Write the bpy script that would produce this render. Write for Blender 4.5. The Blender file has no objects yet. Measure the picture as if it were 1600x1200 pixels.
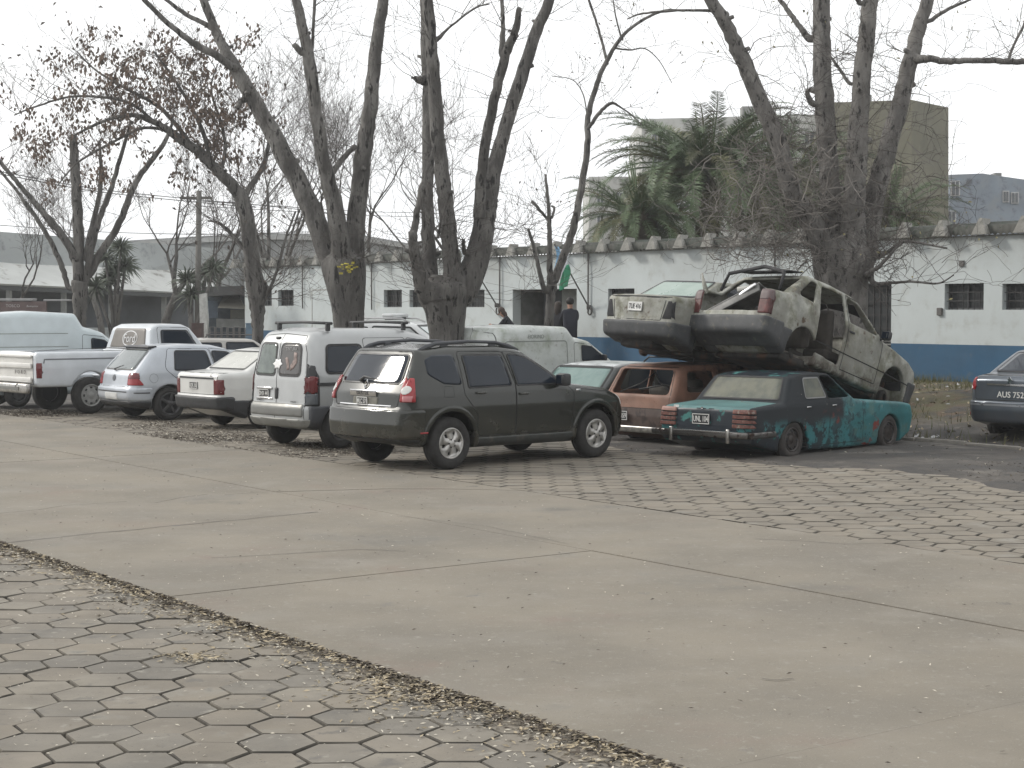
import bpy, bmesh, math, random
import numpy as np
from mathutils import Vector, Matrix, noise
random.seed(7); rng = np.random.default_rng(7)
R = math.radians
scene = bpy.context.scene
col = scene.collection
# ------------------------------------------------------------------ camera, sky, sun, exposure
CAMH, FPX, HOR = 2.08, 2600.0, 485.0
cam = bpy.data.objects.new('camera', bpy.data.cameras.new('camera')); col.objects.link(cam)
cam.data.sensor_width = 36; cam.data.lens = 36 * FPX / 1600; cam.data.clip_end = 2000; cam.data.clip_start = .1
PITCH = math.atan((600 - HOR) / FPX)
cam.location = (0, 0, CAMH); cam.rotation_euler = (math.pi / 2 - PITCH, 0, 0)
scene.camera = cam
SUN_EL, SUN_AZ = 33, -72            # azimuth measured from +Y towards +X
world = bpy.data.worlds.new('World'); scene.world = world; world.use_nodes = True
nt = world.node_tree; nt.nodes.clear()
wo = nt.nodes.new('ShaderNodeOutputWorld'); bg = nt.nodes.new('ShaderNodeBackground')
sk = nt.nodes.new('ShaderNodeTexSky'); sk.sky_type = 'NISHITA'; sk.sun_disc = False
sk.sun_elevation = R(SUN_EL); sk.sun_rotation = R(SUN_AZ); sk.air_density = 1.0; sk.dust_density = 4.0
bw = nt.nodes.new('ShaderNodeHueSaturation'); bw.inputs['Saturation'].default_value = .12
mx = nt.nodes.new('ShaderNodeMix'); mx.data_type = 'RGBA'; mx.inputs[0].default_value = .88
tc = nt.nodes.new('ShaderNodeTexCoord'); mp = nt.nodes.new('ShaderNodeMapping'); mp.inputs['Scale'].default_value = (1, 1, 3)
nz = nt.nodes.new('ShaderNodeTexNoise'); nz.inputs['Scale'].default_value = 2.2; nz.inputs['Detail'].default_value = 5
rp = nt.nodes.new('ShaderNodeValToRGB')
rp.color_ramp.elements[0].position = .3; rp.color_ramp.elements[0].color = (12.0, 12.2, 12.4, 1)
rp.color_ramp.elements[1].position = .7; rp.color_ramp.elements[1].color = (13.5, 13.6, 13.6, 1)
bg.inputs['Strength'].default_value = .1
L = nt.links.new
L(sk.outputs[0], bw.inputs['Color']); L(bw.outputs[0], mx.inputs[6])
L(tc.outputs['Generated'], mp.inputs[0]); L(mp.outputs[0], nz.inputs['Vector']); L(nz.outputs[0], rp.inputs[0]); L(rp.outputs[0], mx.inputs[7])
L(mx.outputs[2], bg.inputs['Color']); L(bg.outputs[0], wo.inputs['Surface'])
sun = bpy.data.objects.new('sun', bpy.data.lights.new('sun', 'SUN')); col.objects.link(sun)
sun.data.energy = 2.0; sun.data.angle = R(8); sun.data.color = (1, .95, .87)
az = R(SUN_AZ); sd = Vector((math.sin(az) * math.cos(R(SUN_EL)), math.cos(az) * math.cos(R(SUN_EL)), math.sin(R(SUN_EL))))
sun.rotation_euler = sd.to_track_quat('Z', 'Y').to_euler()
scene.view_settings.view_transform = 'Standard'; scene.view_settings.look = 'None'
scene.view_settings.exposure = 0.06; scene.view_settings.gamma = 1; scene.view_settings.use_curve_mapping = False
scene.cycles.max_bounces = 6; scene.cycles.transparent_max_bounces = 12

# ------------------------------------------------------------------ helpers
N_DIR = Vector((.809, .588, 0)); U_DIR = Vector((.588, -.809, 0))      # across / along the road (and the long wall)
def ST(s, t, z=0): v = N_DIR * s + U_DIR * t; return Vector((v.x, v.y, z))
def PD(px, py, D):
    "point of the place seen at a spot of the photograph, D metres deep"
    cp, sp = math.cos(PITCH), math.sin(PITCH)
    x = (px - 800) / FPX; u = (600 - py) / FPX
    d = Vector((x, cp + u * sp, -sp + u * cp)); d /= d.y
    return Vector((0, 0, CAMH)) + d * D
def PG(px, py, z=0):
    a = PD(px, py, 1.0); dz = a.z - CAMH
    return PD(px, py, (z - CAMH) / dz)
def smoothstep(a, b, x):
    t = min(1, max(0, (x - a) / (b - a))); return t * t * (3 - 2 * t)

MATS = {}
def mat(name, c, rough=.6, metal=0, coat=0, var=.12, vs=4, c2=None, bump=0, bs=40, spec=.5, patches=(), stretch=(1, 1, 1), alpha=1, trans=0, coatr=.08, zdirt=None, bd=.02, pos=False):
    """procedural Principled material. patches: (colour, scale, lo, hi, mask) ; mask=(axis, a, b) fades 0..1 over object coords"""
    if name in MATS: return MATS[name]
    m = bpy.data.materials.new(name); m.use_nodes = True; n = m.node_tree; n.nodes.clear()
    out = n.nodes.new('ShaderNodeOutputMaterial'); b = n.nodes.new('ShaderNodeBsdfPrincipled'); n.links.new(b.outputs[0], out.inputs[0])
    t = n.nodes.new('ShaderNodeTexCoord'); mpn = n.nodes.new('ShaderNodeMapping'); mpn.inputs['Scale'].default_value = stretch
    csrc = t.outputs['Object']
    if pos: csrc = n.nodes.new('ShaderNodeNewGeometry').outputs['Position']
    n.links.new(csrc, mpn.inputs[0])
    def noi(scale, detail=6, rgh=.6):
        q = n.nodes.new('ShaderNodeTexNoise'); q.inputs['Scale'].default_value = scale; q.inputs['Detail'].default_value = detail; q.inputs['Roughness'].default_value = rgh
        n.links.new(mpn.outputs[0], q.inputs['Vector']); return q.outputs[0]
    def ramp(v, a, bb, lo=0., hi=1.):
        r = n.nodes.new('ShaderNodeMapRange'); r.inputs[1].default_value = a; r.inputs[2].default_value = bb
        r.inputs[3].default_value = lo; r.inputs[4].default_value = hi; r.interpolation_type = 'SMOOTHSTEP'; n.links.new(v, r.inputs[0]); return r.outputs[0]
    def mixc(f, a, bb):
        q = n.nodes.new('ShaderNodeMix'); q.data_type = 'RGBA'; n.links.new(f, q.inputs[0])
        for k, v in ((6, a), (7, bb)):
            if isinstance(v, tuple): q.inputs[k].default_value = (*v, 1)
            else: n.links.new(v, q.inputs[k])
        return q.outputs[2]
    def mul(a, bb):
        q = n.nodes.new('ShaderNodeMath'); q.operation = 'MULTIPLY'; n.links.new(a, q.inputs[0]); n.links.new(bb, q.inputs[1]); return q.outputs[0]
    dk = tuple(x * (1 - var) for x in c) if c2 is None else c2
    lt = tuple(min(1, x * (1 + var)) for x in c) if c2 is None else c
    cc = mixc(ramp(noi(vs), .3, .7), dk, lt)
    rr = None; sep = None
    def axis(k):
        nonlocal sep
        if sep is None:
            sep = n.nodes.new('ShaderNodeSeparateXYZ'); n.links.new(csrc, sep.inputs[0])
        return sep.outputs['xyz'.index(k)]
    tot = None
    for p in patches:
        f = ramp(noi(p[1], 8, .65), p[2], p[3])
        if len(p) > 4 and p[4]: f = mul(f, ramp(axis(p[4][0]), p[4][1], p[4][2]))
        if len(p) > 5 and p[5]: f = mul(f, ramp(axis(p[5][0]), p[5][1], p[5][2]))
        cc = mixc(f, cc, tuple(p[0]))
        if tot is None: tot = f
        else:
            q = n.nodes.new('ShaderNodeMath'); q.operation = 'MAXIMUM'; n.links.new(tot, q.inputs[0]); n.links.new(f, q.inputs[1]); tot = q.outputs[0]
    n.links.new(cc, b.inputs['Base Color'])
    if tot is not None and (rough < .55 or coat):
        n.links.new(ramp(tot, 0, 1, rough, .85), b.inputs['Roughness'])
        if coat: n.links.new(ramp(tot, 0, 1, coat, 0), b.inputs['Coat Weight'])
    else:
        n.links.new(ramp(noi(vs * 1.7), .25, .75, rough * .85, min(1, rough * 1.15)), b.inputs['Roughness'])
        b.inputs['Coat Weight'].default_value = coat
    b.inputs['Coat Roughness'].default_value = coatr
    b.inputs['Metallic'].default_value = metal; b.inputs['Specular IOR Level'].default_value = spec
    b.inputs['Transmission Weight'].default_value = trans; b.inputs['Alpha'].default_value = alpha
    if bump:
        bn = n.nodes.new('ShaderNodeBump'); bn.inputs['Strength'].default_value = bump; bn.inputs['Distance'].default_value = bd
        n.links.new(noi(bs, 6, .7), bn.inputs['Height']); n.links.new(bn.outputs[0], b.inputs['Normal'])
    MATS[name] = m; return m

def mkmesh(name, verts, faces, smooth=False):
    me = bpy.data.meshes.new(name)
    v = np.asarray(verts, dtype=np.float32).reshape(-1, 3)
    if isinstance(faces, np.ndarray):
        k = faces.shape[1]; nf = len(faces)
        me.vertices.add(len(v)); me.vertices.foreach_set('co', v.ravel())
        me.loops.add(nf * k); me.loops.foreach_set('vertex_index', faces.astype(np.int32).ravel())
        me.polygons.add(nf); me.polygons.foreach_set('loop_start', np.arange(0, nf * k, k, dtype=np.int32))
        me.update(calc_edges=True)
    else:
        me.from_pydata([tuple(map(float, a)) for a in v], [], [tuple(map(int, f)) for f in faces]); me.update()
    if smooth: me.polygons.foreach_set('use_smooth', [True] * len(me.polygons))
    return me
def obj(name, me, m=None, parent=None, loc=None, rot=None):
    o = bpy.data.objects.new(name, me); col.objects.link(o)
    if m is not None and me is not None and not me.materials: me.materials.append(m)
    if parent is not None: o.parent = parent
    if loc is not None: o.location = loc
    if rot is not None: o.rotation_euler = rot
    return o
def empty(name, label, cat, loc=(0, 0, 0), rot=(0, 0, 0), group=None):
    o = bpy.data.objects.new(name, None); col.objects.link(o); o.location = loc; o.rotation_euler = rot
    o['label'] = label; o['category'] = cat
    if group: o['group'] = group
    return o
def tag(o, label, cat, group=None, kind=None):
    if label: o['label'] = label
    if cat: o['category'] = cat
    if group: o['group'] = group
    if kind: o['kind'] = kind
    return o
class MB:
    def __init__(s): s.v = []; s.f = []
    def add(s, v, f):
        k = len(s.v); s.v += [tuple(a) for a in v]; s.f += [tuple(i + k for i in q) for q in f]; return s
    def box(s, c, d, mtx=None, bev=0):
        bm = bmesh.new(); bmesh.ops.create_cube(bm, size=1)
        for q in bm.verts: q.co = Vector((q.co.x * d[0], q.co.y * d[1], q.co.z * d[2]))
        if bev: bmesh.ops.bevel(bm, geom=bm.edges[:], offset=bev, segments=2, affect='EDGES', profile=.6)
        M = Matrix.Translation(c) @ (mtx if mtx else Matrix.Identity(4)); bm.transform(M); bm.verts.index_update()
        s.add([q.co.copy() for q in bm.verts], [[w.index for w in f.verts] for f in bm.faces]); bm.free(); return s
    def tube(s, pts, rad, sides=8, cap=True):
        pts = [Vector(p) for p in pts]; n = len(pts)
        if not hasattr(rad, '__len__'): rad = [rad] * n
        vs = []; u = None
        for i, p in enumerate(pts):
            d = (pts[min(i + 1, n - 1)] - pts[max(i - 1, 0)])
            d = d.normalized() if d.length > 1e-9 else Vector((0, 0, 1))
            if u is None: u = d.orthogonal().normalized()
            else:
                u = u - d * u.dot(d); u = u.normalized() if u.length > 1e-6 else d.orthogonal().normalized()
            w = d.cross(u)
            for k in range(sides):
                a = 2 * math.pi * k / sides; vs.append(p + (u * math.cos(a) + w * math.sin(a)) * rad[i])
        fs = []
        for i in range(n - 1):
            for k in range(sides):
                a = i * sides + k; b = i * sides + (k + 1) % sides
                fs.append((a, b, b + sides, a + sides))
        if cap: fs.append(tuple(range(sides - 1, -1, -1))); fs.append(tuple((n - 1) * sides + k for k in range(sides)))
        return s.add(vs, fs)
    def lathe(s, prof, n=32, axis='y', off=(0, 0, 0)):
        vs = []; fs = []; m = len(prof)
        for k in range(n):
            a = 2 * math.pi * k / n; c, q = math.cos(a), math.sin(a)
            for r, h in prof:
                p = (r * c, h, r * q) if axis == 'y' else (r * c, r * q, h)
                vs.append((p[0] + off[0], p[1] + off[1], p[2] + off[2]))
        for k in range(n):
            for i in range(m - 1):
                a = k * m + i; b = ((k + 1) % n) * m + i
                fs.append((a, a + 1, b + 1, b) if axis == 'y' else (a, b, b + 1, a + 1))
        return s.add(vs, fs)
    def quad(s, a, b, c, d): return s.add([a, b, c, d], [(0, 1, 2, 3)])
    def build(s, name, m=None, parent=None, smooth=False, loc=None, rot=None):
        return obj(name, mkmesh(name, s.v, s.f, smooth), m, parent, loc, rot)
def text_mesh(txt, size, depth=.002, align='CENTER', shear=0, bold=0):
    cu = bpy.data.curves.new('lettering', 'FONT'); cu.body = txt; cu.size = size; cu.extrude = depth; cu.align_x = align; cu.align_y = 'CENTER'; cu.shear = shear; cu.offset = bold
    cu.resolution_u = 3
    o = bpy.data.objects.new('t', cu); col.objects.link(o)
    dg = bpy.context.evaluated_depsgraph_get(); me = bpy.data.meshes.new_from_object(o.evaluated_get(dg))
    bpy.data.objects.remove(o); return me
def fillet(P, seg=5):
    "P: (x, z, r) corners -> polygon with rounded corners"
    out = []; n = len(P)
    for i in range(n):
        p = np.array(P[i][:2], float); r = P[i][2] if len(P[i]) > 2 else .0
        a = np.array(P[i - 1][:2], float) - p; b = np.array(P[(i + 1) % n][:2], float) - p
        la, lb = np.linalg.norm(a), np.linalg.norm(b); a /= la; b /= lb
        cosang = np.clip(a @ b, -1, 1); ang = math.acos(cosang)
        if r <= 1e-4 or ang > math.pi - .02: out.append(tuple(p)); continue
        d = min(r / math.tan(ang / 2), .48 * la, .48 * lb)
        for k in range(seg + 1):
            t = k / seg; q = (1 - t) ** 2 * (p + a * d) + 2 * t * (1 - t) * p + t * t * (p + b * d); out.append(tuple(q))
    return np.array(out)
def sdf_poly(P, X, Z):
    x = X.ravel(); z = Z.ravel(); d2 = np.full(x.shape, 1e9); ins = np.zeros(x.shape, bool); n = len(P)
    for i in range(n):
        ax, az_ = P[i]; bx, bz = P[(i + 1) % n]; ex, ez = bx - ax, bz - az_; ll = ex * ex + ez * ez
        if ll < 1e-12: continue
        wx, wz = x - ax, z - az_; t = np.clip((wx * ex + wz * ez) / ll, 0, 1)
        d2 = np.minimum(d2, (wx - t * ex) ** 2 + (wz - t * ez) ** 2)
        c = ((az_ > z) != (bz > z)) & (x < (bx - ax) * (z - az_) / (bz - az_ + 1e-15) + ax); ins ^= c
    d = np.sqrt(d2); d[ins] *= -1; return d.reshape(X.shape)

# ------------------------------------------------------------------ car bodies: rounded solids meshed by surface nets
def surface_nets(F, org, h):
    I = F < 0
    nx, ny, nz = F.shape
    c = I[:-1, :-1, :-1].astype(np.int8)
    s = sum(I[a:nx - 1 + a, b:ny - 1 + b, d:nz - 1 + d].astype(np.int8) for a in (0, 1) for b in (0, 1) for d in (0, 1))
    act = (s > 0) & (s < 8); idx = -np.ones(act.shape, np.int64); cells = np.argwhere(act); idx[act] = np.arange(len(cells))
    acc = np.zeros((len(cells), 3)); cnt = np.zeros(len(cells)); ci, cj, ck = cells.T
    for ax in range(3):
        o1, o2 = [q for q in range(3) if q != ax]
        for u in (0, 1):
            for v in (0, 1):
                a = [0, 0, 0]; a[o1] = u; a[o2] = v; b = list(a); b[ax] = 1
                fa = F[ci + a[0], cj + a[1], ck + a[2]]; fb = F[ci + b[0], cj + b[1], ck + b[2]]
                m = (fa < 0) != (fb < 0); t = np.where(m, fa / np.where(m, fa - fb, 1), 0)
                p = np.zeros((len(cells), 3)); p[:, o1] = u; p[:, o2] = v; p[:, ax] = t
                acc += p * m[:, None]; cnt += m
    V = (cells + acc / cnt[:, None]) * h + org
    fs = []
    for ax in range(3):
        o1, o2 = [(1, 2), (2, 0), (0, 1)][ax]
        sl0 = [slice(None)] * 3; sl1 = [slice(None)] * 3; sl0[ax] = slice(0, -1); sl1[ax] = slice(1, None)
        ch = I[tuple(sl0)] != I[tuple(sl1)]
        E = np.argwhere(ch)
        ok = (E[:, o1] > 0) & (E[:, o2] > 0) & (E[:, o1] < F.shape[o1] - 1) & (E[:, o2] < F.shape[o2] - 1); E = E[ok]
        def cell(d1, d2):
            q = E.copy(); q[:, o1] -= d1; q[:, o2] -= d2; return idx[q[:, 0], q[:, 1], q[:, 2]]
        f = np.stack([cell(1, 1), cell(0, 1), cell(0, 0), cell(1, 0)], 1)
        flip = ~I[E[:, 0], E[:, 1], E[:, 2]]; f[flip] = f[flip][:, ::-1]; fs.append(f)
    return V, np.concatenate(fs)
def smooth_tab(tab, x, k=5):
    xs = np.linspace(tab[0][0] - .3, tab[-1][0] + .3, 400); y = np.interp(xs, [a for a, _ in tab], [b for _, b in tab])
    w = max(3, int(.12 / (xs[1] - xs[0])) | 1); ker = np.hanning(w + 2)[1:-1]; ker /= ker.sum()
    y = np.convolve(np.pad(y, w // 2, mode='edge'), ker, 'valid'); return np.interp(x, xs, y)
GLASS = mat('dark_glass', (.012, .018, .028), .06, 0, 0, .1, 2, spec=.35)
RUBBER = mat('rubber_seal', (.012, .012, .013), .5)
TYRE = mat('tyre', (.022, .021, .02), .85, var=.3, vs=9, bump=.2, bs=60)
GAP = mat('panel_gap', (.01, .01, .01), .8)
BLACKP = mat('black_plastic', (.03, .031, .033), .55, var=.15, bump=.05, bs=200)
CHROME = mat('chrome', (.62, .62, .62), .18, 1, var=.1)
DULLCHROME = mat('dull_chrome', (.42, .41, .39), .35, 1, var=.3, vs=12, patches=[((.10, .06, .04), 18, .6, .7)])
RED = mat('red_lens', (.27, .010, .014), .2, coat=.4, var=.1)
DRED = mat('dark_red_lens', (.12, .012, .014), .2, coat=.3)
CLEAR = mat('clear_lens', (.55, .55, .53), .15, coat=.6)
ORANGE = mat('orange_lens', (.45, .10, .03), .2, coat=.4)
UNDER = mat('underbody', (.02, .018, .016), .9, var=.5, vs=6, patches=[((.07, .035, .02), 5, .5, .65)])
PLATE_K = mat('plate_black', (.02, .02, .022), .4); PLATE_W = mat('plate_white', (.62, .62, .6), .4)
INT = mat('dark_interior', (.02, .02, .022), .8, var=.4)

class Car:
    def __init__(s, name, label, prof, wtab, stab, r=.07, h=.026, bow=.06, crown=.02, group='cars parked and dumped in the yard', cat='car', arches=(), Win=.5):
        s.root = empty(name, label, cat, group=group); s.h = h
        P = fillet(prof, 6); s.P = P
        x0, x1 = P[:, 0].min(), P[:, 0].max(); z0, z1 = P[:, 1].min(), P[:, 1].max(); W = max(w for _, w in wtab)
        pad = .12; s.org = np.array([x0 - pad, -W - pad, z0 - pad])
        n = [int((b - a) / h) + 2 for a, b in ((x0 - pad, x1 + pad), (-W - pad, W + pad), (z0 - pad, z1 + pad))]
        s.n = n
        s.X = (s.org[0] + np.arange(n[0]) * h)[:, None, None]; s.Y = (s.org[1] + np.arange(n[1]) * h)[None, :, None]; s.Z = (s.org[2] + np.arange(n[2]) * h)[None, None, :]
        g = .02; gx = np.arange(x0 - .3, x1 + .3, g); gz = np.arange(z0 - .3, z1 + .4, g)
        S2 = sdf_poly(P, *np.meshgrid(gx, gz, indexing='ij'))
        xm = (x0 + x1) / 2; t = np.clip((s.X - xm) / ((x1 - x0) / 2), -1, 1)
        xp = s.X + bow * s.Y ** 2 / (W * W) * np.sign(t) * t * t + 0 * s.Z
        zp = s.Z + crown * s.Y ** 2 / (W * W) * np.clip((s.Z - .6) / .4, 0, 1) + 0 * s.X
        fx = np.clip((xp - gx[0]) / g, 0, len(gx) - 1.001); fz = np.clip((zp - gz[0]) / g, 0, len(gz) - 1.001)
        ix = fx.astype(int); iz = fz.astype(int); fx = fx - ix; fz = fz - iz
        S = (S2[ix, iz] * (1 - fx) + S2[ix + 1, iz] * fx) * (1 - fz) + (S2[ix, iz + 1] * (1 - fx) + S2[ix + 1, iz + 1] * fx) * fz
        s.Wd = smooth_tab(wtab, s.X) * smooth_tab(stab, s.Z)
        dw = (np.abs(s.Y) - s.Wd) * .96
        a = S + r; b = dw + r
        s.F0 = np.minimum(np.maximum(a, b), 0) + np.sqrt(np.maximum(a, 0) ** 2 + np.maximum(b, 0) ** 2) - r
        s.F = s.F0.copy(); s.x0, s.x1, s.W = x0, x1, W; s.arches = arches; s.Win = Win
        s.gaps = MB(); s.well = np.full(s.F.shape, 9.)
        for xw, zw, Rr in arches:
            cyl = np.sqrt((s.X - xw) ** 2 + (s.Z - zw) ** 2) - Rr
            s.well = np.minimum(s.well, np.maximum(cyl + 0 * s.Y, Win - np.abs(s.Y)))
        if arches: s.F = np.maximum(s.F, -s.well)
    def box(s, xa, xb, ya, yb, za, zb, r=0):
        q = [np.maximum(a - A, A - b) + r for a, b, A in ((xa, xb, s.X), (ya, yb, s.Y), (za, zb, s.Z))]
        m = np.maximum(np.maximum(q[0], q[1]), q[2])
        if not r: return m + 0 * s.F
        return np.sqrt(sum(np.maximum(a, 0) ** 2 for a in q)) + np.minimum(m, 0) - r
    def polyside(s, poly, ymin=0, side=0):
        d = sdf_poly(fillet(poly), *np.meshgrid(s.X.ravel(), s.Z.ravel(), indexing='ij'))[:, None, :]
        yy = np.abs(s.Y) if side == 0 else side * s.Y
        return np.maximum(d, ymin - yy)
    def polyrear(s, poly, xmax):
        d = sdf_poly(fillet(poly), *np.meshgrid(s.Y.ravel(), s.Z.ravel(), indexing='ij'))[None]
        return np.maximum(d, s.X - xmax)
    def cut(s, d): s.F = np.maximum(s.F, -d)
    def hollow(s, th, d):
        s.cut(np.maximum(s.F0 + th, d))
    def tri(s, A, p):
        q = np.clip((p - s.org) / s.h, 0, np.array(s.n) - 1.001); i = q.astype(int); f = q - i; r = 0
        for a in (0, 1):
            for b in (0, 1):
                for c in (0, 1):
                    w = (f[:, 0] if a else 1 - f[:, 0]) * (f[:, 1] if b else 1 - f[:, 1]) * (f[:, 2] if c else 1 - f[:, 2])
                    r = r + w * A[i[:, 0] + a, i[:, 1] + b, i[:, 2] + c]
        return r
    def grad(s, A, p):
        e = s.h * .7; return np.stack([(s.tri(A, p + d) - s.tri(A, p - d)) / (2 * e) for d in np.eye(3) * e], 1)
    def project(s, ax, a, b):
        "ax: '+y','-y','-x','+x','+z'; (a,b) = (x,z), (y,z) or (x,y)"
        k = 'xyz'.index(ax[1]); sg = 1 if ax[0] == '+' else -1; n = len(a)
        lo, hi = s.org[k], s.org[k] + (s.n[k] - 1) * s.h
        ts = np.linspace(hi, lo, 420) if sg > 0 else np.linspace(lo, hi, 420)
        if k == 1 : ts = ts[:210]
        if k == 2: ts = ts[:300]
        p = np.zeros((n, len(ts), 3)); o = [q for q in range(3) if q != k]
        p[..., o[0]] = np.asarray(a)[:, None]; p[..., o[1]] = np.asarray(b)[:, None]; p[..., k] = ts[None]
        f = s.tri(s.F0, p.reshape(-1, 3)).reshape(n, -1)
        ins = f < 0; first = np.argmax(ins, 1); none = ~ins.any(1); first[none] = np.argmin(f[none], 1) if none.any() else first[none]
        fi = np.maximum(first, 1); r = np.arange(n); f0 = f[r, fi - 1]; f1 = f[r, fi]
        tt = np.where(none, 1, np.clip(f0 / np.where(np.abs(f0 - f1) < 1e-9, 1, f0 - f1), 0, 1))
        out = p[r, fi - 1] * (1 - tt)[:, None] + p[r, fi] * tt[:, None]
        return out
    def pane(s, name, poly, ax, m, off=.003, th=.012, parent=None, smooth=True, sp=.04, mirror=False, rings=7):
        P = fillet(poly, 4)
        L_ = np.linalg.norm(np.roll(P, -1, 0) - P, axis=1); pts = []
        for i in range(len(P)):
            k = max(1, int(L_[i] / sp))
            for j in range(k): pts.append(P[i] + (P[(i + 1) % len(P)] - P[i]) * j / k)
        B = np.array(pts); c = P.mean(0) if len(P) < 5 else np.array([(P[:, 0].max() + P[:, 0].min()) / 2, (P[:, 1].max() + P[:, 1].min()) / 2]); n = len(B)
        allp = [c + (B - c) * (1 - j / rings) for j in range(rings)] + [c[None]]
        Q = np.concatenate(allp); V = s.project(ax, Q[:, 0], Q[:, 1])
        k = 'xyz'.index(ax[1]); sg = 1 if ax[0] == '+' else -1
        if any(q in name for q in ('lamp', 'lens', 'reflector')):
            out = (V[:, k] * sg).max(); far = out - V[:, k] * sg > .13
            V[far, k] = (out - .10) * sg
            for _ in range(8):
                g = s.grad(s.F0, V[far]) if far.any() else None
                if g is None: break
                f = s.tri(s.F0, V[far]); g[:, 2] = 0; V[far] -= g * np.clip(f / np.maximum((g * g).sum(1), .3), -.06, .06)[:, None]
        nr = s.grad(s.F0, V); nr /= np.linalg.norm(nr, axis=1)[:, None] + 1e-9
        V2 = V + nr * off; rim = V[:n] + nr[:n] * (off - th)
        V2 = np.concatenate([V2, rim]); fs = []; ctr = n * rings
        for j in range(rings - 1):
            for i in range(n): fs.append((j * n + i, j * n + (i + 1) % n, (j + 1) * n + (i + 1) % n, (j + 1) * n + i))
        for i in range(n): fs.append(((rings - 1) * n + i, (rings - 1) * n + (i + 1) % n, ctr))
        for i in range(n): fs.append((i, ctr + 1 + i, ctr + 1 + (i + 1) % n, (i + 1) % n))
        me = mkmesh(name, V2, fs, smooth); bm = bmesh.new(); bm.from_mesh(me); bmesh.ops.recalc_face_normals(bm, faces=bm.faces[:])
        # orient outward
        ff = [f for f in bm.faces if f.calc_area() > 1e-7][:200]
        sc = sum(f.normal[k] * f.calc_area() for f in ff if abs(f.normal[k]) > .3) * sg
        if sc < 0: bmesh.ops.reverse_faces(bm, faces=bm.faces[:])
        bm.to_mesh(me); bm.free()
        return obj(name, me, m, parent or s.root)
    def window(s, poly, axs=('+y', '-y'), m=None, name='window', frame=True, fw=.018, fm=None, sp=.04):
        for ax in axs:
            w = s.pane(name, poly, ax, m or GLASS, .0045, sp=sp)
            if frame:
                P = fillet(poly, 4); c = P.mean(0); mb = MB(); s.strip_on(mb, P, ax, fw, .009, True); mb.build('seal', fm or RUBBER, w)
    def strip_on(s, mb, line, ax, w=.008, off=.002, closed=False, sp=.05):
        line = fillet(line, 4) if closed and any(len(q) > 2 for q in line) else np.array([q[:2] for q in line], float); pts = []
        n = len(line); m = n if closed else n - 1
        for i in range(m):
            a = line[i]; b = line[(i + 1) % n]; k = max(1, int(np.linalg.norm(b - a) / sp))
            for j in range(k): pts.append(a + (b - a) * j / k)
        if not closed: pts.append(line[-1])
        P = np.array(pts)
        if closed: T = np.roll(P, -1, 0) - np.roll(P, 1, 0)
        else: T = np.gradient(P, axis=0)
        T /= np.linalg.norm(T, axis=1)[:, None] + 1e-9; Nn = np.stack([-T[:, 1], T[:, 0]], 1) * w / 2
        A = s.project(ax, *(P + Nn).T); B = s.project(ax, *(P - Nn).T)
        for V in (A, B):
            g = s.grad(s.F0, V); g /= np.linalg.norm(g, axis=1)[:, None] + 1e-9; V += g * off
        k = len(P); V = np.concatenate([A, B]); q = k if closed else k - 1
        mb.add([tuple(v) for v in V], [(i, (i + 1) % k, k + (i + 1) % k, k + i) for i in range(q)])
    def seam(s, line, axs=('+y', '-y'), closed=False, w=.009):
        for ax in axs: s.strip_on(s.gaps, line, ax, w, .002, closed)
    def body(s, m, name='body', splits=(), F=None):
        "splits: (name, poly, axes, material) cut out of the shell as parts of their own"
        V, Q = surface_nets(s.F if F is None else F, s.org, s.h); A = s.F if F is None else F
        for _ in range(2):
            g = s.grad(A, V); f = s.tri(A, V); g2 = (g * g).sum(1)
            st = np.clip(f / np.maximum(g2, .25), -.4 * s.h, .4 * s.h); V = V - g * st[:, None]
        g = s.grad(A, V); g /= np.linalg.norm(g, axis=1)[:, None] + 1e-9
        own = np.zeros(len(Q), int); k = 0; tags = []
        for nm, poly, axs, mm in splits:
            P = fillet(poly, 4)
            for ax in axs:
                k += 1; tags.append((nm, mm)); kk = 'xyz'.index(ax[1]); sg = 1 if ax[0] == '+' else -1; o = [q for q in range(3) if q != kk]
                near = (V[:, kk] * sg > (.25 if kk == 1 else (.6 if kk == 2 else (s.x1 - .9 if sg > 0 else -s.x0 - .9)))) & (g[:, kk] * sg > (.3 if kk != 2 else .5))
                d = np.full(len(V), 9.); d[near] = sdf_poly(P, V[near][:, o[0]], V[near][:, o[1]])
                sn = np.abs(d) < .5 * s.h; e = 1e-3
                if sn.any():
                    a_, b_ = V[sn][:, o[0]], V[sn][:, o[1]]; gx = (sdf_poly(P, a_ + e, b_) - sdf_poly(P, a_ - e, b_)) / (2 * e); gz = (sdf_poly(P, a_, b_ + e) - sdf_poly(P, a_, b_ - e)) / (2 * e)
                    t = V[sn]; t[:, o[0]] -= gx * d[sn]; t[:, o[1]] -= gz * d[sn]; V[sn] = t; d[sn] = 0
                C = V[Q].mean(1); fd = np.full(len(Q), 9.); nf = near[Q].all(1); fd[nf] = sdf_poly(P, C[nf][:, o[0]], C[nf][:, o[1]])
                own[(fd < 0) & (own == 0)] = k
        out = None
        for i in range(k + 1):
            q = Q[own == i]
            if not len(q): continue
            used, inv = np.unique(q, return_inverse=True)
            nm, mm = (name, m) if i == 0 else tags[i - 1]
            me = mkmesh(nm, V[used], inv.reshape(q.shape), True); me.normals_split_custom_set_from_vertices([tuple(-x if False else x for x in v) for v in g[used]])
            o = obj(nm, me, mm or m, s.root)
            if i == 0: out = o
        return out
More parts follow.
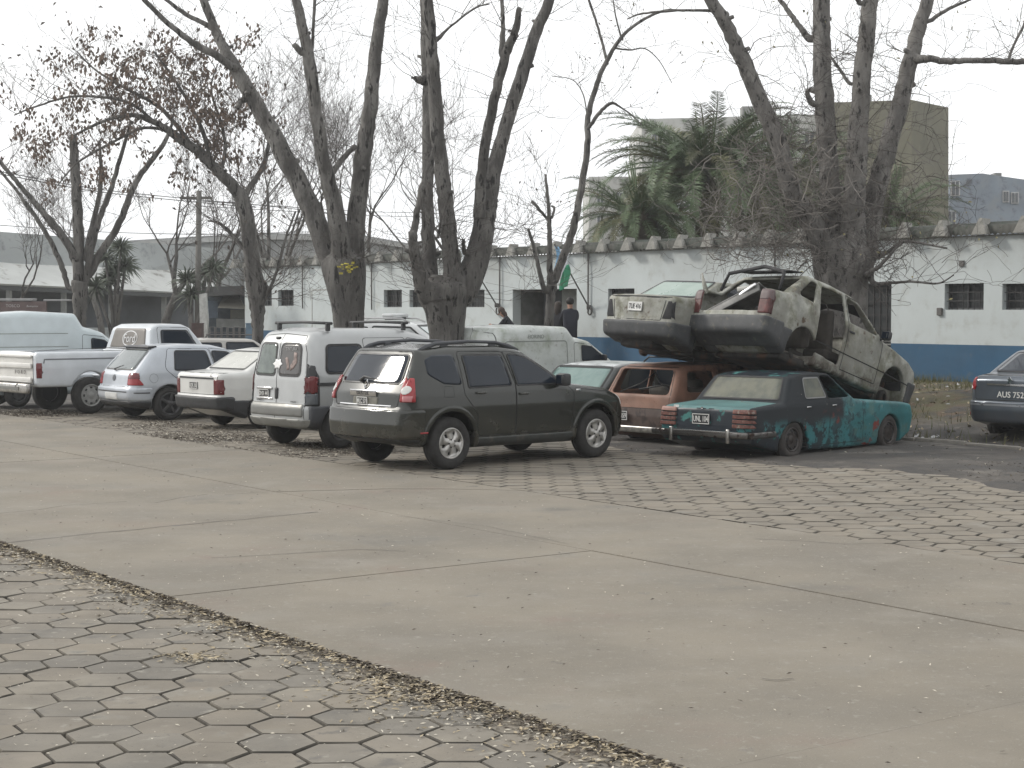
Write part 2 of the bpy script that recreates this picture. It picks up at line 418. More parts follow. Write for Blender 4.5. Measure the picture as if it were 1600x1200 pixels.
    def shell(s, name, m, t, region, keepwell=True, parent=None):
        "a piece that sits t proud of the body inside a region (bumper, cladding, flare)"
        A = np.maximum(s.F0 - t, region)
        if s.arches and keepwell: A = np.maximum(A, -(s.well + .0))
        V, Q = surface_nets(A, s.org, s.h)
        if not len(V): return None
        for _ in range(2):
            g = s.grad(A, V); f = s.tri(A, V); g2 = (g * g).sum(1); V = V - g * np.clip(f / np.maximum(g2, .25), -.3 * s.h, .3 * s.h)[:, None]
        if np.abs(V[:, 1]).min() > .2:
            for q in (-1, 1):
                f = Q[V[Q[:, 0], 1] * q > 0]; used, inv = np.unique(f, return_inverse=True)
                if len(f): o = obj(name, mkmesh(name, V[used], inv.reshape(f.shape), True), m, parent or s.root)
            return o
        return obj(name, mkmesh(name, V, Q, True), m, parent or s.root)
    def piece(s, name, ax, a, b, d, m, off=0, bev=.006, parent=None, tilt=0):
        "small rounded block seated on the body at (a, b)"
        p = s.project(ax, np.array([a]), np.array([b]))[0]; k = 'xyz'.index(ax[1]); sg = 1 if ax[0] == '+' else -1
        p[k] += sg * off
        return MB().box((0, 0, 0), d, Matrix.Rotation(tilt, 4, 'Y' if k == 1 else 'X'), bev).build(name, m, parent or s.root, True, tuple(p))
    def plate(s, x, y, z, txt, w=.3, hh=.13, pitch=0, white=False, size=None, parent=None):
        o = MB().box((0, 0, 0), (.01, w, hh), None, .003).build('number_plate', PLATE_K if not white else PLATE_W, parent or s.root, False, (x, y, z), (0, pitch, 0))
        b = MB()
        for q in (-1, 1):
            b.box((-.006, 0, q * (hh / 2 - .006)), (.004, w - .004, .01)); b.box((-.0065, q * (w / 2 - .006), 0), (.004, .01, hh - .02))
        b.build('plate_border', PLATE_W, o)
        if txt:
            me = text_mesh(txt, size or hh * .78, .0015, bold=.0015); l = obj('lettering', me, PLATE_W if not white else PLATE_K, o, (-.0075, 0, -.004), (R(90), 0, R(-90)))
            xs = [v.co.x for v in me.vertices]; k = (w * .86) / (max(xs) - min(xs)); l.scale = (min(k, 1.2), 1, 1)
        return o
    def wheel(s, x, z, Rt, wd, track, style, rimR=None, flat=0, sides=(1, -1), name='wheel', tm=None):
        for sd_ in sides:
            rimR_ = rimR or Rt * .62
            hw = wd / 2; sw = .03
            pr = [(rimR_ - .012, -hw + .02), (rimR_ + .01, -hw), (Rt - .05, -hw - .008), (Rt - .018, -hw + .014), (Rt, -hw + .04), (Rt + .001, -hw + .06), (Rt - .008, -hw + .062), (Rt - .008, -hw + .07), (Rt + .001, -hw + .072), (Rt + .002, 0), (Rt, hw - .04), (Rt - .018, hw - .014), (Rt - .05, hw + .008), (rimR_ + .01, hw), (rimR_ - .012, hw - .02)]
            mb = MB().lathe(pr, 36)
            if flat:
                mb.v = [(a * (1 + .10 * max(0, min(1, -(c + Rt * .5) * 3))), b * (1 + .35 * max(0, min(1, -(c + Rt * .6) * 4))), max(c, -Rt + flat)) for a, b, c in mb.v]
            me = mkmesh(name, mb.v, mb.f, True)
            w = obj(name, me, tm or TYRE, s.root, (x, sd_ * track / 2, z), (0, 0, 0 if sd_ > 0 else math.pi))
            y = hw  # outer face at +y locally
            rm = {'duster': 'wheel_silver', 'alloy': 'wheel_dark_alloy', 'steel': 'wheel_steel', 'rust': 'wheel_rust', 'cover': 'wheel_silver', 'chromed': 'wheel_white'}[style]
            RM = mat(rm, {'wheel_silver': (.42, .41, .39), 'wheel_dark_alloy': (.05, .05, .052), 'wheel_steel': (.05, .05, .05), 'wheel_rust': (.034, .028, .025), 'wheel_white': (.30, .30, .29)}[rm], .38, .55 if rm in ('wheel_silver',) else .1, var=.18, vs=14)
            rim = MB().lathe([(rimR_ + .004, y - .012), (rimR_ - .004, y + .002), (rimR_ - .02, y - .004), (rimR_ - .03, y - .03), (rimR_ - .035, y - .10)], 36)
            dd = .055
            MB().lathe([(rimR_ - .01, y - dd - .03), (.0, y - dd - .035)], 28).build('brake_disc', INT, w, True)
            if style == 'duster':
                rim.lathe([(rimR_ - .022, y - .012), (rimR_ * .80, y - .002), (rimR_ * .80, y - .03)], 36)
                n = 6
                for q in range(n):
                    a = 2 * math.pi * q / n + .3; r0, r1 = .02, rimR_ * .84; ww0, ww1 = .105, .165
                    vs = []
                    for rr, ww, yy in ((r0, ww0 * .75, y + .006), (rimR_ * .42, ww0 * .9, y + .012), (rimR_ * .62, ww0 * .8, y + .004), (r1, ww1 * 1.05, y - .006)):
                        for sgn in (-1, 1):
                            for dy in (0, -.03): vs.append((rr * math.cos(a) - sgn * ww / 2 * math.sin(a), yy + dy, rr * math.sin(a) + sgn * ww / 2 * math.cos(a)))
                    fs = []
                    for k in range(3):
                        b = k * 4; fs += [(b, b + 2, b + 6, b + 4), (b, b + 4, b + 5, b + 1), (b + 2, b + 3, b + 7, b + 6)]
                    rim.add(vs, fs)
                rim.lathe([(0, y + .022), (.03, y + .02), (.05, y + .012), (.062, y + .0)], 24)
                hubm = MB()
                for q in range(5):
                    a = 2 * math.pi * q / 5; hubm.box((.052 * math.cos(a), y + .012, .052 * math.sin(a)), (.02, .012, .02), None, .003)
                hubm.build('wheel_bolts', BLACKP, w)['kind'] = 'stuff'
            elif style == 'alloy':
                for q in range(5):
                    a = 2 * math.pi * q / 5 + .5
                    rim.box((rimR_ * .5 * math.cos(a), y - .018, rimR_ * .5 * math.sin(a)), (rimR_ * .95, .03, .05), Matrix.Rotation(-a, 4, 'Y'), .008)
                rim.lathe([(0, y), (.05, y - .003), (.075, y - .02)], 20)
            elif style in ('steel', 'rust', 'chromed', 'cover'):
                rim.lathe([(rimR_ - .02, y - .04), (rimR_ * .82, y - .03), (rimR_ * .6, y - .012), (rimR_ * .42, y - .03), (rimR_ * .3, y - .02), (.0, y - .016)], 32)
                hb = MB(); nn = 8
                for q in range(nn):
                    a = 2 * math.pi * q / nn; hb.box((rimR_ * .70 * math.cos(a), y - .016, rimR_ * .70 * math.sin(a)), (.034, .012, .05), Matrix.Rotation(-a, 4, 'Y'), .01)
                hb.build('rim_holes', INT, w, True)['kind'] = 'stuff'
            rim.build('rim', RM, w, True)
    def finish(s, refxy, px, py, heading, gz=0, pitch=0, roll=0, D=None):
        if s.gaps.v: s.gaps.build('panel_gap', GAP, s.root)
        g = PG(px, py, gz) if D is None else PD(px, py, D)
        M = Matrix.Rotation(R(heading), 4, 'Z') @ Matrix.Rotation(R(pitch), 4, 'Y') @ Matrix.Rotation(R(roll), 4, 'X')
        off = M @ Vector(refxy if len(refxy) == 3 else (*refxy, 0))
        s.root.location = g - off; s.root.rotation_euler = M.to_euler()
        return s

# ------------------------------------------------------------------ ground, road, pavers
def st_of(p): return p.x * N_DIR.x + p.y * N_DIR.y, p.x * U_DIR.x + p.y * U_DIR.y
def fbm(x, y, sc, o=4): return noise.fractal(Vector((x * sc, y * sc, 3.1)), .6, 2.0, o)
def ground_z(x, y):
    s, t = st_of(Vector((x, y, 0)))
    rise = .60 * smoothstep(20.8, 25.5, s)
    edge = 16.4 + .9 * fbm(x, y, .35) + (1.6 if t < -22 else 0)
    m = smoothstep(edge - .7, edge + .5, s)
    z = -.040 + .058 * m + rise
    if s > 11.2: z += m * .012 * fbm(x, y, 1.6) + .02 * max(0, fbm(x + 9, y, .5) - .12) * (1 - m) * 2.2
    if s > 20.9: z += .05 * fbm(x, y, .9) * smoothstep(20.9, 22, s) * (1 - .8 * smoothstep(25, 27, s))
    if s < 11.6 and s > 4.9: z = -.10
    elif s <= 4.9: z = -.036
    return z
def build_ground():
    # fine sheet in view + coarse skirt to the horizon
    ss = [-12, -4, 0, 3, 4.9, 4.95, 11.35, 11.4] + list(np.arange(11.6, 28, .16)) + [29, 32, 40, 60, 100, 180, 320]
    tt = [-400, -200, -120, -80, -60, -50] + list(np.arange(-44, 2, .2)) + [4, 8, 14, 25, 50, 100, 200]
    V = []; F = []; nt_ = len(tt)
    for s in ss:
        for t in tt: p = ST(s, t); V.append((p.x, p.y, ground_z(p.x, p.y)))
    for i in range(len(ss) - 1):
        for j in range(nt_ - 1): a = i * nt_ + j; F.append((a, a + nt_, a + nt_ + 1, a + 1))
    gm = mat('yard_dirt', (.078, .069, .060), .95, c2=(.045, .042, .040), vs=.9, bump=.7, bs=9, bd=.03, pos=True,
             patches=[((.17, .155, .135), 1.3, .5, .75), ((.045, .043, .042), 2.2, .52, .68), ((.26, .25, .22), 26, .66, .72), ((.105, .095, .050), 1.3, .36, .55, ('z', .12, .35)), ((.12, .085, .055), 3, .5, .62, ('z', .10, .3))])
    o = obj('ground', mkmesh('ground', np.array(V), np.array(F)[:, ::-1], True), gm); tag(o, None, None, kind='structure')
    if o.data.polygons[0].normal.z < 0: o.data.flip_normals()
build_ground()
CONC = mat('road_concrete', (.212, .187, .148), .85, c2=(.158, .141, .114), vs=.55, bump=.25, bs=55, bd=.006, pos=True,
           patches=[((.225, .205, .172), .9, .5, .75), ((.19, .145, .117), .7, .55, .8), ((.15, .14, .125), 2.6, .62, .74), ((.12, .11, .10), 60, .60, .68), ((.30, .28, .25), 90, .60, .68), ((.13, .120, .102), .45, .56, .72), ((.095, .088, .078), 1.6, .66, .72), ((.24, .225, .19), 14, .56, .7)])
road = obj('road', None); tag(road, None, None, kind='structure')
def clean_poly(P): return P
crack_px = [(-120, 815), (0, 802), (60, 796), (100, 790), (160, 786), (200, 783), (225, 786), (245, 785), (285, 777), (325, 772), (350, 773), (400, 769.5), (480, 767), (600, 764), (700, 764), (800, 766), (860, 769)]
cr = sorted([st_of(PG(*p)) for p in crack_px]); crs = [a for a, _ in cr]; crt = [b for _, b in cr]
def tline(k, s):
    if k == 'crack': return float(np.interp(s, crs, crt)) + .012 * noise.noise(Vector((s * 9, 1, 0))) + .02 * noise.noise(Vector((s * 3, 5, 0)))
    return k + .004 * noise.noise(Vector((s * 5, k, 0)))
rows = [(5.03, 8.985), (8.997, 11.36)]
for (s0, s1) in rows:
    cuts = [-62, -50.8, -45.2, -39.6, -34, -28.2, -22.5, 'crack', -11.2, -5.5, .2, 6, 12]
    for a, b in zip(cuts[:-1], cuts[1:]):
        n = 60 if 'crack' in (a, b) else 14; P = []
        e = lambda s, base: base + ((.012 * noise.noise(Vector((s * 1.3, base, 0))) + .01 * noise.noise(Vector((s * 6, base, 2)))) if base in (5.03, 11.36) else .002 * noise.noise(Vector((s * 4, 0, 0))))
        ga = .016 if a == 'crack' else .004; gb = .016 if b == 'crack' else .004
        sv = np.linspace(s0, s1, n)
        P += [(s, tline(a, s) + ga) for s in sv]
        tb = tline(b, s1); ta = tline(a, s1); P += [(e(t, s1), t) for t in np.linspace(ta + ga, tb - gb, 40)[1:-1]]
        P += [(s, tline(b, s) - gb) for s in sv[::-1]]
        tb = tline(b, s0); ta = tline(a, s0); P += [(e(t, s0), t) for t in np.linspace(tb - gb, ta + ga, 40)[1:-1]]
        dz = .003 * random.uniform(-1, 1); q = [ST(s, t, dz) for s, t in P]; m = len(q)
        q += [v - Vector((0, 0, .12)) for v in q]
        fs = [tuple(range(m))] + [(i, i + m, (i + 1) % m + m, (i + 1) % m) for i in range(m)]
        o = MB().add(q, fs).build('slab', CONC, road)
        if o.data.polygons[0].normal.z < 0: o.data.flip_normals()
CRK = mat('crack_dark', (.06, .055, .05), .95)
for pts, w in (([(0, 849), (120, 836), (250, 823), (380, 811), (505, 799)], .010), ([(1180, 842), (1330, 850), (1480, 846), (1600, 852)], .006), ([(330, 872), (420, 866), (560, 858), (640, 861)], .007), ([(1190, 1059), (1215, 1062), (1240, 1058)], .006), ([(620, 806), (760, 822), (900, 852)], .004)):
    C = [PG(*p, .0045) for p in pts]; Q = []
    for a, b in zip(C[:-1], C[1:]):
        for k in range(14): t = k / 14; p = a.lerp(b, t); Q.append(p + Vector((0, .05 * noise.noise(p * 2.5) + .012 * noise.noise(p * 14), 0)))
    V = []; 
    for i, p in enumerate(Q): ww = w * (.5 + .7 * abs(noise.noise(p * 6))) ; d = (Q[min(i + 1, len(Q) - 1)] - Q[max(i - 1, 0)]).normalized(); n_ = Vector((-d.y, d.x, 0)); V += [p + n_ * ww, p - n_ * ww]
    MB().add(V, [(2 * i + 1, 2 * i + 3, 2 * i + 2, 2 * i) for i in range(len(Q) - 1)]).build('crack', CRK, road)
PAV = mat('paver_concrete', (.212, .186, .148), .9, c2=(.150, .133, .108), vs=1.1, bump=.35, bs=50, bd=.006, pos=True,
          patches=[((.22, .205, .175), 2.5, .52, .7), ((.15, .14, .12), 5, .58, .7), ((.20, .165, .13), 1.8, .56, .75), ((.12, .11, .10), 40, .64, .7)])
HR = .1975
def hexmesh(ins=.006, bev=.010):
    v = []; 
    for r, z in ((HR - ins - bev, 0), (HR - ins - .002, -.007), (HR - ins, -.06)):
        for k in range(6): a = math.pi / 3 * k; v.append((r * math.cos(a), r * math.sin(a), z))
    f = [tuple(range(6))]
    for j in (0, 1):
        for k in range(6): f.append((j * 6 + k, j * 6 + 6 + k, j * 6 + 6 + (k + 1) % 6, j * 6 + (k + 1) % 6))
    return v, f
hv2, hf2 = hexmesh(.009, .011); hv, hf = hexmesh(.007, .006); HM = mkmesh('paver', hv, hf); HM.materials.append(PAV); HM2 = mkmesh('paver', hv2, hf2); HM2.materials.append(PAV)
JNT = mat('joint_grime', (.13, .118, .098), .95, c2=(.045, .041, .035), vs=3, pos=True, patches=[((.15, .135, .11), 1.1, .48, .62)])
HMV = [HM]
for nm, cc, c2_ in (('paver_concrete_warm', (.210, .186, .151), (.152, .135, .110)), ('paver_concrete_grey', (.190, .172, .143), (.135, .124, .106)), ('paver_concrete_pale', (.222, .200, .163), (.158, .142, .118))):
    m_ = mat(nm, cc, .9, c2=c2_, vs=1.7, bump=.4, bs=50, bd=.006, pos=True, patches=[((.13, .12, .105), 4, .56, .68), ((.25, .235, .20), 6, .58, .72), ((.10, .095, .085), 45, .62, .68)])
    q = mkmesh('paver', hv, hf); q.materials.append(m_); HMV.append(q)
cands = []
for i in range(-130, 130):
    for j in range(0, 120):
        x = i * HR * 1.5 + .05; y = 2.5 + j * HR * math.sqrt(3) + (i % 2) * HR * math.sqrt(3) / 2
        s, t = st_of(Vector((x, y, 0)))
        low = -2 < s < 5.2 and -24 < t < 3; up = 11.15 < s < 18.3 and -34 < t < 3
        if not (low or up): continue
        if up:
            gz = ground_z(x, y)
            if gz > .004: continue
        px = 800 + FPX * x / y; py = HOR + FPX * CAMH / y
        cands.append((x, y, low, -20 < px < 1620 and py < 1215, s))
for q in HMV + [HM2]:
    q.materials.append(JNT)
    for p in q.polygons: p.material_index = 0 if p.index == 0 else 1
lowp = empty('pavement', 'x', 'x'); del lowp['label']; del lowp['category']; lowp['kind'] = 'structure'
vis = sorted([c for c in cands if c[3] and (c[4] < 4.8 or c[4] > 11.6)], key=lambda c: c[1])
single = set(id(c) for c in vis[:296])
batch = MB(); clipb = MB()
for c in cands:
    x, y, low, inv, s = c; dz = random.uniform(-.004, .004) + (-.012 if low else -.004); rx, ry = random.uniform(-.012, .012), random.uniform(-.012, .012); rz = random.uniform(-.045, .045)
    jx, jy = random.uniform(-.005, .005), random.uniform(-.005, .005)
    if id(c) in single:
        o = obj('paver', random.choice(HMV) if low else HM2, None, lowp, (x + jx, y + jy, dz), (rx, ry, rz)); continue
    M = Matrix.Translation((x + jx, y + jy, dz)) @ Matrix.Rotation(rz, 4, 'Z') @ Matrix.Rotation(rx, 4, 'X') @ Matrix.Rotation(ry, 4, 'Y')
    q = [M @ Vector(a) for a in (hv if low else hv2)]
    lim = 4.995 if low else None
    if low and s > 4.78 or (not low and s < 11.62):
        # cut the paver along the road edge
        bm = bmesh.new(); vs = [bm.verts.new(a) for a in q]
        for f in hf: bm.faces.new([vs[k] for k in f])
        L0 = 4.99 if low else 11.40; sgn = 1 if low else -1
        r_ = bmesh.ops.bisect_plane(bm, geom=bm.verts[:] + bm.edges[:] + bm.faces[:], plane_co=ST(L0, 0), plane_no=N_DIR * sgn, clear_outer=True)
        bm.verts.index_update(); batch.add([v.co.copy() for v in bm.verts], [[w.index for w in f.verts] for f in bm.faces]); bm.free()
    else: batch.add(q, hf)
o = batch.build('paver_field', PAV, lowp); o['kind'] = 'stuff'; o.data.materials.append(JNT)
for p in o.data.polygons: p.material_index = 0 if p.normal.z > .985 else 1
# remains of a kerb at the foot of the grass bank
KM = mat('kerb_concrete', (.24, .225, .20), .9, vs=6, bump=.3, pos=True)
kerb = obj('kerb', None); tag(kerb, None, None, kind='structure')
t = -24.0
while t < 1:
    if random.random() < .72:
        MB().box((0, 0, 0), (.09, .96, .12), None, .015).build('kerb_stone', KM, kerb, False, ST(20.62, t, .015 + random.uniform(-.02, .01)), (random.uniform(-.02, .02), random.uniform(-.05, .05), math.atan2(.588, .809) + random.uniform(-.02, .02)))
    t += 1.0

# ------------------------------------------------------------------ the long white and blue building
SB = 27.42; ZB = .59
def wpos(px, py=None):
    k = (px - 800) / FPX; D = SB / (N_DIR.x * k + N_DIR.y); t = U_DIR.x * k * D + U_DIR.y * D
    return (t, None if py is None else CAMH - (py - HOR) / FPX * D)
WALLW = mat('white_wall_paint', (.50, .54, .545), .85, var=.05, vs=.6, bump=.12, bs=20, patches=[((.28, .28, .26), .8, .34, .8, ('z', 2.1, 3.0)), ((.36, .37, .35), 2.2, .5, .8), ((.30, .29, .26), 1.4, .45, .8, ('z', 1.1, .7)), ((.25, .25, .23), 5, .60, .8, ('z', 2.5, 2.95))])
WALLB = mat('blue_wall_paint', (.030, .090, .165), .8, var=.12, vs=.8, bump=.1, bs=20, patches=[((.10, .12, .14), 3, .55, .8), ((.10, .095, .08), 4, .45, .7, ('z', .2, 0))])
T0 = wpos(1450)[0]
bld = empty('long_building', 'long low white building with a blue lower band and a serrated concrete eave', 'building', ST(SB, T0, ZB), (0, 0, math.atan2(U_DIR.y, U_DIR.x)))
def bx(px): return wpos(px)[0] - T0
def bz(px, py): return wpos(px, py)[1] - ZB
XL, XR, HT, BAND = bx(383), 16.0, 2.98, .79
ops = []   # (x0, x1, z0, z1, kind)
for x0, x1, y0, y1, kd in ((1475, 1536, 443, 484, 'win'), (1565, 1626, 443, 484, 'win'), (950, 991, 451, 484, 'win'), (1300, 1392, 443, 562, 'gate'), (801, 901, 452, 999, 'door'),
                           (706, 757, 453, 480, 'win'), (640, 676, 453, 480, 'win'), (600, 628, 453, 480, 'win'), (435, 459, 453, 478, 'win'), (402, 425, 453, 478, 'win')):
    z0 = .02 if y1 == 999 else max(0, bz((x0 + x1) / 2, y1)); ops.append((bx(x0), bx(x1), z0, bz((x0 + x1) / 2, y0), kd))
for k in range(5): ops.append((bx(1626) + .5 + k * 1.75, bx(1626) + 1.5 + k * 1.75, ops[0][2], ops[0][3], 'win'))
ops.sort()
def wall_piece(za, zb, m, name):
    mb = MB(); xs = sorted({XL, XR} | {o_[0] for o_ in ops} | {o_[1] for o_ in ops}); zs = sorted({za, zb} | {z for o_ in ops for z in (o_[2], o_[3]) if za < z < zb})
    th = .28
    def hole(x, z): return any(a < x < b and c < z < d for a, b, c, d, _ in ops)
    def q(a, b, c, d): mb.quad(a, b, c, d)
    for i in range(len(xs) - 1):
        for j in range(len(zs) - 1):
            a, b, c, d = xs[i], xs[i + 1], zs[j], zs[j + 1]
            if hole((a + b) / 2, (c + d) / 2): continue
            q((a, 0, c), (b, 0, c), (b, 0, d), (a, 0, d)); q((b, th, c), (a, th, c), (a, th, d), (b, th, d))
            mx_, mz = (a + b) / 2, (c + d) / 2
            if i == 0 or hole((xs[i - 1] + a) / 2, mz): q((a, th, c), (a, 0, c), (a, 0, d), (a, th, d))
            if i == len(xs) - 2 or hole((b + xs[i + 2]) / 2, mz): q((b, 0, c), (b, th, c), (b, th, d), (b, 0, d))
            if j == 0 or hole(mx_, (zs[j - 1] + c) / 2): q((a, th, c), (b, th, c), (b, 0, c), (a, 0, c))
            if j == len(zs) - 2 or hole(mx_, (d + zs[j + 2]) / 2): q((a, 0, d), (b, 0, d), (b, th, d), (a, th, d))
    return mb.build(name, m, bld)
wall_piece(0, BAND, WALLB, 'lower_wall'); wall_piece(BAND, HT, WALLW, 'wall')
MB().quad((XL, 0, 0), (XL, 9, 0), (XL, 9, 3), (XL, 0, 3)).quad((XR, 9, 0), (XR, 0, 0), (XR, 0, 3), (XR, 9, 3)).quad((XR, 9, 0), (XL, 9, 0), (XL, 9, 3), (XR, 9, 3)).build('end_wall', WALLW, bld)
WFR = mat('window_frame_grey', (.07, .073, .075), .6); WDK = mat('window_dark', (.014, .017, .019), .5, coat=0, var=.4, vs=1.2); BAR = mat('iron_bar', (.025, .024, .024), .6)
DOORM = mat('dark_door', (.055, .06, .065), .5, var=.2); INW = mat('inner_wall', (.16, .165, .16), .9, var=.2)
for a, b, c, d, kd in ops:
    if kd == 'win':
        f = MB()
        for p, q in (((a + b) / 2, c + .02), ((a + b) / 2, d - .02)): f.box((p, .15, q), (b - a - .004, .05, .035))
        f.box((a + .02, .15, (c + d) / 2), (.035, .045, d - c - .01)).box((b - .02, .15, (c + d) / 2), (.035, .045, d - c - .01)).box(((a + b) / 2, .15, (c + d) / 2), (.03, .045, d - c - .01))
        w = f.build('window', WFR, bld)
        MB().box(((a + b) / 2, .175, (c + d) / 2), (b - a - .05, .006, d - c - .05)).build('pane', WDK, w)
        g = MB()
        n = max(4, int((b - a) / .13))
        for k in range(1, n): g.tube([(a + (b - a) * k / n, .07, c), (a + (b - a) * k / n, .07, d)], .008, 5)
        for k in (1, 2): g.tube([(a, .07, c + (d - c) * k / 3), (b, .07, c + (d - c) * k / 3)], .007, 5)
        o = g.build('window_grille', BAR, w)
    elif kd == 'gate':
        MB().box(((a + b) / 2, .20, (c + d) / 2), (b - a - .02, .01, d - c - .02)).build('gate_backing', WDK, bld)
        g = MB(); n = 9
        for k in range(0, n + 1): g.box((a + .03 + (b - a - .06) * k / n, .10, (c + d) / 2), (.022, .02, d - c - .02))
        for k in range(6): g.box(((a + b) / 2, .11, c + .1 + k * (d - c - .2) / 5), (b - a - .04, .02, .03))
        g.build('gate', BAR, bld)
        for k in range(5): MB().box(((a + b) / 2 + .3, .07, c + .12 + k * .075), (b - a - .7, .02, .028)).build('gate_slat', mat('gate_slat', (.20, .20, .19), .6), bld)
    else:
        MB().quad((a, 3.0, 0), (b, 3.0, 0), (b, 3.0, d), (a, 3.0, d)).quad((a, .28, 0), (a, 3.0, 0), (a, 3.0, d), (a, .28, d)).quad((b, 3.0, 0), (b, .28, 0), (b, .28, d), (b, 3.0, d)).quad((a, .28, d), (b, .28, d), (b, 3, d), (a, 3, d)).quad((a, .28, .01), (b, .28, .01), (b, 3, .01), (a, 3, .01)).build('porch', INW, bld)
        MB().box((a + .62 + (b - a) * .05, .9, d / 2), (1.0, .05, d - .02), None, .005).build('door', DOORM, bld)
        MB().box((a + (b - a) * .52, .9, d / 2), (.7, .1, d - .01)).build('porch_panel', mat('porch_panel', (.30, .31, .30), .8), bld)
        MB().box((b - .55, .92, d / 2 + .1), (.9, .03, d - .3), None, .004).build('porch_glass', WDK, bld)
# bricked-up opening outline
a, b = bx(488), bx(512); d = bz(500, 453); sm_ = mat('seam_wall', (.30, .29, .27), .9)
MB().box(((a + b) / 2, -.004, d), (b - a, .012, .03)).box((a, -.004, d / 2 + .4), (.03, .011, d - .83)).build('closed_doorway', sm_, bld)
# roof: deep corrugated sheet with concrete end caps
RM_ = mat('mossy_roof', (.052, .062, .052), .95, c2=(.10, .10, .09), vs=1.5, bump=.4, bs=12, patches=[((.15, .15, .14), 4, .55, .7), ((.03, .045, .03), 7, .55, .68)])
CAPM = mat('cap_concrete', (.25, .245, .225), .9, var=.2, vs=5, patches=[((.10, .10, .09), 6, .5, .75)])
xs = np.arange(XL - .2, XR + .2, .03); V = []; F = []
for x in xs:
    d = abs(((x + 100) % 1.0) - .5); z = HT + .20 + .07 * max(0, 1 - d / .16) + .020 * math.cos(x * 2 * math.pi / .14) + .012 * noise.noise(Vector((x * 2, 0, 0)))
    yf = -.16 + .03 * noise.noise(Vector((x * 3, 1, 0)))
    V += [(x, yf + .05, HT + .03 + .018 * math.cos(x * 2 * math.pi / .14)), (x, yf, z), (x, .8, z + .06), (x, 9, z + .45)]
n = len(xs); F = [(i * 4 + k, (i + 1) * 4 + k, (i + 1) * 4 + k + 1, i * 4 + k + 1) for i in range(n - 1) for k in (0, 1, 2)]
o = MB().add(V, F).build('roof', RM_, bld, True)
MB().box(((XL + XR) / 2, .14, HT + .012), (XR - XL, .34, .022)).build('wall_top', CAPM, bld)
capme = None
x = math.ceil(XL) + .5 - 1
while x < XR:
    if capme is None:
        bw_, hh_ = .19, .33
        v = [(-bw_, -.30, .0), (bw_, -.30, .0), (.03, -.25, hh_), (-.03, -.25, hh_), (-bw_ + .05, -.10, .0), (bw_ - .05, -.10, .0), (.03, .02, hh_ - .01), (-.03, .02, hh_ - .01)]
        capme = mkmesh('eave_cap', v, [(0, 1, 2, 3), (5, 4, 7, 6), (1, 5, 6, 2), (4, 0, 3, 7), (3, 2, 6, 7), (0, 4, 5, 1)]); capme.materials.append(CAPM)
    obj('eave_cap', capme, None, bld, (x, 0, HT + .026), (0, 0, random.uniform(-.02, .02))); x += 1.0
# pipes down the wall, some ending in a hook
PIPE = mat('pipe_grey', (.11, .105, .10), .7)
for px, y0, y1, hook in ((475, 408, 482, 0), (583, 396, 484, 0), (783, 396, 486, 1), (921, 394, 486, 2), (1212, 383, 418, 0)):
    x = bx(px); z0, z1 = bz(px, y1), HT
    pts = [(x, -.05, z1), (x + .01, -.06, (z0 + z1) / 2), (x, -.05, z0)]
    if hook: sg = -1 if hook == 1 else 1; pts += [(x + sg * .08 * (1 - math.cos(a)) , -.06, z0 - .10 * math.sin(a)) for a in np.linspace(.3, math.pi * 1.3, 9)]
    MB().tube(pts, .022, 6).build('downpipe', PIPE, bld, True)
MB().lathe([(0, .06), (.06, .04), (.07, -.03), (.03, -.07), (0, -.07)], 12, 'z').build('wall_lamp', mat('lamp_pale', (.35, .34, .33), .6), bld, True, (bx(1212), -.08, bz(1212, 420)))
MB().box((bx(1502), -.02, bz(1502, 412)), (.12, .035, .12), None, .01).build('junction_box', PIPE, bld); MB().box((bx(1469), -.03, bz(1469, 487)), (.13, .05, .16), None, .015).build('conduit_box', PIPE, bld)
# flag poles leaning out from the wall with hanging flags
def on_wall(px, py, out):
    k = (px - 800) / FPX; D = (SB - out) / (N_DIR.x * k + N_DIR.y); return PD(px, py, D)
def flag(name, label, top, cols, w, h, side):
    root = None; n = len(cols)
    for k, (cn, cc) in enumerate(cols):
        V = []; F = []; nu, nv = 10, 12
        for i in range(nu + 1):
            for j in range(nv + 1):
                u = (k + i / nu) / n; v = j / nv; fold = .05 * math.sin(u * 9 + v * 2) * (1 - .3 * v)
                p = top + Vector((.95, -.3, 0)) * (side * u * w * (1 - .35 * v) + .04 * math.sin(v * 5)) + N_DIR * (-.02 + fold) + Vector((0, 0, -v * h - .35 * u * h * .6)); V.append(p)
        for i in range(nu):
            for j in range(nv): a = i * (nv + 1) + j; F.append((a, a + nv + 1, a + nv + 2, a + 1))
        if root is None: root = empty(name, label, 'flag', top, group='flags on the long building')
        o = MB().add([p - top for p in V], F).build('cloth_band' if n > 1 else 'cloth', mat(cn, cc, .8), root, True)
        o.modifiers.new('s', 'SOLIDIFY').thickness = .004
for (a, b, lab) in (((776, 477), (722, 388), 'bare thin flagpole leaning left off the white wall, by the left hooked pipe'), ((920, 480), (866, 381), 'thin flagpole leaning left off the white wall over the doorway, carrying two flags')):
    p0 = on_wall(*a, .05); p1 = on_wall(*b, 1.3); r = empty('flagpole', lab, 'flagpole', p0, group='flagpoles on the long building')
    MB().tube([(0, 0, 0), p1 - p0], [.022, .018], 6).build('pole', PIPE, r); MB().box((0, 0, 0), (.12, .12, .12), None, .02).build('pole_bracket', PIPE, r)
flag('flag', 'small white flag seen in the fork of the second big tree', on_wall(719, 390, 1.25), [('flag_white', (.6, .64, .66))], .30, .5, 1)
flag('flag', 'light blue and white flag hanging above the doorway behind the slender tree', on_wall(867, 384, 1.25), [('flag_blue', (.22, .42, .62)), ('flag_white2', (.6, .62, .64))], .38, .72, 1)
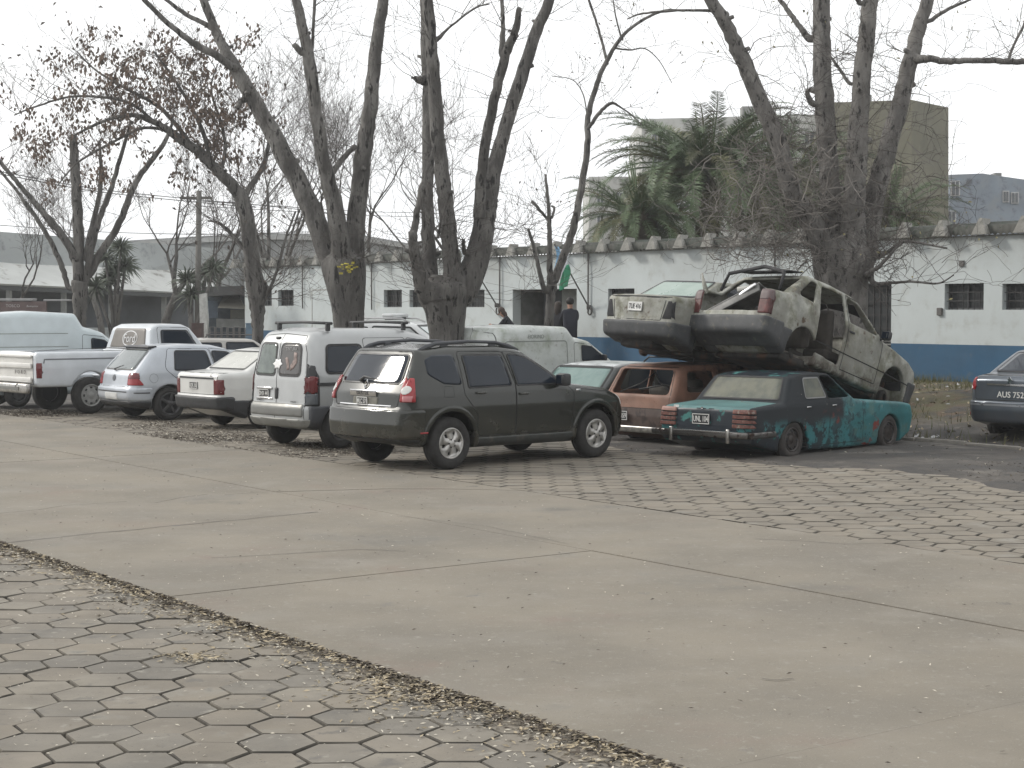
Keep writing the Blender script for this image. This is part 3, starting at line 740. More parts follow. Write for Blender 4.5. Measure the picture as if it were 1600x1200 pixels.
flag('flag', 'green flag hanging from the flagpole right of the slender tree', on_wall(889, 412, .9), [('flag_green', (.07, .34, .19))], .26, .58, -1)

# ------------------------------------------------------------------ grey hall with a porch, far left
def QD(px, py, D): return PD(px, py, D)
def slab_px(mb, pts, back, up=(0, 0, 0)):
    "pts: (px, py, D) outline, given thickness straight back"
    f = [QD(*p) for p in pts]; b = [v + Vector(back) for v in f]; n = len(f)
    mb.add(f + b, [tuple(range(n)), tuple(range(2 * n - 1, n - 1, -1))] + [(i, i + n, (i + 1) % n + n, (i + 1) % n) for i in range(n)]); return mb
hall = empty('grey_hall', 'weathered grey hall with a pale lean-to roof over a dark porch, far left', 'building', QD(100, 520, 80))
org_h = hall.location.copy()
def hp(mb, name, m, par=None): mb.v = [tuple(Vector(v) - org_h) for v in mb.v]; return mb.build(name, m, par or hall)
D1 = lambda px: 74 + 12 * px / 330
hg = mat('hall_grey', (.33, .35, .35), .9, var=.12, vs=.3, patches=[((.14, .15, .15), 1.2, .5, .75)]); hr = mat('leanto_roof', (.52, .53, .51), .8, var=.1, vs=.4, patches=[((.22, .21, .19), 1, .55, .7)])
hp(slab_px(MB(), [(-160, 355, D1(-160) + 4), (0, 362, D1(0) + 4), (175, 376, D1(175) + 4), (340, 388, D1(330) + 4), (340, 520, D1(330) + 4), (-160, 540, D1(-160) + 4)], (0, 12, 0)), 'wall', hg)
hp(slab_px(MB(), [(14, 387, D1(14) + 3.9), (110, 390, D1(110) + 3.9), (210, 398, D1(210) + 3.9), (210, 411, D1(210) + 3.9), (14, 407, D1(14) + 3.9)], (0, .05, 0)), 'strip_window', mat('strip_dark', (.06, .075, .08), .4))
hp(slab_px(MB(), [(-160, 405, D1(-160) + 3.85), (0, 408, D1(0) + 3.85), (330, 420, D1(330) + 3.85), (335, 459, D1(335)), (0, 443, D1(0)), (-160, 436, D1(-160))], (0, .1, -.08)), 'leanto_roof', hr)
hp(slab_px(MB(), [(-160, 440, D1(-160) + .1), (335, 462, D1(335) + .1), (335, 467, D1(335) + .1), (-160, 447, D1(-160) + .1)], (0, .2, 0)), 'beam', mat('beam_dark', (.06, .065, .065), .8))
for px in (-60, 12, 98, 172, 255, 330):
    hp(slab_px(MB(), [(px - 3, 452 + px * .02, D1(px) + .3), (px + 3.5, 452 + px * .02, D1(px) + .3), (px + 3.5, 531, D1(px) + .3), (px - 3, 531, D1(px) + .3)], (0, .3, 0)), 'column', mat('column_grey', (.30, .31, .30), .85))
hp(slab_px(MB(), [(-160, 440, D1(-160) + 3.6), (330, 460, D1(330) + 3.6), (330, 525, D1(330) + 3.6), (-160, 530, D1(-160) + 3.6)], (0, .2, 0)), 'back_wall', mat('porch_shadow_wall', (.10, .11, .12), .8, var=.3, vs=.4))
for a, b in ((115, 132), (147, 168), (200, 222), (268, 290), (40, 70)):
    f = hp(slab_px(MB(), [(a, 470, D1(a) + 3.5), (b, 471, D1(b) + 3.5), (b, 512, D1(b) + 3.5), (a, 512, D1(a) + 3.5)], (0, .08, 0)), 'porch_door', mat('porch_door', (.10, .12, .14), .5, var=.3))
hp(slab_px(MB(), [(135, 512, D1(135) - .5), (330, 512, D1(330) - .5), (330, 528, D1(330) - .5), (135, 529, D1(135) - .5)], (0, .3, 0)), 'low_wall', hg)
# long shed behind
shed = empty('grey_shed', 'long grey shed roof showing between the bare trees behind the white building', 'building', QD(400, 520, 100)); org_h = shed.location.copy(); hall_ = hall; hall = shed
hp(slab_px(MB(), [(178, 377, 98), (330, 368, 98), (410, 364, 98), (560, 366, 98), (660, 384, 98), (660, 520, 98), (178, 520, 98)], (0, 14, 0)), 'wall', mat('shed_grey', (.30, .305, .30), .9, var=.15, vs=.2, patches=[((.12, .13, .13), .5, .5, .7)]))
hp(slab_px(MB(), [(176, 380, 97.7), (330, 371, 97.7), (410, 367, 97.7), (560, 369, 97.7), (662, 387, 97.7), (662, 392, 97.7), (560, 376, 97.7), (410, 374, 97.7), (330, 378, 97.7), (176, 387, 97.7)], (0, .4, 0)), 'fascia', mat('fascia_pale', (.36, .36, .35), .8))
hp(slab_px(MB(), [(190, 402, 97.8), (330, 402, 97.8), (330, 416, 97.8), (190, 416, 97.8)], (0, .1, 0)), 'strip_window', MATS['strip_dark'])
hall = hall_
# ------------------------------------------------------------------ apartment blocks behind, right
def block(name, label, pts, D, depth, m, wins=(), extra=None, tops=()):
    r = empty(name, label, 'building', QD(pts[0][0], 520, D)); o0 = r.location
    def b(mb, nm, mm, par=None): mb.v = [tuple(Vector(v) - o0) for v in mb.v]; return mb.build(nm, mm, par or r)
    b(slab_px(MB(), [(x, y, D + dd) for x, y, dd in pts], (0, depth, 0)), 'wall', m)
    fr = mat('flat_window_frame', (.5, .5, .5), .7); pn = mat('flat_pane', (.08, .09, .10), .2)
    for x0, y0, x1, y1, dd in wins:
        f = b(slab_px(MB(), [(x0, y0, D + dd - .15), (x1, y0, D + dd - .15), (x1, y1, D + dd - .15), (x0, y1, D + dd - .15)], (0, .12, 0)), 'window', fr)
        q = MB(); mw = (x1 - x0) * .12; mid = (x0 + x1) / 2
        slab_px(q, [(x0 + mw, y0 + 1.5, D + dd - .2), (mid - mw / 2, y0 + 1.5, D + dd - .2), (mid - mw / 2, y1 - 1.5, D + dd - .2), (x0 + mw, y1 - 1.5, D + dd - .2)], (0, .04, 0)); b(q, 'pane', pn, f)
        q = MB(); slab_px(q, [(mid + mw / 2, y0 + 1.5, D + dd - .2), (x1 - mw, y0 + 1.5, D + dd - .2), (x1 - mw, y1 - 1.5, D + dd - .2), (mid + mw / 2, y1 - 1.5, D + dd - .2)], (0, .04, 0)); b(q, 'pane', pn, f)
    for x0, y0, x1, y1, dd in tops: b(slab_px(MB(), [(x0, y0, D + dd), (x1, y0, D + dd), (x1, y1, D + dd), (x0, y1, D + dd)], (0, 1.2, 0)), 'roof_tank', mat('tank_grey', (.2, .2, .19), .9))
    return r
ol = mat('olive_render', (.13, .124, .085), .95, var=.2, vs=.25, patches=[((.10, .095, .07), .6, .5, .75), ((.17, .165, .13), 1.5, .55, .8)])
pg = mat('pale_block', (.48, .48, .46), .9, var=.1, vs=.2, patches=[((.20, .20, .19), .5, .45, .75)])
bg_ = mat('blue_grey_block', (.23, .27, .32), .9, var=.15, vs=.3, patches=[((.26, .28, .30), .7, .45, .7), ((.10, .11, .13), 1.1, .5, .7)])
block('apartment_block', 'pale lower apartment block at the left edge of the palm', [(920, 276, 0), (1012, 276, 0), (1012, 520, 0), (920, 520, 0)], 122, 10, pg, [(932, 300, 944, 318, 0), (932, 335, 944, 353, 0), (962, 300, 974, 318, 0)])
block('apartment_block', 'grey apartment block standing behind the palm crown', [(1003, 186, 0), (1300, 178, 0), (1300, 520, 0), (1003, 520, 0)], 116, 12, pg, [(1018 + 34 * i, 205 + 38 * j, 1036 + 34 * i, 226 + 38 * j, 0) for i in range(8) for j in range(4)], tops=[(1160, 166, 1180, 180, 2)])
block('apartment_block', 'tall olive-brown blank apartment gable behind the right-hand big tree', [(1302, 160, 3), (1425, 156, 0), (1482, 168, 4), (1482, 520, 4), (1425, 520, 0), (1302, 520, 3)], 108, 14, ol, tops=[(1340, 148, 1362, 160, 4)])
block('apartment_block', 'weathered blue-grey apartment block at the right picture edge', [(1484, 273, 0), (1535, 271, 0), (1680, 292, 0), (1680, 520, 0), (1484, 520, 0)], 128, 12, bg_, [(1478 + 3, 329, 1494, 356, -1), (1486, 282, 1500, 306, 0), (1567, 298, 1577, 316, 0), (1580, 300, 1592, 318, 0), (1605, 300, 1617, 320, 0)], tops=[(1555, 270, 1565, 278, 2)])
# ------------------------------------------------------------------ the cars
G = 'cars parked and dumped in the yard'
def paint(name, c, **k):
    d = dict(rough=.32, coat=.6, var=.06, vs=2.5, bump=.0, patches=[((.16, .14, .12), 3.5, .45, .95, ('z', .75, .3))]); d.update(k); return mat(name, c, **d)
def mirror(c, x, y, z, m, s_=(.11, .2, .15)):
    for q in (-1, 1):
        c_ = MB().box((0, 0, 0), s_, Matrix.Rotation(q * .15, 4, 'Z'), .04)
        c_.tube([(0, -q * .1, -.05), (.02, -q * .2, -.07)], .025, 6)
        o = c_.build('side_mirror', m, c.root, True, (x, q * y, z))
        MB().box((-s_[0] / 2 - .002, 0, .005), (.004, s_[1] * .8, s_[2] * .7)).build('mirror_glass', GLASS, o)

# --- the dark olive SUV in front
def olive_suv():
    P = paint('olive_paint', (.016, .018, .014), metal=.1, rough=.25, coat=.45, coatr=.04, patches=[((.13, .115, .09), 2.2, .4, 1.0, ('z', .9, .3)), ((.10, .095, .08), 7, .6, 1.1)])
    prof = [(-.62, .36, .05), (-.80, .42, .06), (-.83, .60, .05), (-.80, .80, .06), (-.765, .84, .03), (-.745, 1.00, .08), (-.66, 1.16, .10), (-.44, 1.52, .06), (-.40, 1.575, .05), (.1, 1.625, .4), (1.0, 1.62, .4), (1.38, 1.56, .3), (2.16, 1.09, .10), (2.95, .99, .3), (3.30, .86, .12), (3.44, .68, .1), (3.44, .38, .1), (3.30, .26, .05), (1.3, .27), (-.3, .28)]
    wt = [(-.85, .80), (-.5, .885), (.0, .91), (2.6, .91), (3.1, .87), (3.45, .70)]
    st = [(.2, .95), (.5, .985), (.8, 1.0), (1.0, .985), (1.12, .95), (1.35, .87), (1.62, .74)]
    c = Car('olive_suv', 'dark olive four-door SUV with black roof rails parked foremost, in front of the silver van', prof, wt, st, r=.10, h=.022, arches=[(0, .36, .405), (2.673, .36, .405)], bow=.09, group=G, cat='SUV')
    rd = [(.33, .42, .05), (1.12, .42, .02), (1.13, 1.10), (1.02, 1.53, .06), (.22, 1.54, .06), (.22, .98, .05), (.45, .70, .1), (.44, .55, .1)]
    fd = [(1.13, .42, .02), (2.17, .42, .05), (2.22, .95, .1), (2.02, 1.10), (1.42, 1.50, .08), (1.03, 1.53, .02), (1.14, 1.10)]
    tg = [(-.66, .83, .06), (.66, .83, .06), (.70, 1.1, .05), (.60, 1.54, .08), (-.60, 1.54, .08), (-.70, 1.1, .05)]
    c.body(P, splits=[('rear_door', rd, ('+y', '-y'), P), ('front_door', fd, ('+y', '-y'), P), ('tailgate', tg, ('-x',), P)])
    c.seam(rd, closed=True); c.seam(fd, closed=True); c.seam(tg, ('-x',), True, .012)
    c.seam([(-.12, .95), (.04, .95), (.04, 1.09), (-.12, 1.09)], ('-y',), True, .005)
    c.window([(.20, 1.10, .05), (-.10, 1.12, .06), (-.34, 1.25, .08), (-.34, 1.44, .06), (-.20, 1.50, .05), (.15, 1.50, .05)], frame=False)
    c.window([(.31, 1.06, .03), (1.07, 1.07, .03), (.99, 1.48, .05), (.30, 1.49, .05)])
    c.window([(1.17, 1.07, .03), (1.97, 1.07, .03), (1.86, 1.18, .05), (1.42, 1.44, .12), (1.25, 1.48, .1), (1.09, 1.49, .05)])
    c.window([(-.63, 1.13, .06), (.63, 1.13, .06), (.57, 1.50, .07), (-.57, 1.50, .07)], ('-x',), name='rear_window', m=GLASS)
    c.window([(-.66, 1.12, .04), (.66, 1.12, .04), (.58, 1.52, .06), (-.58, 1.52, .06)], ('+x',), name='windshield')
    c.seam([(2.26, 1.0), (2.95, .93), (3.3, .82)], w=.008)
    # arch flares, bumper line, sill
    for xw in (0, 2.673):
        rg = np.maximum(np.sqrt((c.X - xw) ** 2 + (c.Z - .36) ** 2) - .48, .27 - c.Z) + 0 * c.Y
        c.shell('wheel_arch', P, .018, np.maximum(rg, .5 - np.abs(c.Y)))
    c.shell('sill', mat('sill_grey', (.035, .038, .036), .5, var=.2, patches=[((.12, .105, .085), 6, .5, .8)]), .014, np.maximum(np.maximum(c.box(.40, 2.27, -2, 2, .1, .40), .6 - np.abs(c.Y)), -9))
    c.shell('rear_bumper', P, .018, c.box(-1.2, -.44, -2, 2, .43, .80, .03))
    lw = mat('bumper_skid', (.022, .023, .022), .5, var=.3, patches=[((.10, .09, .075), 8, .5, .8)])
    c.shell('bumper_valance', lw, .012, c.box(-1.2, -.50, -2, 2, .28, .41, .02))
    sc = MB(); c.strip_on(sc, [(-.55, .845), (.55, .845)], '-x', .014, .006); sc.build('bumper_edge', CHROME, c.root)
    c.piece('bumper_reflector', '-y', -.46, .50, (.13, .014, .022), RED, .018)
    # rear lamps
    for ax, q in (('+y', 1), ('-y', -1)):
        c.pane('tail_lamp', [(-.80, .90, .03), (-.635, .90, .03), (-.60, 1.17, .04), (-.70, 1.215, .03), (-.80, 1.14, .03)], ax, RED, .020, .03)
    for q in (-1, 1):
        o = c.pane('tail_lamp', [(q * .915, .90, .02), (q * .735, .90, .03), (q * .725, 1.0, .03), (q * .735, 1.20, .04), (q * .87, 1.2, .04)], '-x', RED, .020, .03)
        c.pane('reversing_lamp', [(q * .76 + .055 * math.cos(a), 1.045 + .055 * math.sin(a)) for a in np.linspace(0, 6.0, 12)], '-x', CLEAR, .026, .01, o)
        c.pane('indicator_lens', [(q * .75, .905), (q * .84, .905), (q * .84, .975), (q * .75, .975)], '-x', mat('pink_lens', (.45, .16, .17), .2, coat=.5), .024, .01, o)
        hh = MB(); c.strip_on(hh, [(q * .72, 1.21), (q * .66, 1.18), (q * .61, 1.12)], '-x', .022, .006); hh.build('tailgate_crease', mat('olive_crease', (.10, .10, .09), .25, .4, coat=.8), c.root)
        c.pane('headlamp', [(q * .52, .72, .04), (q * .82, .74, .04), (q * .84, .92, .04), (q * .55, .88, .04)], '+x', CLEAR, .008, .02)
    c.pane('grille', [(-.45, .68, .03), (.45, .68, .03), (.48, .86, .03), (-.48, .86, .03)], '+x', BLACKP, .006, .02)
    # chrome lettered strip, plate, emblem, wiper
    tr = MB().box((0, 0, 0), (.022, .56, .085), None, .008).build('trim_bar', CHROME, c.root, True, tuple(c.project('-x', [0.02], [1.0])[0] + [-.012, 0, 0]), (0, R(-6), 0))
    obj('lettering', text_mesh('DUSTER', .072, .002), BLACKP, tr, (-.013, 0, -.005), (R(90), 0, R(-90)))
    c.pane('plate_recess', [(-.29, .845, .02), (.24, .845, .02), (.24, .95, .02), (-.29, .95, .02)], '-x', mat('recess_dusty', (.14, .135, .11), .6, var=.3, vs=8), .004, .01)
    pp = c.project('-x', [-.02], [.895])[0]; c.plate(pp[0] - .012, 0.02, .895, 'MLC 571', .23, .105, R(-3))
    em = MB(); em.v = []; e0 = [(0, .075), (.045, 0), (0, -.075), (-.045, 0)]
    for k in range(4):
        a, b = e0[k], e0[(k + 1) % 4]; em.add([(0, *a), (0, *b), (0, b[0] * .5, b[1] * .6), (0, a[0] * .5, a[1] * .6), (-.012, a[0] * .8, a[1] * .8), (-.012, b[0] * .8, b[1] * .8)], [(0, 1, 5, 4), (4, 5, 2, 3)])
    em.build('diamond_emblem', CHROME, c.root, False, tuple(c.project('-x', [0.02], [1.105])[0] + [-.014, 0, 0]), (0, R(18), 0))
    wp = MB().tube([(0, .10, .0), (-.03, -.02, .05), (-.02, -.16, .03), (-.0, -.32, .01)], [.03, .02, .012, .008], 6)
    wp.build('rear_wiper', BLACKP, c.root, True, tuple(c.project('-x', [0.05], [1.16])[0] + [-.03, 0, 0]))
    # roof rails
    for q in (-1, 1):
        pts = [(-.38, .60, 1.55), (-.22, .60, 1.63), (-.05, .60, 1.665), (.5, .60, 1.69), (1.0, .60, 1.67), (1.25, .60, 1.625), (1.42, .60, 1.56)]
        mb = MB()
        for a, b in zip(pts[:-1], pts[1:]):
            pass
        n = len(pts); vs = []
        for i, (x, y, z) in enumerate(pts):
            lo = z - (.045 if 1 < i < 5 else .07)
            for yy, zz in ((y - .02, lo), (y + .025, lo), (y + .02, z - .006), (y, z), (y - .015, z - .006)): vs.append((x, q * yy, zz))
        fs = [(i * 5 + k, i * 5 + (k + 1) % 5, (i + 1) * 5 + (k + 1) % 5, (i + 1) * 5 + k) for i in range(n - 1) for k in range(5)] + [(4, 3, 2, 1, 0), tuple((n - 1) * 5 + k for k in range(5))]
        mb.add(vs, fs)
        for x in (0.1, .95): mb.box((x, q * .60, 1.61), (.12, .04, .08), None, .01)
        mb.build('roof_rail', mat('rail_grey', (.045, .048, .055), .45, var=.1), c.root, True)
    mirror(c, 1.92, 1.0, 1.13, BLACKP, (.13, .2, .17))
    for ax in ('+y', '-y'):
        for x, z in ((.50, .99), (1.27, .955)): c.piece('door_handle', ax, x, z, (.17, .045, .032), P, .006, .012)
    c.piece('side_badge', '-y', 2.30, .97, (.09, .008, .035), CHROME, .004)
    c.piece('door_moulding', '-y', 1.3, .6, (.001, .001, .001), P)
    c.wheel(0, .343, .343, .215, 1.56, 'duster', .205); c.wheel(2.673, .343, .343, .215, 1.56, 'duster', .205)
    return c.finish((0, -.80), 699, 733, 42)

# --- silver compact van with roof bars
def silver_van():
    P = paint('silver_paint', (.40, .41, .41), metal=.25, rough=.34)
    prof = [(-.45, .34, .05), (-.60, .36, .06), (-.66, .46, .05), (-.655, .62, .05), (-.62, .68, .03), (-.60, 1.05, .1), (-.50, 1.60, .2), (-.38, 1.76, .16), (.0, 1.82, .3), (1.3, 1.80, .4), (1.75, 1.70, .3), (2.50, 1.14, .15), (3.10, .96, .3), (3.33, .70, .1), (3.33, .36, .1), (3.1, .24, .05), (1.3, .25), (-.2, .26)]
    wt = [(-.68, .77), (-.35, .825), (.3, .835), (2.6, .835), (3.0, .79), (3.35, .62)]
    st = [(.2, .96), (.5, .99), (.8, 1.0), (1.1, .985), (1.45, .92), (1.82, .80)]
    c = Car('silver_van', 'silver van with two rear doors and black roof bars, just left of the olive SUV', prof, wt, st, r=.13, h=.024, arches=[(0, .33, .37), (2.6, .33, .37)], bow=.05, group=G, cat='van')
    CL = mat('cladding_grey', (.05, .053, .06), .6, var=.15, patches=[((.12, .11, .1), 6, .5, .9)])
    sd = [(.52, .40, .03), (1.28, .40, .03), (1.28, 1.66, .06), (.46, 1.66, .06)]
    fd = [(1.30, .40, .02), (2.22, .40, .05), (2.40, .9, .1), (2.35, 1.12, .04), (1.78, 1.60, .1), (1.30, 1.66, .05)]
    c.body(P, splits=[('sliding_door', sd, ('+y', '-y'), P), ('front_door', fd, ('+y', '-y'), P),
                      ('rear_door', [(.02, .42), (.70, .42, .04), (.66, 1.3, .05), (.56, 1.68, .1), (.06, 1.68)], ('-x',), P), ('rear_door', [(.0, .42), (-.70, .42, .04), (-.66, 1.3, .05), (-.56, 1.68, .1), (.04, 1.68)], ('-x',), P)])
    c.seam(sd, closed=True); c.seam(fd, closed=True); c.seam([(-.01, .42), (.05, 1.72)], ('-x',), w=.012)
    for q in (-1, 1): c.seam([(q * .70, .44), (q * .69, 1.1), (q * .64, 1.45), (q * .52, 1.70), (0.05, 1.73)], ('-x',), w=.008)
    c.window([(-.35 + .08, 1.14, .07), (.42, 1.14, .07), (.42, 1.56, .08), (-.22, 1.56, .08)], fw=.035)
    c.window([(.60, 1.14, .06), (1.22, 1.14, .06), (1.22, 1.56, .07), (.60, 1.56, .07)], fw=.03)
    c.window([(1.36, 1.12, .04), (2.20, 1.12, .04), (1.72, 1.52, .12), (1.36, 1.56, .06)])
    SG = mat('green_glass', (.10, .13, .11), .08, coat=.6, c2=(.04, .06, .05), var=.3, vs=5)
    w1 = c.window([(.08, 1.10, .06), (.63, 1.10, .06), (.54, 1.58, .10), (.12, 1.58, .07)], ('-x',), m=SG, name='rear_window', fw=.03)
    w2 = c.pane('rear_window', [(-.03, 1.10, .07), (-.55, 1.10, .07), (-.50, 1.58, .12), (-.03 + .02, 1.58, .10)], '-x', mat('smoky_glass', (.06, .055, .052), .25, coat=.4), .0045)
    mb = MB(); c.strip_on(mb, fillet([(-.03, 1.10, .07), (-.55, 1.10, .07), (-.50, 1.58, .12), (-.01, 1.58, .10)]), '-x', .03, .009, True); mb.build('seal', RUBBER, w2)
    # a faded winged decal and a white splash sticker
    dec = mat('faded_decal', (.22, .165, .15), .6, var=.4, vs=20)
    for pl in ([(-.30, 1.17, .01), (-.38, 1.21, .02), (-.45, 1.30, .02), (-.42, 1.44, .02), (-.34, 1.46, .02), (-.36, 1.34, .01), (-.30, 1.26, .01)], [(-.28, 1.20, .01), (-.25, 1.30, .02), (-.20, 1.38, .01), (-.14, 1.36, .01), (-.20, 1.26, .01), (-.22, 1.18, .01)]):
        c.pane('window_decal', pl, '-x', dec, .0075, .002, w2, rings=3)
    obj('decal_lettering', text_mesh('TINTURA', .07, .001), mat('sticker_grey', (.4, .4, .4), .6), c.root, tuple(c.project('-x', [-.27], [1.5])[0] + [-.012, 0, 0]), (R(90), 0, R(-90)))
    c.pane('splash_sticker', [(.03 + (.13 if k % 2 == 0 else .085) * math.cos(k * math.pi / 6), 1.27 + (.085 if k % 2 == 0 else .06) * math.sin(k * math.pi / 6)) for k in range(12)], '-x', mat('white_sticker', (.8, .8, .8), .5), .011, .002, rings=3)
    # cladding, bumper, lamps
    c.shell('side_cladding', CL, .040, np.maximum(c.box(-.56, 3.05, -2, 2, .2, .655, .0), .68 - np.abs(c.Y)))
    c.shell('rear_bumper', mat('bumper_silver', (.24, .24, .225), .45, .2, var=.12, patches=[((.1, .095, .08), 5, .5, .9)]), .035, c.box(-1.2, -.36, -2, 2, .32, .46, .03))
    c.shell('door_lower_trim', mat('trim_silver_dark', (.17, .17, .16), .4, .3, var=.1), .016, np.maximum(c.box(-1.2, -.42, -.69, .69, .49, .69, .02), -9))
    for ax in ('+y', '-y'):
        c.pane('tail_lamp', [(-.62, .66, .02), (-.40, .66, .02), (-.40, 1.10, .1), (-.47, 1.24, .05), (-.60, 1.30, .03)], ax, BLACKP, .010, .02)
        o = c.pane('tail_lamp', [(-.60, .84, .02), (-.47, .84, .03), (-.48, 1.05, .05), (-.60, 1.12, .03)], ax, DRED, .016, .01)
        c.pane('reversing_lamp', [(-.60, .68, .02), (-.43, .68, .02), (-.44, .84, .02), (-.60, .83, .02)], ax, mat('grey_lens', (.10, .11, .12), .2, coat=.4), .016, .01, o)
        mb = MB(); c.strip_on(mb, [(.36 - .78, .98), (.30, .98)], ax, .05, .012); mb.build('door_rail', BLACKP, c.root)
        for x in (.62, 1.40): c.piece('door_handle', ax, x, .98, (.16, .035, .03), BLACKP, .008, .01)
    for q in (-1, 1):
        c.pane('tail_lamp', [(q * .83, .68, .01), (q * .735, .68, .02), (q * .715, 1.1, .05), (q * .70, 1.27, .03), (q * .80, 1.25, .03)], '-x', BLACKP, .010, .02)
        c.pane('tail_lamp', [(q * .83, .86, .01), (q * .745, .86, .02), (q * .728, 1.10, .05), (q * .80, 1.10, .03)], '-x', DRED, .017, .01)
        c.pane('headlamp', [(q * .45, .68, .05), (q * .74, .70, .05), (q * .74, .86, .06), (q * .5, .84, .05)], '+x', CLEAR, .008, .02)
    p = c.project('-x', [.30], [.80])[0]
    MB().box((0, 0, 0), (.03, .40, .035), None, .01).build('plate_light_bar', CHROME, c.root, True, (p[0] - .01, .32, .90))
    MB().box((0, 0, 0), (.02, .44, .03), None, .008).build('plate_lower_bar', CHROME, c.root, True, (p[0] - .008, .32, .745))
    c.plate(p[0] - .014, .33, .82, 'DHX 441', .27, .12, R(-4))
    MB().box((0, 0, 0), (.03, .07, .17), None, .02).build('door_handle', BLACKP, c.root, True, (p[0] - .012, .0, .83))
    for y, t in ((.45, 'RENAULT'), (-.45, 'KANGOO')):
        q = c.project('-x', [y], [.715])[0]; obj('badge_lettering', text_mesh(t, .035, .001), BLACKP, c.root, tuple(q + [-.02, 0, 0]), (R(90), 0, R(-90)))
    for x in (-.12, 1.32):
        b = MB().tube([(x, -.74, 1.885), (x, 0, 1.90), (x, .74, 1.885)], .022, 8).build('roof_bar', BLACKP, c.root, True)
        for q in (-1, 1): MB().box((x, q * .64, 1.83), (.07, .05, .12), None, .015).build('bar_foot', BLACKP, b)
    MB().box((0, 0, 0), (.05, .1, .04), None, .012).build('roof_lamp', BLACKP, c.root, True, tuple(c.project('-x', [.16], [1.66])[0]))
    mirror(c, 2.18, .93, 1.16, BLACKP)
    c.wheel(0, .31, .31, .185, 1.42, 'steel', .185); c.wheel(2.6, .31, .31, .185, 1.42, 'steel', .185)
    return c.finish((0, .71), 444, 692, 42)

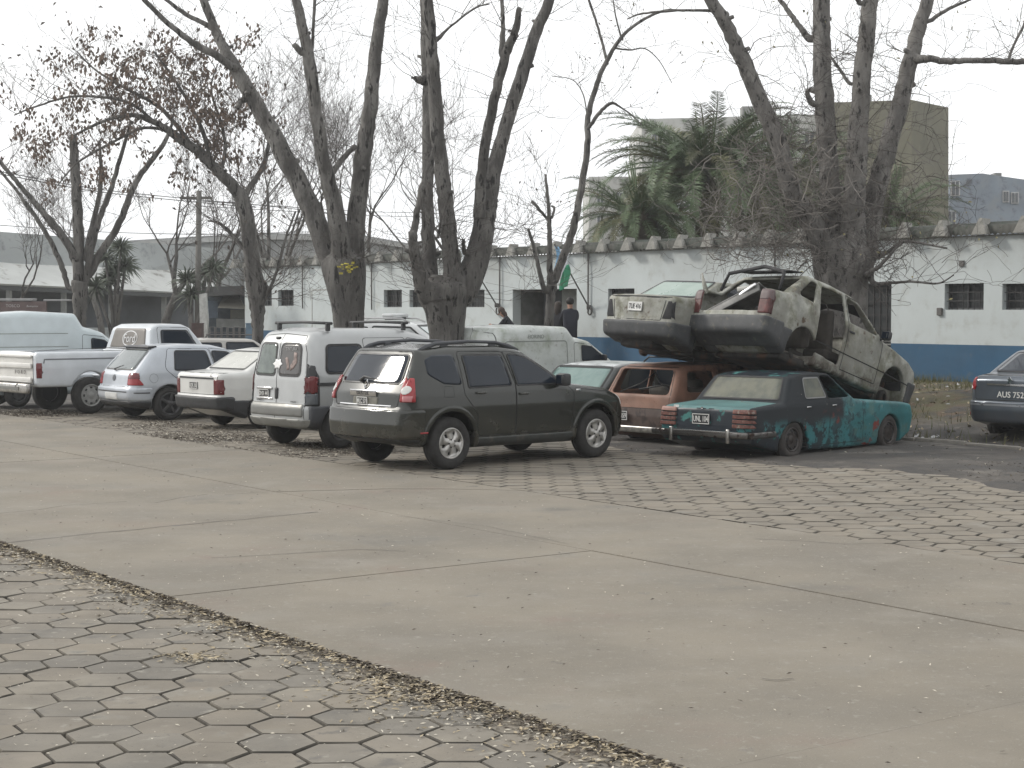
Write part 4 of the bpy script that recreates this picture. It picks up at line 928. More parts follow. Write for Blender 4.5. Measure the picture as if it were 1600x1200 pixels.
# --- silver hatchback
def hatchback():
    P = paint('hatch_silver_paint', (.42, .45, .49), metal=.2, rough=.32)
    prof = [(-.55, .26, .05), (-.74, .30, .06), (-.80, .44, .06), (-.80, .60, .04), (-.765, .66, .03), (-.735, .86, .1), (-.66, .96, .05), (-.27, 1.36, .05), (-.10, 1.405, .1), (.5, 1.44, .5), (1.0, 1.42, .3), (1.30, 1.35, .2), (2.02, .96, .15), (2.85, .82, .3), (3.22, .64, .12), (3.3, .5, .1), (3.26, .26, .08), (3.0, .19), (1.2, .2), (-.3, .2)]
    wt = [(-.82, .74), (-.5, .84), (.1, .865), (2.4, .865), (2.9, .82), (3.3, .64)]
    st = [(.15, .94), (.4, .98), (.65, 1.0), (.9, .975), (1.0, .95), (1.2, .87), (1.43, .74)]
    c = Car('silver_hatchback', 'light silver hatchback with dark alloy wheels, between the white pickup and the white saloon', prof, wt, st, r=.11, h=.026, arches=[(0, .31, .365), (2.51, .31, .365)], group=G)
    dr = [(.30, .28, .03), (.95, .28), (.98, .9), (.88, 1.34, .06), (.02, 1.35, .08), (-.10, .98, .15), (.22, .72, .15)]
    fd = [(.97, .28), (2.02, .28, .04), (2.06, .86, .1), (1.86, .98), (1.28, 1.32, .1), (.90, 1.35), (1.0, .9)]
    tg = [(-.60, .64, .03), (.60, .64, .03), (.64, .92, .05), (.56, 1.36, .06), (-.56, 1.36, .06), (-.64, .92, .05)]
    c.body(P, splits=[('rear_door', dr, ('+y', '-y'), P), ('front_door', fd, ('+y', '-y'), P), ('tailgate', tg, ('-x',), P)])
    c.seam(dr, closed=True); c.seam(fd, closed=True); c.seam(tg, ('-x',), True)
    c.window([(.10, .94, .04), (.90, .92, .04), (.82, 1.30, .05), (.16, 1.31, .06)]); c.window([(1.0, .92, .03), (1.84, .93, .03), (1.28, 1.27, .12), (.93, 1.30, .05)])
    c.window([(-.60, .955, .04), (.60, .955, .04), (.53, 1.33, .06), (-.53, 1.33, .06)], ('-x',), name='rear_window', m=mat('pale_glass', (.10, .12, .12), .07, coat=.6))
    c.window([(-.62, 1.0, .04), (.62, 1.0, .04), (.55, 1.33, .06), (-.55, 1.33, .06)], ('+x',), name='windshield')
    sp_ = MB().box((-.22, 0, 1.385), (.18, 1.12, .03), Matrix.Rotation(R(-6), 4, 'Y'), .012); sp_.build('roof_spoiler', mat('hatch_spoiler', (.03, .03, .035), .4), c.root, True)
    c.shell('rear_bumper', P, .02, c.box(-1.1, -.36, -2, 2, .38, .62, .03)); c.shell('bumper_valance', BLACKP, .02, c.box(-1.1, -.38, -2, 2, .15, .375, .0))
    mb = MB(); c.strip_on(mb, [(-.62, .545), (.62, .545)], '-x', .02, .024); c.strip_on(mb, [(-.70, .53), (-.42, .53)], '-y', .02, .024); mb.build('bumper_strip', BLACKP, c.root)
    for q, ax in ((1, '+y'), (-1, '-y')):
        c.pane('tail_lamp', [(-.80, .67, .02), (-.52, .67, .02), (-.62, .80, .04), (-.68, .90, .02), (-.80, .90, .02)], ax, RED, .010, .02)
        c.pane('tail_lamp', [(q * .85, .67, .02), (q * .56, .67, .02), (q * .56, .90, .03), (q * .80, .90, .02)], '-x', RED, .010, .02)
        c.pane('tail_lamp_band', [(q * .85, .79, .01), (q * .565, .79, .01), (q * .565, .90, .02), (q * .80, .90, .02)], '-x', DRED, .0135, .005)
        c.pane('headlamp', [(q * .45, .56, .04), (q * .74, .58, .04), (q * .74, .72, .05), (q * .48, .70, .04)], '+x', CLEAR, .008, .02)
        c.pane('plate_blank', [(-.26, .40, .01), (.26, .40, .01), (.26, .52, .01), (-.26, .52, .01)], '-x', mat('blank_plate', (.55, .55, .54), .6), .026, .01) if q > 0 else None
    th = np.linspace(0, 2 * math.pi, 20, endpoint=False)
    em = [(.062 * math.cos(a), .80 + .062 * math.sin(a)) for a in th]; c.pane('round_emblem', em, '-x', mat('emblem_grey', (.12, .13, .14), .3, .5), .01, .01)
    mb = MB(); c.strip_on(mb, [(-.33 + .085 * math.cos(a), .80 + .085 * math.sin(a)) for a in th], '-y', .006, .003, True); mb.build('fuel_flap_edge', mat('seam_grey', (.10, .11, .12), .6), c.root)
    q = c.project('-x', [.1], [.95])[0]; MB().tube([(0, 0, 0), (-.03, -.05, .02), (.05, -.3, .09)], [.018, .012, .006], 5).build('rear_wiper', BLACKP, c.root, True, tuple(q + [-.02, 0, 0]))
    for ax in ('+y', '-y'):
        for x in (.22, 1.12): c.piece('door_handle', ax, x, .83, (.18, .03, .03), P, .01, .01)
    mirror(c, 1.72, .95, .98, P, (.1, .17, .13))
    c.wheel(0, .31, .31, .205, 1.5, 'alloy', .215); c.wheel(2.51, .31, .31, .205, 1.5, 'alloy', .215)
    return c.finish((0, -.78), 264, 656, 38)

SALOON = [(-.78, .34, .04), (-.95, .38, .05), (-.98, .56, .03), (-.95, .60, .02), (-.955, .95, .05), (-.90, 1.0, .05), (-.36, 1.035, .06), (.22, 1.375, .08), (.55, 1.41, .25), (1.05, 1.40, .25), (1.28, 1.35, .1), (1.86, .96, .08), (2.75, .87, .15), (2.98, .80, .08), (3.04, .58, .05), (3.0, .24, .06), (2.7, .18), (1.2, .19), (-.4, .2)]
SW = [(-1.0, .73), (-.6, .765), (.1, .785), (2.3, .785), (3.05, .70)]
SS = [(.1, .95), (.4, .985), (.7, 1.0), (.92, .985), (1.02, .955), (1.2, .88), (1.4, .80)]
def white_saloon():
    P = paint('white_old_paint', (.60, .60, .58), rough=.38, patches=[((.25, .24, .21), 4, .5, .95, ('z', 1.0, .3)), ((.3, .28, .22), 10, .62, .9)])
    c = Car('white_saloon', 'old white three-box saloon with a black bumper, behind the silver van on its left', SALOON, SW, SS, r=.06, h=.026, arches=[(0, .29, .35), (2.36, .29, .35)], group=G)
    tl = [(-.66, .62, .02), (.66, .62, .02), (.68, .99), (-.68, .99)]
    dr = [(.20, .25), (.80, .25), (.80, .95), (.74, 1.34, .05), (.24, 1.32, .05), (.0, 1.0, .1), (.22, .7, .1)]; fd = [(.82, .25), (1.85, .25), (1.85, .93), (1.24, 1.32, .05), (.76, 1.34), (.82, .95)]
    c.body(P, splits=[('boot_lid', tl, ('-x',), P), ('rear_door', dr, ('+y', '-y'), P), ('front_door', fd, ('+y', '-y'), P)])
    for a in (dr, fd): c.seam(a, closed=True)
    c.seam(tl, ('-x',), True)
    c.window([(.12, 1.0, .04), (.76, .98, .02), (.70, 1.31, .03), (.32, 1.31, .05)]); c.window([(.85, .98, .02), (1.72, .98, .02), (1.24, 1.29, .04), (.80, 1.31, .03)])
    c.window([(-.60, 1.045, .03), (.60, 1.045, .03), (.54, 1.34, .05), (-.54, 1.34, .05)], ('-x',), name='rear_window', m=mat('sky_reflection_glass', (.50, .50, .47), .25, var=.1, vs=3))  # pale colour paints the reflected sky into the rear glass
    c.window([(-.62, 1.0, .03), (.62, 1.0, .03), (.54, 1.32, .05), (-.54, 1.32, .05)], ('+x',), name='windshield')
    c.shell('rear_bumper', BLACKP, .035, c.box(-1.2, -.62, -2, 2, .36, .58, .03)); c.shell('lower_side', BLACKP, .008, np.maximum(c.box(-.95, 2.9, -2, 2, .1, .52), .55 - np.abs(c.Y)))
    for q, ax in ((1, '+y'), (-1, '-y')):
        c.pane('tail_lamp', [(-.99, .63, .01), (-.90, .63, .01), (-.90, .88, .01), (-.99, .88, .01)], ax, DRED, .008, .02)
        c.pane('tail_lamp', [(q * .78, .62, .01), (q * .58, .62, .01), (q * .58, .88, .01), (q * .76, .88, .01)], '-x', DRED, .01, .02)
    mb = MB(); c.strip_on(mb, [(-.58, .90), (.58, .90)], '-x', .03, .008); mb.build('boot_trim', BLACKP, c.root)
    c.plate(c.project('-x', [-.0], [.77])[0][0] - .01, .05, .77, 'UQR 310', .26, .12)
    q = c.project('-x', [-.5], [.945])[0]; obj('badge_lettering', text_mesh('SCL', .05, .001), BLACKP, c.root, tuple(q + [-.006, 0, 0]), (R(90), 0, R(-90)))
    mirror(c, 1.62, .86, .98, BLACKP, (.09, .15, .11))
    c.wheel(0, .28, .28, .165, 1.35, 'steel', .165); c.wheel(2.36, .28, .28, .165, 1.35, 'steel', .165)
    return c.finish((0, .69), 347, 663, 41)

def pickup():
    P = paint('pickup_white', (.56, .59, .62), rough=.35); PW = paint('pickup_white_sunlit', (.64, .63, .60), rough=.4, patches=[((.3, .28, .24), 9, .55, .9)])  # tailgate copy is warmer and brighter: sunlight painted into the white
    prof = [(-1.12, .56, .05), (-1.18, .62, .05), (-1.19, 1.20, .06), (-1.15, 1.27, .02), (1.30, 1.27), (1.34, 1.28, .02), (1.44, 1.72, .10), (1.62, 1.80, .1), (2.20, 1.80, .15), (2.38, 1.72, .1), (2.72, 1.27, .06), (4.05, 1.22, .15), (4.12, .6, .1), (4.0, .48), (1.3, .50), (.6, .54)]
    wt = [(-1.2, .95), (0, .99), (3.2, .99), (4.1, .96)]; st = [(.4, .96), (.7, .99), (.95, 1.0), (1.22, .97), (1.30, .95), (1.8, .80)]
    c = Car('white_pickup', 'white long-bed pickup truck at the far left, oval decal in its rear window', prof, wt, st, r=.05, h=.028, arches=[(0, .42, .43), (3.35, .42, .43)], group=G, cat='pickup truck', bow=.02)
    c.cut(c.box(-1.12, 1.22, -.80, .80, .78, 3))
    tg = [(-.80, .62, .02), (.80, .62, .02), (.80, 1.28), (-.80, 1.28)]; dr = [(1.52, .55, .03), (2.42, .55, .05), (2.52, 1.2, .05), (2.3, 1.72, .08), (1.58, 1.73, .06)]
    c.body(P, splits=[('tailgate', tg, ('-x',), PW), ('door', dr, ('+y', '-y'), P)])
    c.seam(tg, ('-x',), True, .02); c.seam(dr, closed=True); c.seam([(1.31, .55), (1.31, 1.26)], w=.03)
    mb = MB()
    for ax in ('+y', '-y'): c.strip_on(mb, [(-1.02, 1.03), (-1.0, 1.11), (1.25, 1.11)], ax, .028, .004)
    mb.build('bed_crease', mat('crease_dark', (.16, .17, .18), .5), c.root)
    for z, hh, d in ((1.17, .05, .02), (.98, .10, .025), (.70, .10, .03)):
        MB().box((-1.19 - d / 2, 0, z), (d + .01, 1.56, hh), None, .01).build('tailgate_rib', PW, c.root, True)
    obj('lettering', text_mesh('F  O  R  D', .11, .004), mat('letter_grey', (.22, .21, .2), .5), c.root, (-1.196, -.28, .85), (R(90), 0, R(-90)))
    bp = MB().box((-1.34, 0, .54), (.10, 1.90, .19), None, .03); bp.build('chrome_bumper', DULLCHROME, c.root, True)
    MB().box((-1.395, -.15, .54), (.01, .9, .06), None, .004).build('bumper_groove', mat('groove_grey', (.16, .16, .15), .6), c.root)
    MB().lathe([(0, .0), (.06, .0), (.075, .02), (.07, .04)], 20).build('tow_ball_cover', DULLCHROME, c.root, True, (-1.36, -.55, .56), (0, 0, R(90)))
    c.pane('tail_lamp', [(-.92, .74, .01), (-.97, .74, .01), (-.97, 1.04, .01), (-.92, 1.04, .01)], '-x', DRED, .01, .02); c.pane('tail_lamp', [(.86, .72, .01), (.96, .72, .01), (.96, 1.06, .01), (.86, 1.06, .01)], '-x', DRED, .01, .02)
    c.window([(1.62, 1.27, .05), (2.52, 1.27, .03), (2.28, 1.66, .06), (1.66, 1.67, .06)])
    rw = c.pane('rear_window', [(-.74, 1.30, .03), (.74, 1.30, .03), (.64, 1.70, .07), (-.64, 1.70, .07)], '-x', mat('grey_film', (.17, .155, .14), .5, var=.08), .005)
    el = [(.30 * math.cos(a) - .05, 1.49 + .155 * math.sin(a)) for a in np.linspace(0, 2 * math.pi, 28, endpoint=False)]
    mb = MB(); c.strip_on(mb, el, '-x', .022, .008, True); DW = mat('decal_white', (.62, .62, .62), .6); mb.build('oval_decal', DW, rw)
    q = c.project('-x', [-.05], [1.49])[0]; obj('decal_lettering', text_mesh('Ford', .26, .001, shear=.35), DW, c.root, tuple(q + [-.035, 0, .0]), (R(90) , 0, R(-90)))
    c.window([(-.78, 1.30, .04), (.78, 1.30, .04), (.68, 1.70, .06), (-.68, 1.70, .06)], ('+x',), name='windshield')
    c.wheel(0, .37, .37, .22, 1.72, 'chromed', .225); c.wheel(3.35, .37, .37, .22, 1.72, 'chromed', .225)
    return c.finish((0, -.90), 141, 646, 42)

def box_van(name, label, lettering, px, py, head, ky, dirty, H=1.78):
    k = (H - 1.15) / (1.82 - 1.15)
    P = paint('van_white_%s' % ('dirty' if dirty else 'clean'), (.52, .55, .53) if dirty else (.50, .56, .58), rough=.4, patches=[((.24, .27, .20), 3, .42, .8, ('z', .8, 1.5)), ((.14, .13, .1), 9, .55, .8)] if dirty else [((.3, .3, .28), 4, .6, .9)])
    f = lambda z: 1.15 + (z - 1.15) * k if z > 1.15 else z
    prof = [(-.55, .34, .05), (-.70, .40, .05), (-.72, 1.0, .1), (-.68, f(1.6), .1), (-.58, f(1.82), .18), (.3, f(1.86), .5), (1.30, f(1.82), .10), (1.46, f(1.60), .06), (1.62, f(1.57), .1), (1.9, f(1.50), .15), (2.62, 1.02, .15), (3.2, .86, .2), (3.34, .6, .1), (3.3, .3, .08), (3.0, .24), (-.3, .25)]
    c = Car(name, label, prof, [(-.75, .76), (-.4, .80), (2.6, .80), (3.3, .68)], [(.2, .96), (.8, 1.0), (1.1, .99), (f(1.55), .95), (f(1.86), .89)], r=.12, h=.03, arches=[(0, .3, .35), (2.55, .3, .35)], group=G, cat='van', bow=.04)
    fd = [(1.40, .38, .03), (2.3, .38, .05), (2.45, .95, .08), (1.9, f(1.42), .1), (1.42, f(1.46), .05)]
    c.body(P, splits=[('door', fd, ('+y', '-y'), P), ('rear_door', [(0, .4), (.70, .4, .03), (.66, f(1.68), .06), (0, f(1.68))], ('-x',), P), ('rear_door', [(0, .4), (-.70, .4, .03), (-.66, f(1.68), .06), (0, f(1.68))], ('-x',), P)])
    c.seam(fd, closed=True); c.seam([(0, .4), (0, f(1.8))], ('-x',)); c.seam([(-.62, .6), (-.62, f(1.8))], ('-y',), w=.012)
    c.window([(1.62, 1.06, .04), (2.36, 1.06, .03), (1.92, f(1.36), .1), (1.62, f(1.40), .04)])
    c.window([(-.6, 1.08, .03), (.6, 1.08, .03), (.55, f(1.42), .05), (-.55, f(1.42), .05)], ('+x',), name='windshield')
    for z0, z1 in (((.62, f(1.50)),) if dirty else ((f(1.46), f(1.48)), (f(1.24), f(1.26)))):
        mb = MB()
        if dirty: c.strip_on(mb, fillet([(-.45, z0, .06), (1.22, z0, .06), (1.22, z1, .08), (-.45, z1, .08)]), '-y', .022, .003, True)
        else: c.strip_on(mb, [(-.4, z1), (1.1, z1)], '-y', .016, .003)
        mb.build('panel_rib', mat('rib_grey', (.22, .24, .22), .6), c.root)
    if lettering:
        q = c.project('-y', [.38], [f(1.60)])[0]; obj('side_lettering', text_mesh(lettering, .11, .001), mat('faint_letter', (.24, .26, .24), .7), c.root, tuple(q + [0, -.012, 0]), (R(90 - 4), 0, 0))
    for q in (-1, 1): c.pane('tail_lamp', [(q * .76, .62), (q * .68, .62), (q * .68, .92), (q * .76, .92)], '-x', DRED, .01, .02)
    mirror(c, 2.15, .9, 1.12, BLACKP, (.09, .15, .13))
    c.wheel(0, .28, .28, .17, 1.38, 'steel'); c.wheel(2.55, .28, .28, .17, 1.38, 'steel')
    return c.finish((0, -.7), px, py, head)

def saloon_207():
    P = paint('grey_blue_paint', (.09, .105, .125), metal=.5, rough=.28)
    prof = [(-.70, .28, .05), (-.86, .33, .06), (-.90, .50, .06), (-.88, .66, .05), (-.86, .98, .07), (-.78, 1.04, .07), (-.38, 1.07, .08), (.25, 1.41, .12), (.6, 1.45, .3), (1.05, 1.44, .3), (1.3, 1.38, .2), (2.05, .98, .12), (2.85, .84, .3), (3.15, .66, .1), (3.2, .3, .1), (2.9, .2), (-.3, .2)]
    c = Car('grey_saloon', 'dark blue-grey saloon with a lion emblem, cut off by the right picture edge', prof, [(-.92, .72), (-.5, .82), (.2, .84), (2.4, .84), (3.2, .66)], [(.15, .95), (.5, .99), (.75, 1.0), (1.0, .96), (1.2, .88), (1.45, .76)], r=.11, h=.024, arches=[(0, .31, .36), (2.44, .31, .36)], group=G)
    tl = [(-.62, .66, .03), (.62, .66, .03), (.66, 1.04, .03), (-.66, 1.04, .03)]
    dr = [(.22, .28), (.85, .28), (.88, .98), (.78, 1.38, .05), (.28, 1.36, .05), (.0, 1.05, .1), (.24, .7, .1)]; fd = [(.87, .28), (1.95, .28), (2.0, .9), (1.3, 1.34, .1), (.8, 1.38), (.9, .98)]
    c.body(P, splits=[('boot_lid', tl, ('-x',), P), ('rear_door', dr, ('+y', '-y'), P), ('front_door', fd, ('+y', '-y'), P)])
    c.seam(dr, closed=True); c.seam(fd, closed=True); c.seam(tl, ('-x',), True)
    c.window([(.12, 1.04, .04), (.80, 1.01, .02), (.72, 1.34, .03), (.34, 1.34, .05)]); c.window([(.92, 1.01, .02), (1.84, 1.0, .02), (1.28, 1.31, .1), (.84, 1.34, .03)])
    c.window([(-.60, 1.085, .03), (.60, 1.085, .03), (.53, 1.37, .05), (-.53, 1.37, .05)], ('-x',), name='rear_window')
    c.window([(-.62, 1.0, .03), (.62, 1.0, .03), (.54, 1.36, .05), (-.54, 1.36, .05)], ('+x',), name='windshield')
    c.shell('rear_bumper', P, .03, c.box(-1.1, -.40, -2, 2, .30, .64, .04))
    mb = MB(); c.strip_on(mb, [(-.72, .58), (.72, .58)], '-x', .03, .033); mb.build('bumper_chrome_strip', mat('satin', (.25, .26, .28), .3, .6), c.root)
    mb = MB(); c.strip_on(mb, [(-.42, .90), (.42, .90)], '-x', .03, .012); mb.build('boot_chrome_strip', CHROME, c.root)
    for q, ax in ((1, '+y'), (-1, '-y')):
        c.pane('tail_lamp', [(-.90, .80, .03), (-.68, .84, .03), (-.62, .98, .03), (-.86, 1.0, .03)], ax, RED, .012, .02)
        c.pane('tail_lamp', [(q * .85, .78, .02), (q * .62, .84, .04), (q * .64, .98, .04), (q * .80, 1.0, .02)], '-x', RED, .012, .02)
        c.pane('reversing_lamp', [(q * .84, .79, .02), (q * .69, .82, .03), (q * .72, .87, .02), (q * .82, .86, .02)], '-x', CLEAR, .018, .01)
        c.pane('bumper_reflector', [(q * .84, .41), (q * .72, .41), (q * .72, .46), (q * .84, .46)], '-x', RED, .034, .01)
    q = c.project('-x', [0], [.74])[0]; p = obj('number_plate', text_mesh('AUS 752', .13, .002, bold=.001), PLATE_W, c.root, (q[0] - .02, -.02, .745), (R(90), 0, R(-90)))
    lion = [(0, .06), (.02, .03), (.055, .045), (.03, .005), (.05, -.05), (.015, -.025), (-.02, -.06), (-.015, -.01), (-.055, .0), (-.02, .025)]
    q = c.project('-x', [0], [.965])[0]; v = [(0, y, z) for y, z in lion]; MB().add(v + [(-.01, y, z) for _, y, z in v], [tuple(range(10, 20))] + [(i, (i + 1) % 10, 10 + (i + 1) % 10, 10 + i) for i in range(10)]).build('lion_emblem', CHROME, c.root, False, tuple(q + [-.015, 0, 0]))
    mirror(c, 1.72, .93, 1.02, P)
    c.wheel(0, .30, .30, .185, 1.44, 'alloy'); c.wheel(2.44, .30, .30, .185, 1.44, 'alloy')
    return c.finish((0, .72), 1563, 684, 41, gz=.03)

TAUNUS = [(-.80, .36, .04), (-1.00, .40, .03), (-1.02, .62, .02), (-1.0, .86, .04), (-.94, .90, .03), (-.20, .95, .04), (.10, 1.30, .07), (.3, 1.345, .1), (.8, 1.36, .4), (1.12, 1.33, .1), (1.62, .95, .06), (3.05, .84, .3), (3.30, .80, .06), (3.36, .6, .05), (3.3, .36, .06), (3.0, .22), (1.2, .22), (-.4, .25)]
def teal_saloon():
    T = mat('teal_peeling_paint', (.030, .150, .162), .45, coat=.15, var=.25, vs=2, patches=[
        ((.012, .018, .024), 2.6, .47, .52, ('x', 2.9, .2)), ((.014, .022, .028), 9, .55, .60, ('x', 3.4, .8)), ((.07, .15, .14), 3.7, .54, .66), ((.012, .016, .02), 1.6, .22, .3, ('x', 1.35, 1.2), ('z', .55, .75)),
        ((.17, .030, .022), 3.1, .60, .64, ('z', .86, .6)), ((.30, .28, .25), 14, .66, .72), ((.10, .06, .04), 5, .60, .72, ('z', .5, .25))])
    TT = mat('teal_boot_paint', (.075, .165, .165), .5, var=.2, vs=3, patches=[((.14, .19, .17), 4, .5, .8), ((.16, .05, .04), 6, .66, .72)])
    DK = mat('navy_black_paint', (.012, .018, .026), .4, coat=.2, var=.3, patches=[((.04, .16, .15), 5, .57, .63), ((.11, .05, .04), 11, .64, .7)])
    c = Car('teal_wreck', 'wrecked teal saloon with peeling black and red patches, on the ground under the open-boot wreck', TAUNUS, [(-1.05, .80), (-.6, .835), (.2, .85), (2.4, .85), (3.4, .78)], [(.1, .95), (.45, .985), (.65, 1.0), (.88, .98), (.98, .94), (1.15, .86), (1.36, .77)], r=.05, h=.024, arches=[(0, .30, .36), (2.58, .30, .36)], group=G, bow=.03)
    cab = c.box(-.25, 1.9, -1, 1, .34, 2); c.hollow(.045, cab)
    c.cut(c.polyside([(.93, .97, .03), (1.52, .97, .03), (1.10, 1.28, .05), (.86, 1.29, .03)], .45))
    dr = [(.20, .30), (.86, .30), (.90, .93), (.82, 1.31, .04), (.34, 1.31, .04), (.22, .97, .03)]; fd = [(.88, .30), (1.80, .30), (1.78, .90), (1.12, 1.31, .05), (.84, 1.31), (.92, .93)]
    c.body(T, splits=[('rear_panel', [(-.56, .56), (.60, .56), (.60, .86), (-.56, .86)], ('-x',), DK), ('boot_lid', [(-.99, -.74), (-.24, -.70), (-.24, .70), (-.99, .74)], ('+z',), TT), ('rear_door', dr, ('+y', '-y'), T), ('front_door', fd, ('+y', '-y'), T),
                      ('roof', [(.12, -.62), (1.1, -.6), (1.1, .6), (.12, .62)], ('+z',), DK)])
    c.seam(dr, closed=True); c.seam(fd, closed=True); c.seam([(-.98, -.74), (-.26, -.71)], ('+z',)); c.seam([(-.98, .74), (-.26, .71)], ('+z',))
    DG = mat('dusty_glass', (.14, .14, .105), .6, var=.3, vs=3, c2=(.06, .07, .06), bump=.02)
    c.window([(.33, .985, .03), (.85, .985, .03), (.79, 1.27, .04), (.40, 1.27, .05)], m=DG, fm=mat('dull_trim', (.2, .2, .2), .4, .5))
    c.window([(-.68, .975, .03), (.68, .975, .03), (.58, 1.28, .05), (-.58, 1.28, .05)], ('-x',), name='rear_window', m=DG)
    c.window([(-.68, .98, .03), (.68, .98, .03), (.58, 1.28, .05), (-.58, 1.28, .05)], ('+x',), name='windshield', m=DG)
    LM = mat('faded_red_lens', (.11, .038, .028), .6, var=.4, vs=20, patches=[((.2, .17, .14), 14, .55, .7)])
    for q in (-1, 1):
        for z in (.615, .68, .745, .81): c.pane('tail_lamp', [(q * .82, z, .01), (q * .50, z, .01), (q * .50, z + .048, .01), (q * .80, z + .048, .01)], '-x', LM if z < .8 or q < 0 else mat('pink_lamp', (.3, .17, .14), .6), .022, .03)
    b = MB().box((-1.075, 0, .52), (.09, 1.66, .085), None, .02)
    for q in (-1, 1): b.box((-.80, q * .865, .52), (.58, .06, .085), None, .02)
    bb = b.build('rear_bumper', mat('dark_chrome', (.16, .155, .15), .3, .9, var=.3, patches=[((.05, .035, .03), 8, .5, .65)]), c.root, True)
    MB().box((-1.123, .02, .555), (.012, 1.2, .02), None, .004).build('bumper_highlight', CHROME, c.root)
    for q in (-1, 1): MB().box((-1.12, q * .50, .50), (.05, .05, .20), None, .015).build('bumper_overrider', DULLCHROME, c.root, True)
    c.shell('valance', DK, .004, c.box(-1.2, -.35, -2, 2, .2, .50))
    c.plate(c.project('-x', [0], [.71])[0][0] - .016, .04, .72, 'UNL 104', .30, .145)
    MB().box((0, 0, 0), (.01, .09, .035), None, .004).build('boot_badge', PLATE_W, c.root, False, tuple(c.project('-x', [.52], [.872])[0] + [-.012, 0, .01]))
    MB().lathe([(0, 0), (.02, 0), (.02, .015)], 10).build('boot_lock', CHROME, c.root, True, tuple(c.project('-x', [.04], [.87])[0] + [-.01, 0, 0]), (0, 0, R(90)))
    for ax in ('+y', '-y'):
        for x in (.36, 1.02): c.piece('door_handle', ax, x, .86, (.11, .02, .025), CHROME, .006, .006)
    seatm = mat('torn_seat', (.04, .035, .03), .9, var=.4)
    for y in (-.36, .36): MB().box((1.15, y, .45), (.5, .46, .2), None, .06).box((.92, y, .72), (.16, .46, .55), Matrix.Rotation(R(-12), 4, 'Y'), .06).build('seat', seatm, c.root, True)
    MB().lathe([(.18, -.012), (.2, 0), (.18, .012), (.17, 0), (.18, -.012)], 24, 'z').build('steering_wheel', RUBBER, c.root, True, (1.45, .36, .92), (0, R(-60), 0))
    c.wheel(0, .41, .29, .18, 1.44, 'rust', .175, flat=.05, tm=mat('old_tyre', (.045, .04, .037), .95, var=.3, vs=7)); c.wheel(2.58, .38, .27, .18, 1.44, 'rust', .175, flat=.06, tm=MATS['old_tyre'])
    c.finish((0, -.74, .17), 1232, 713, 46, gz=0); return c

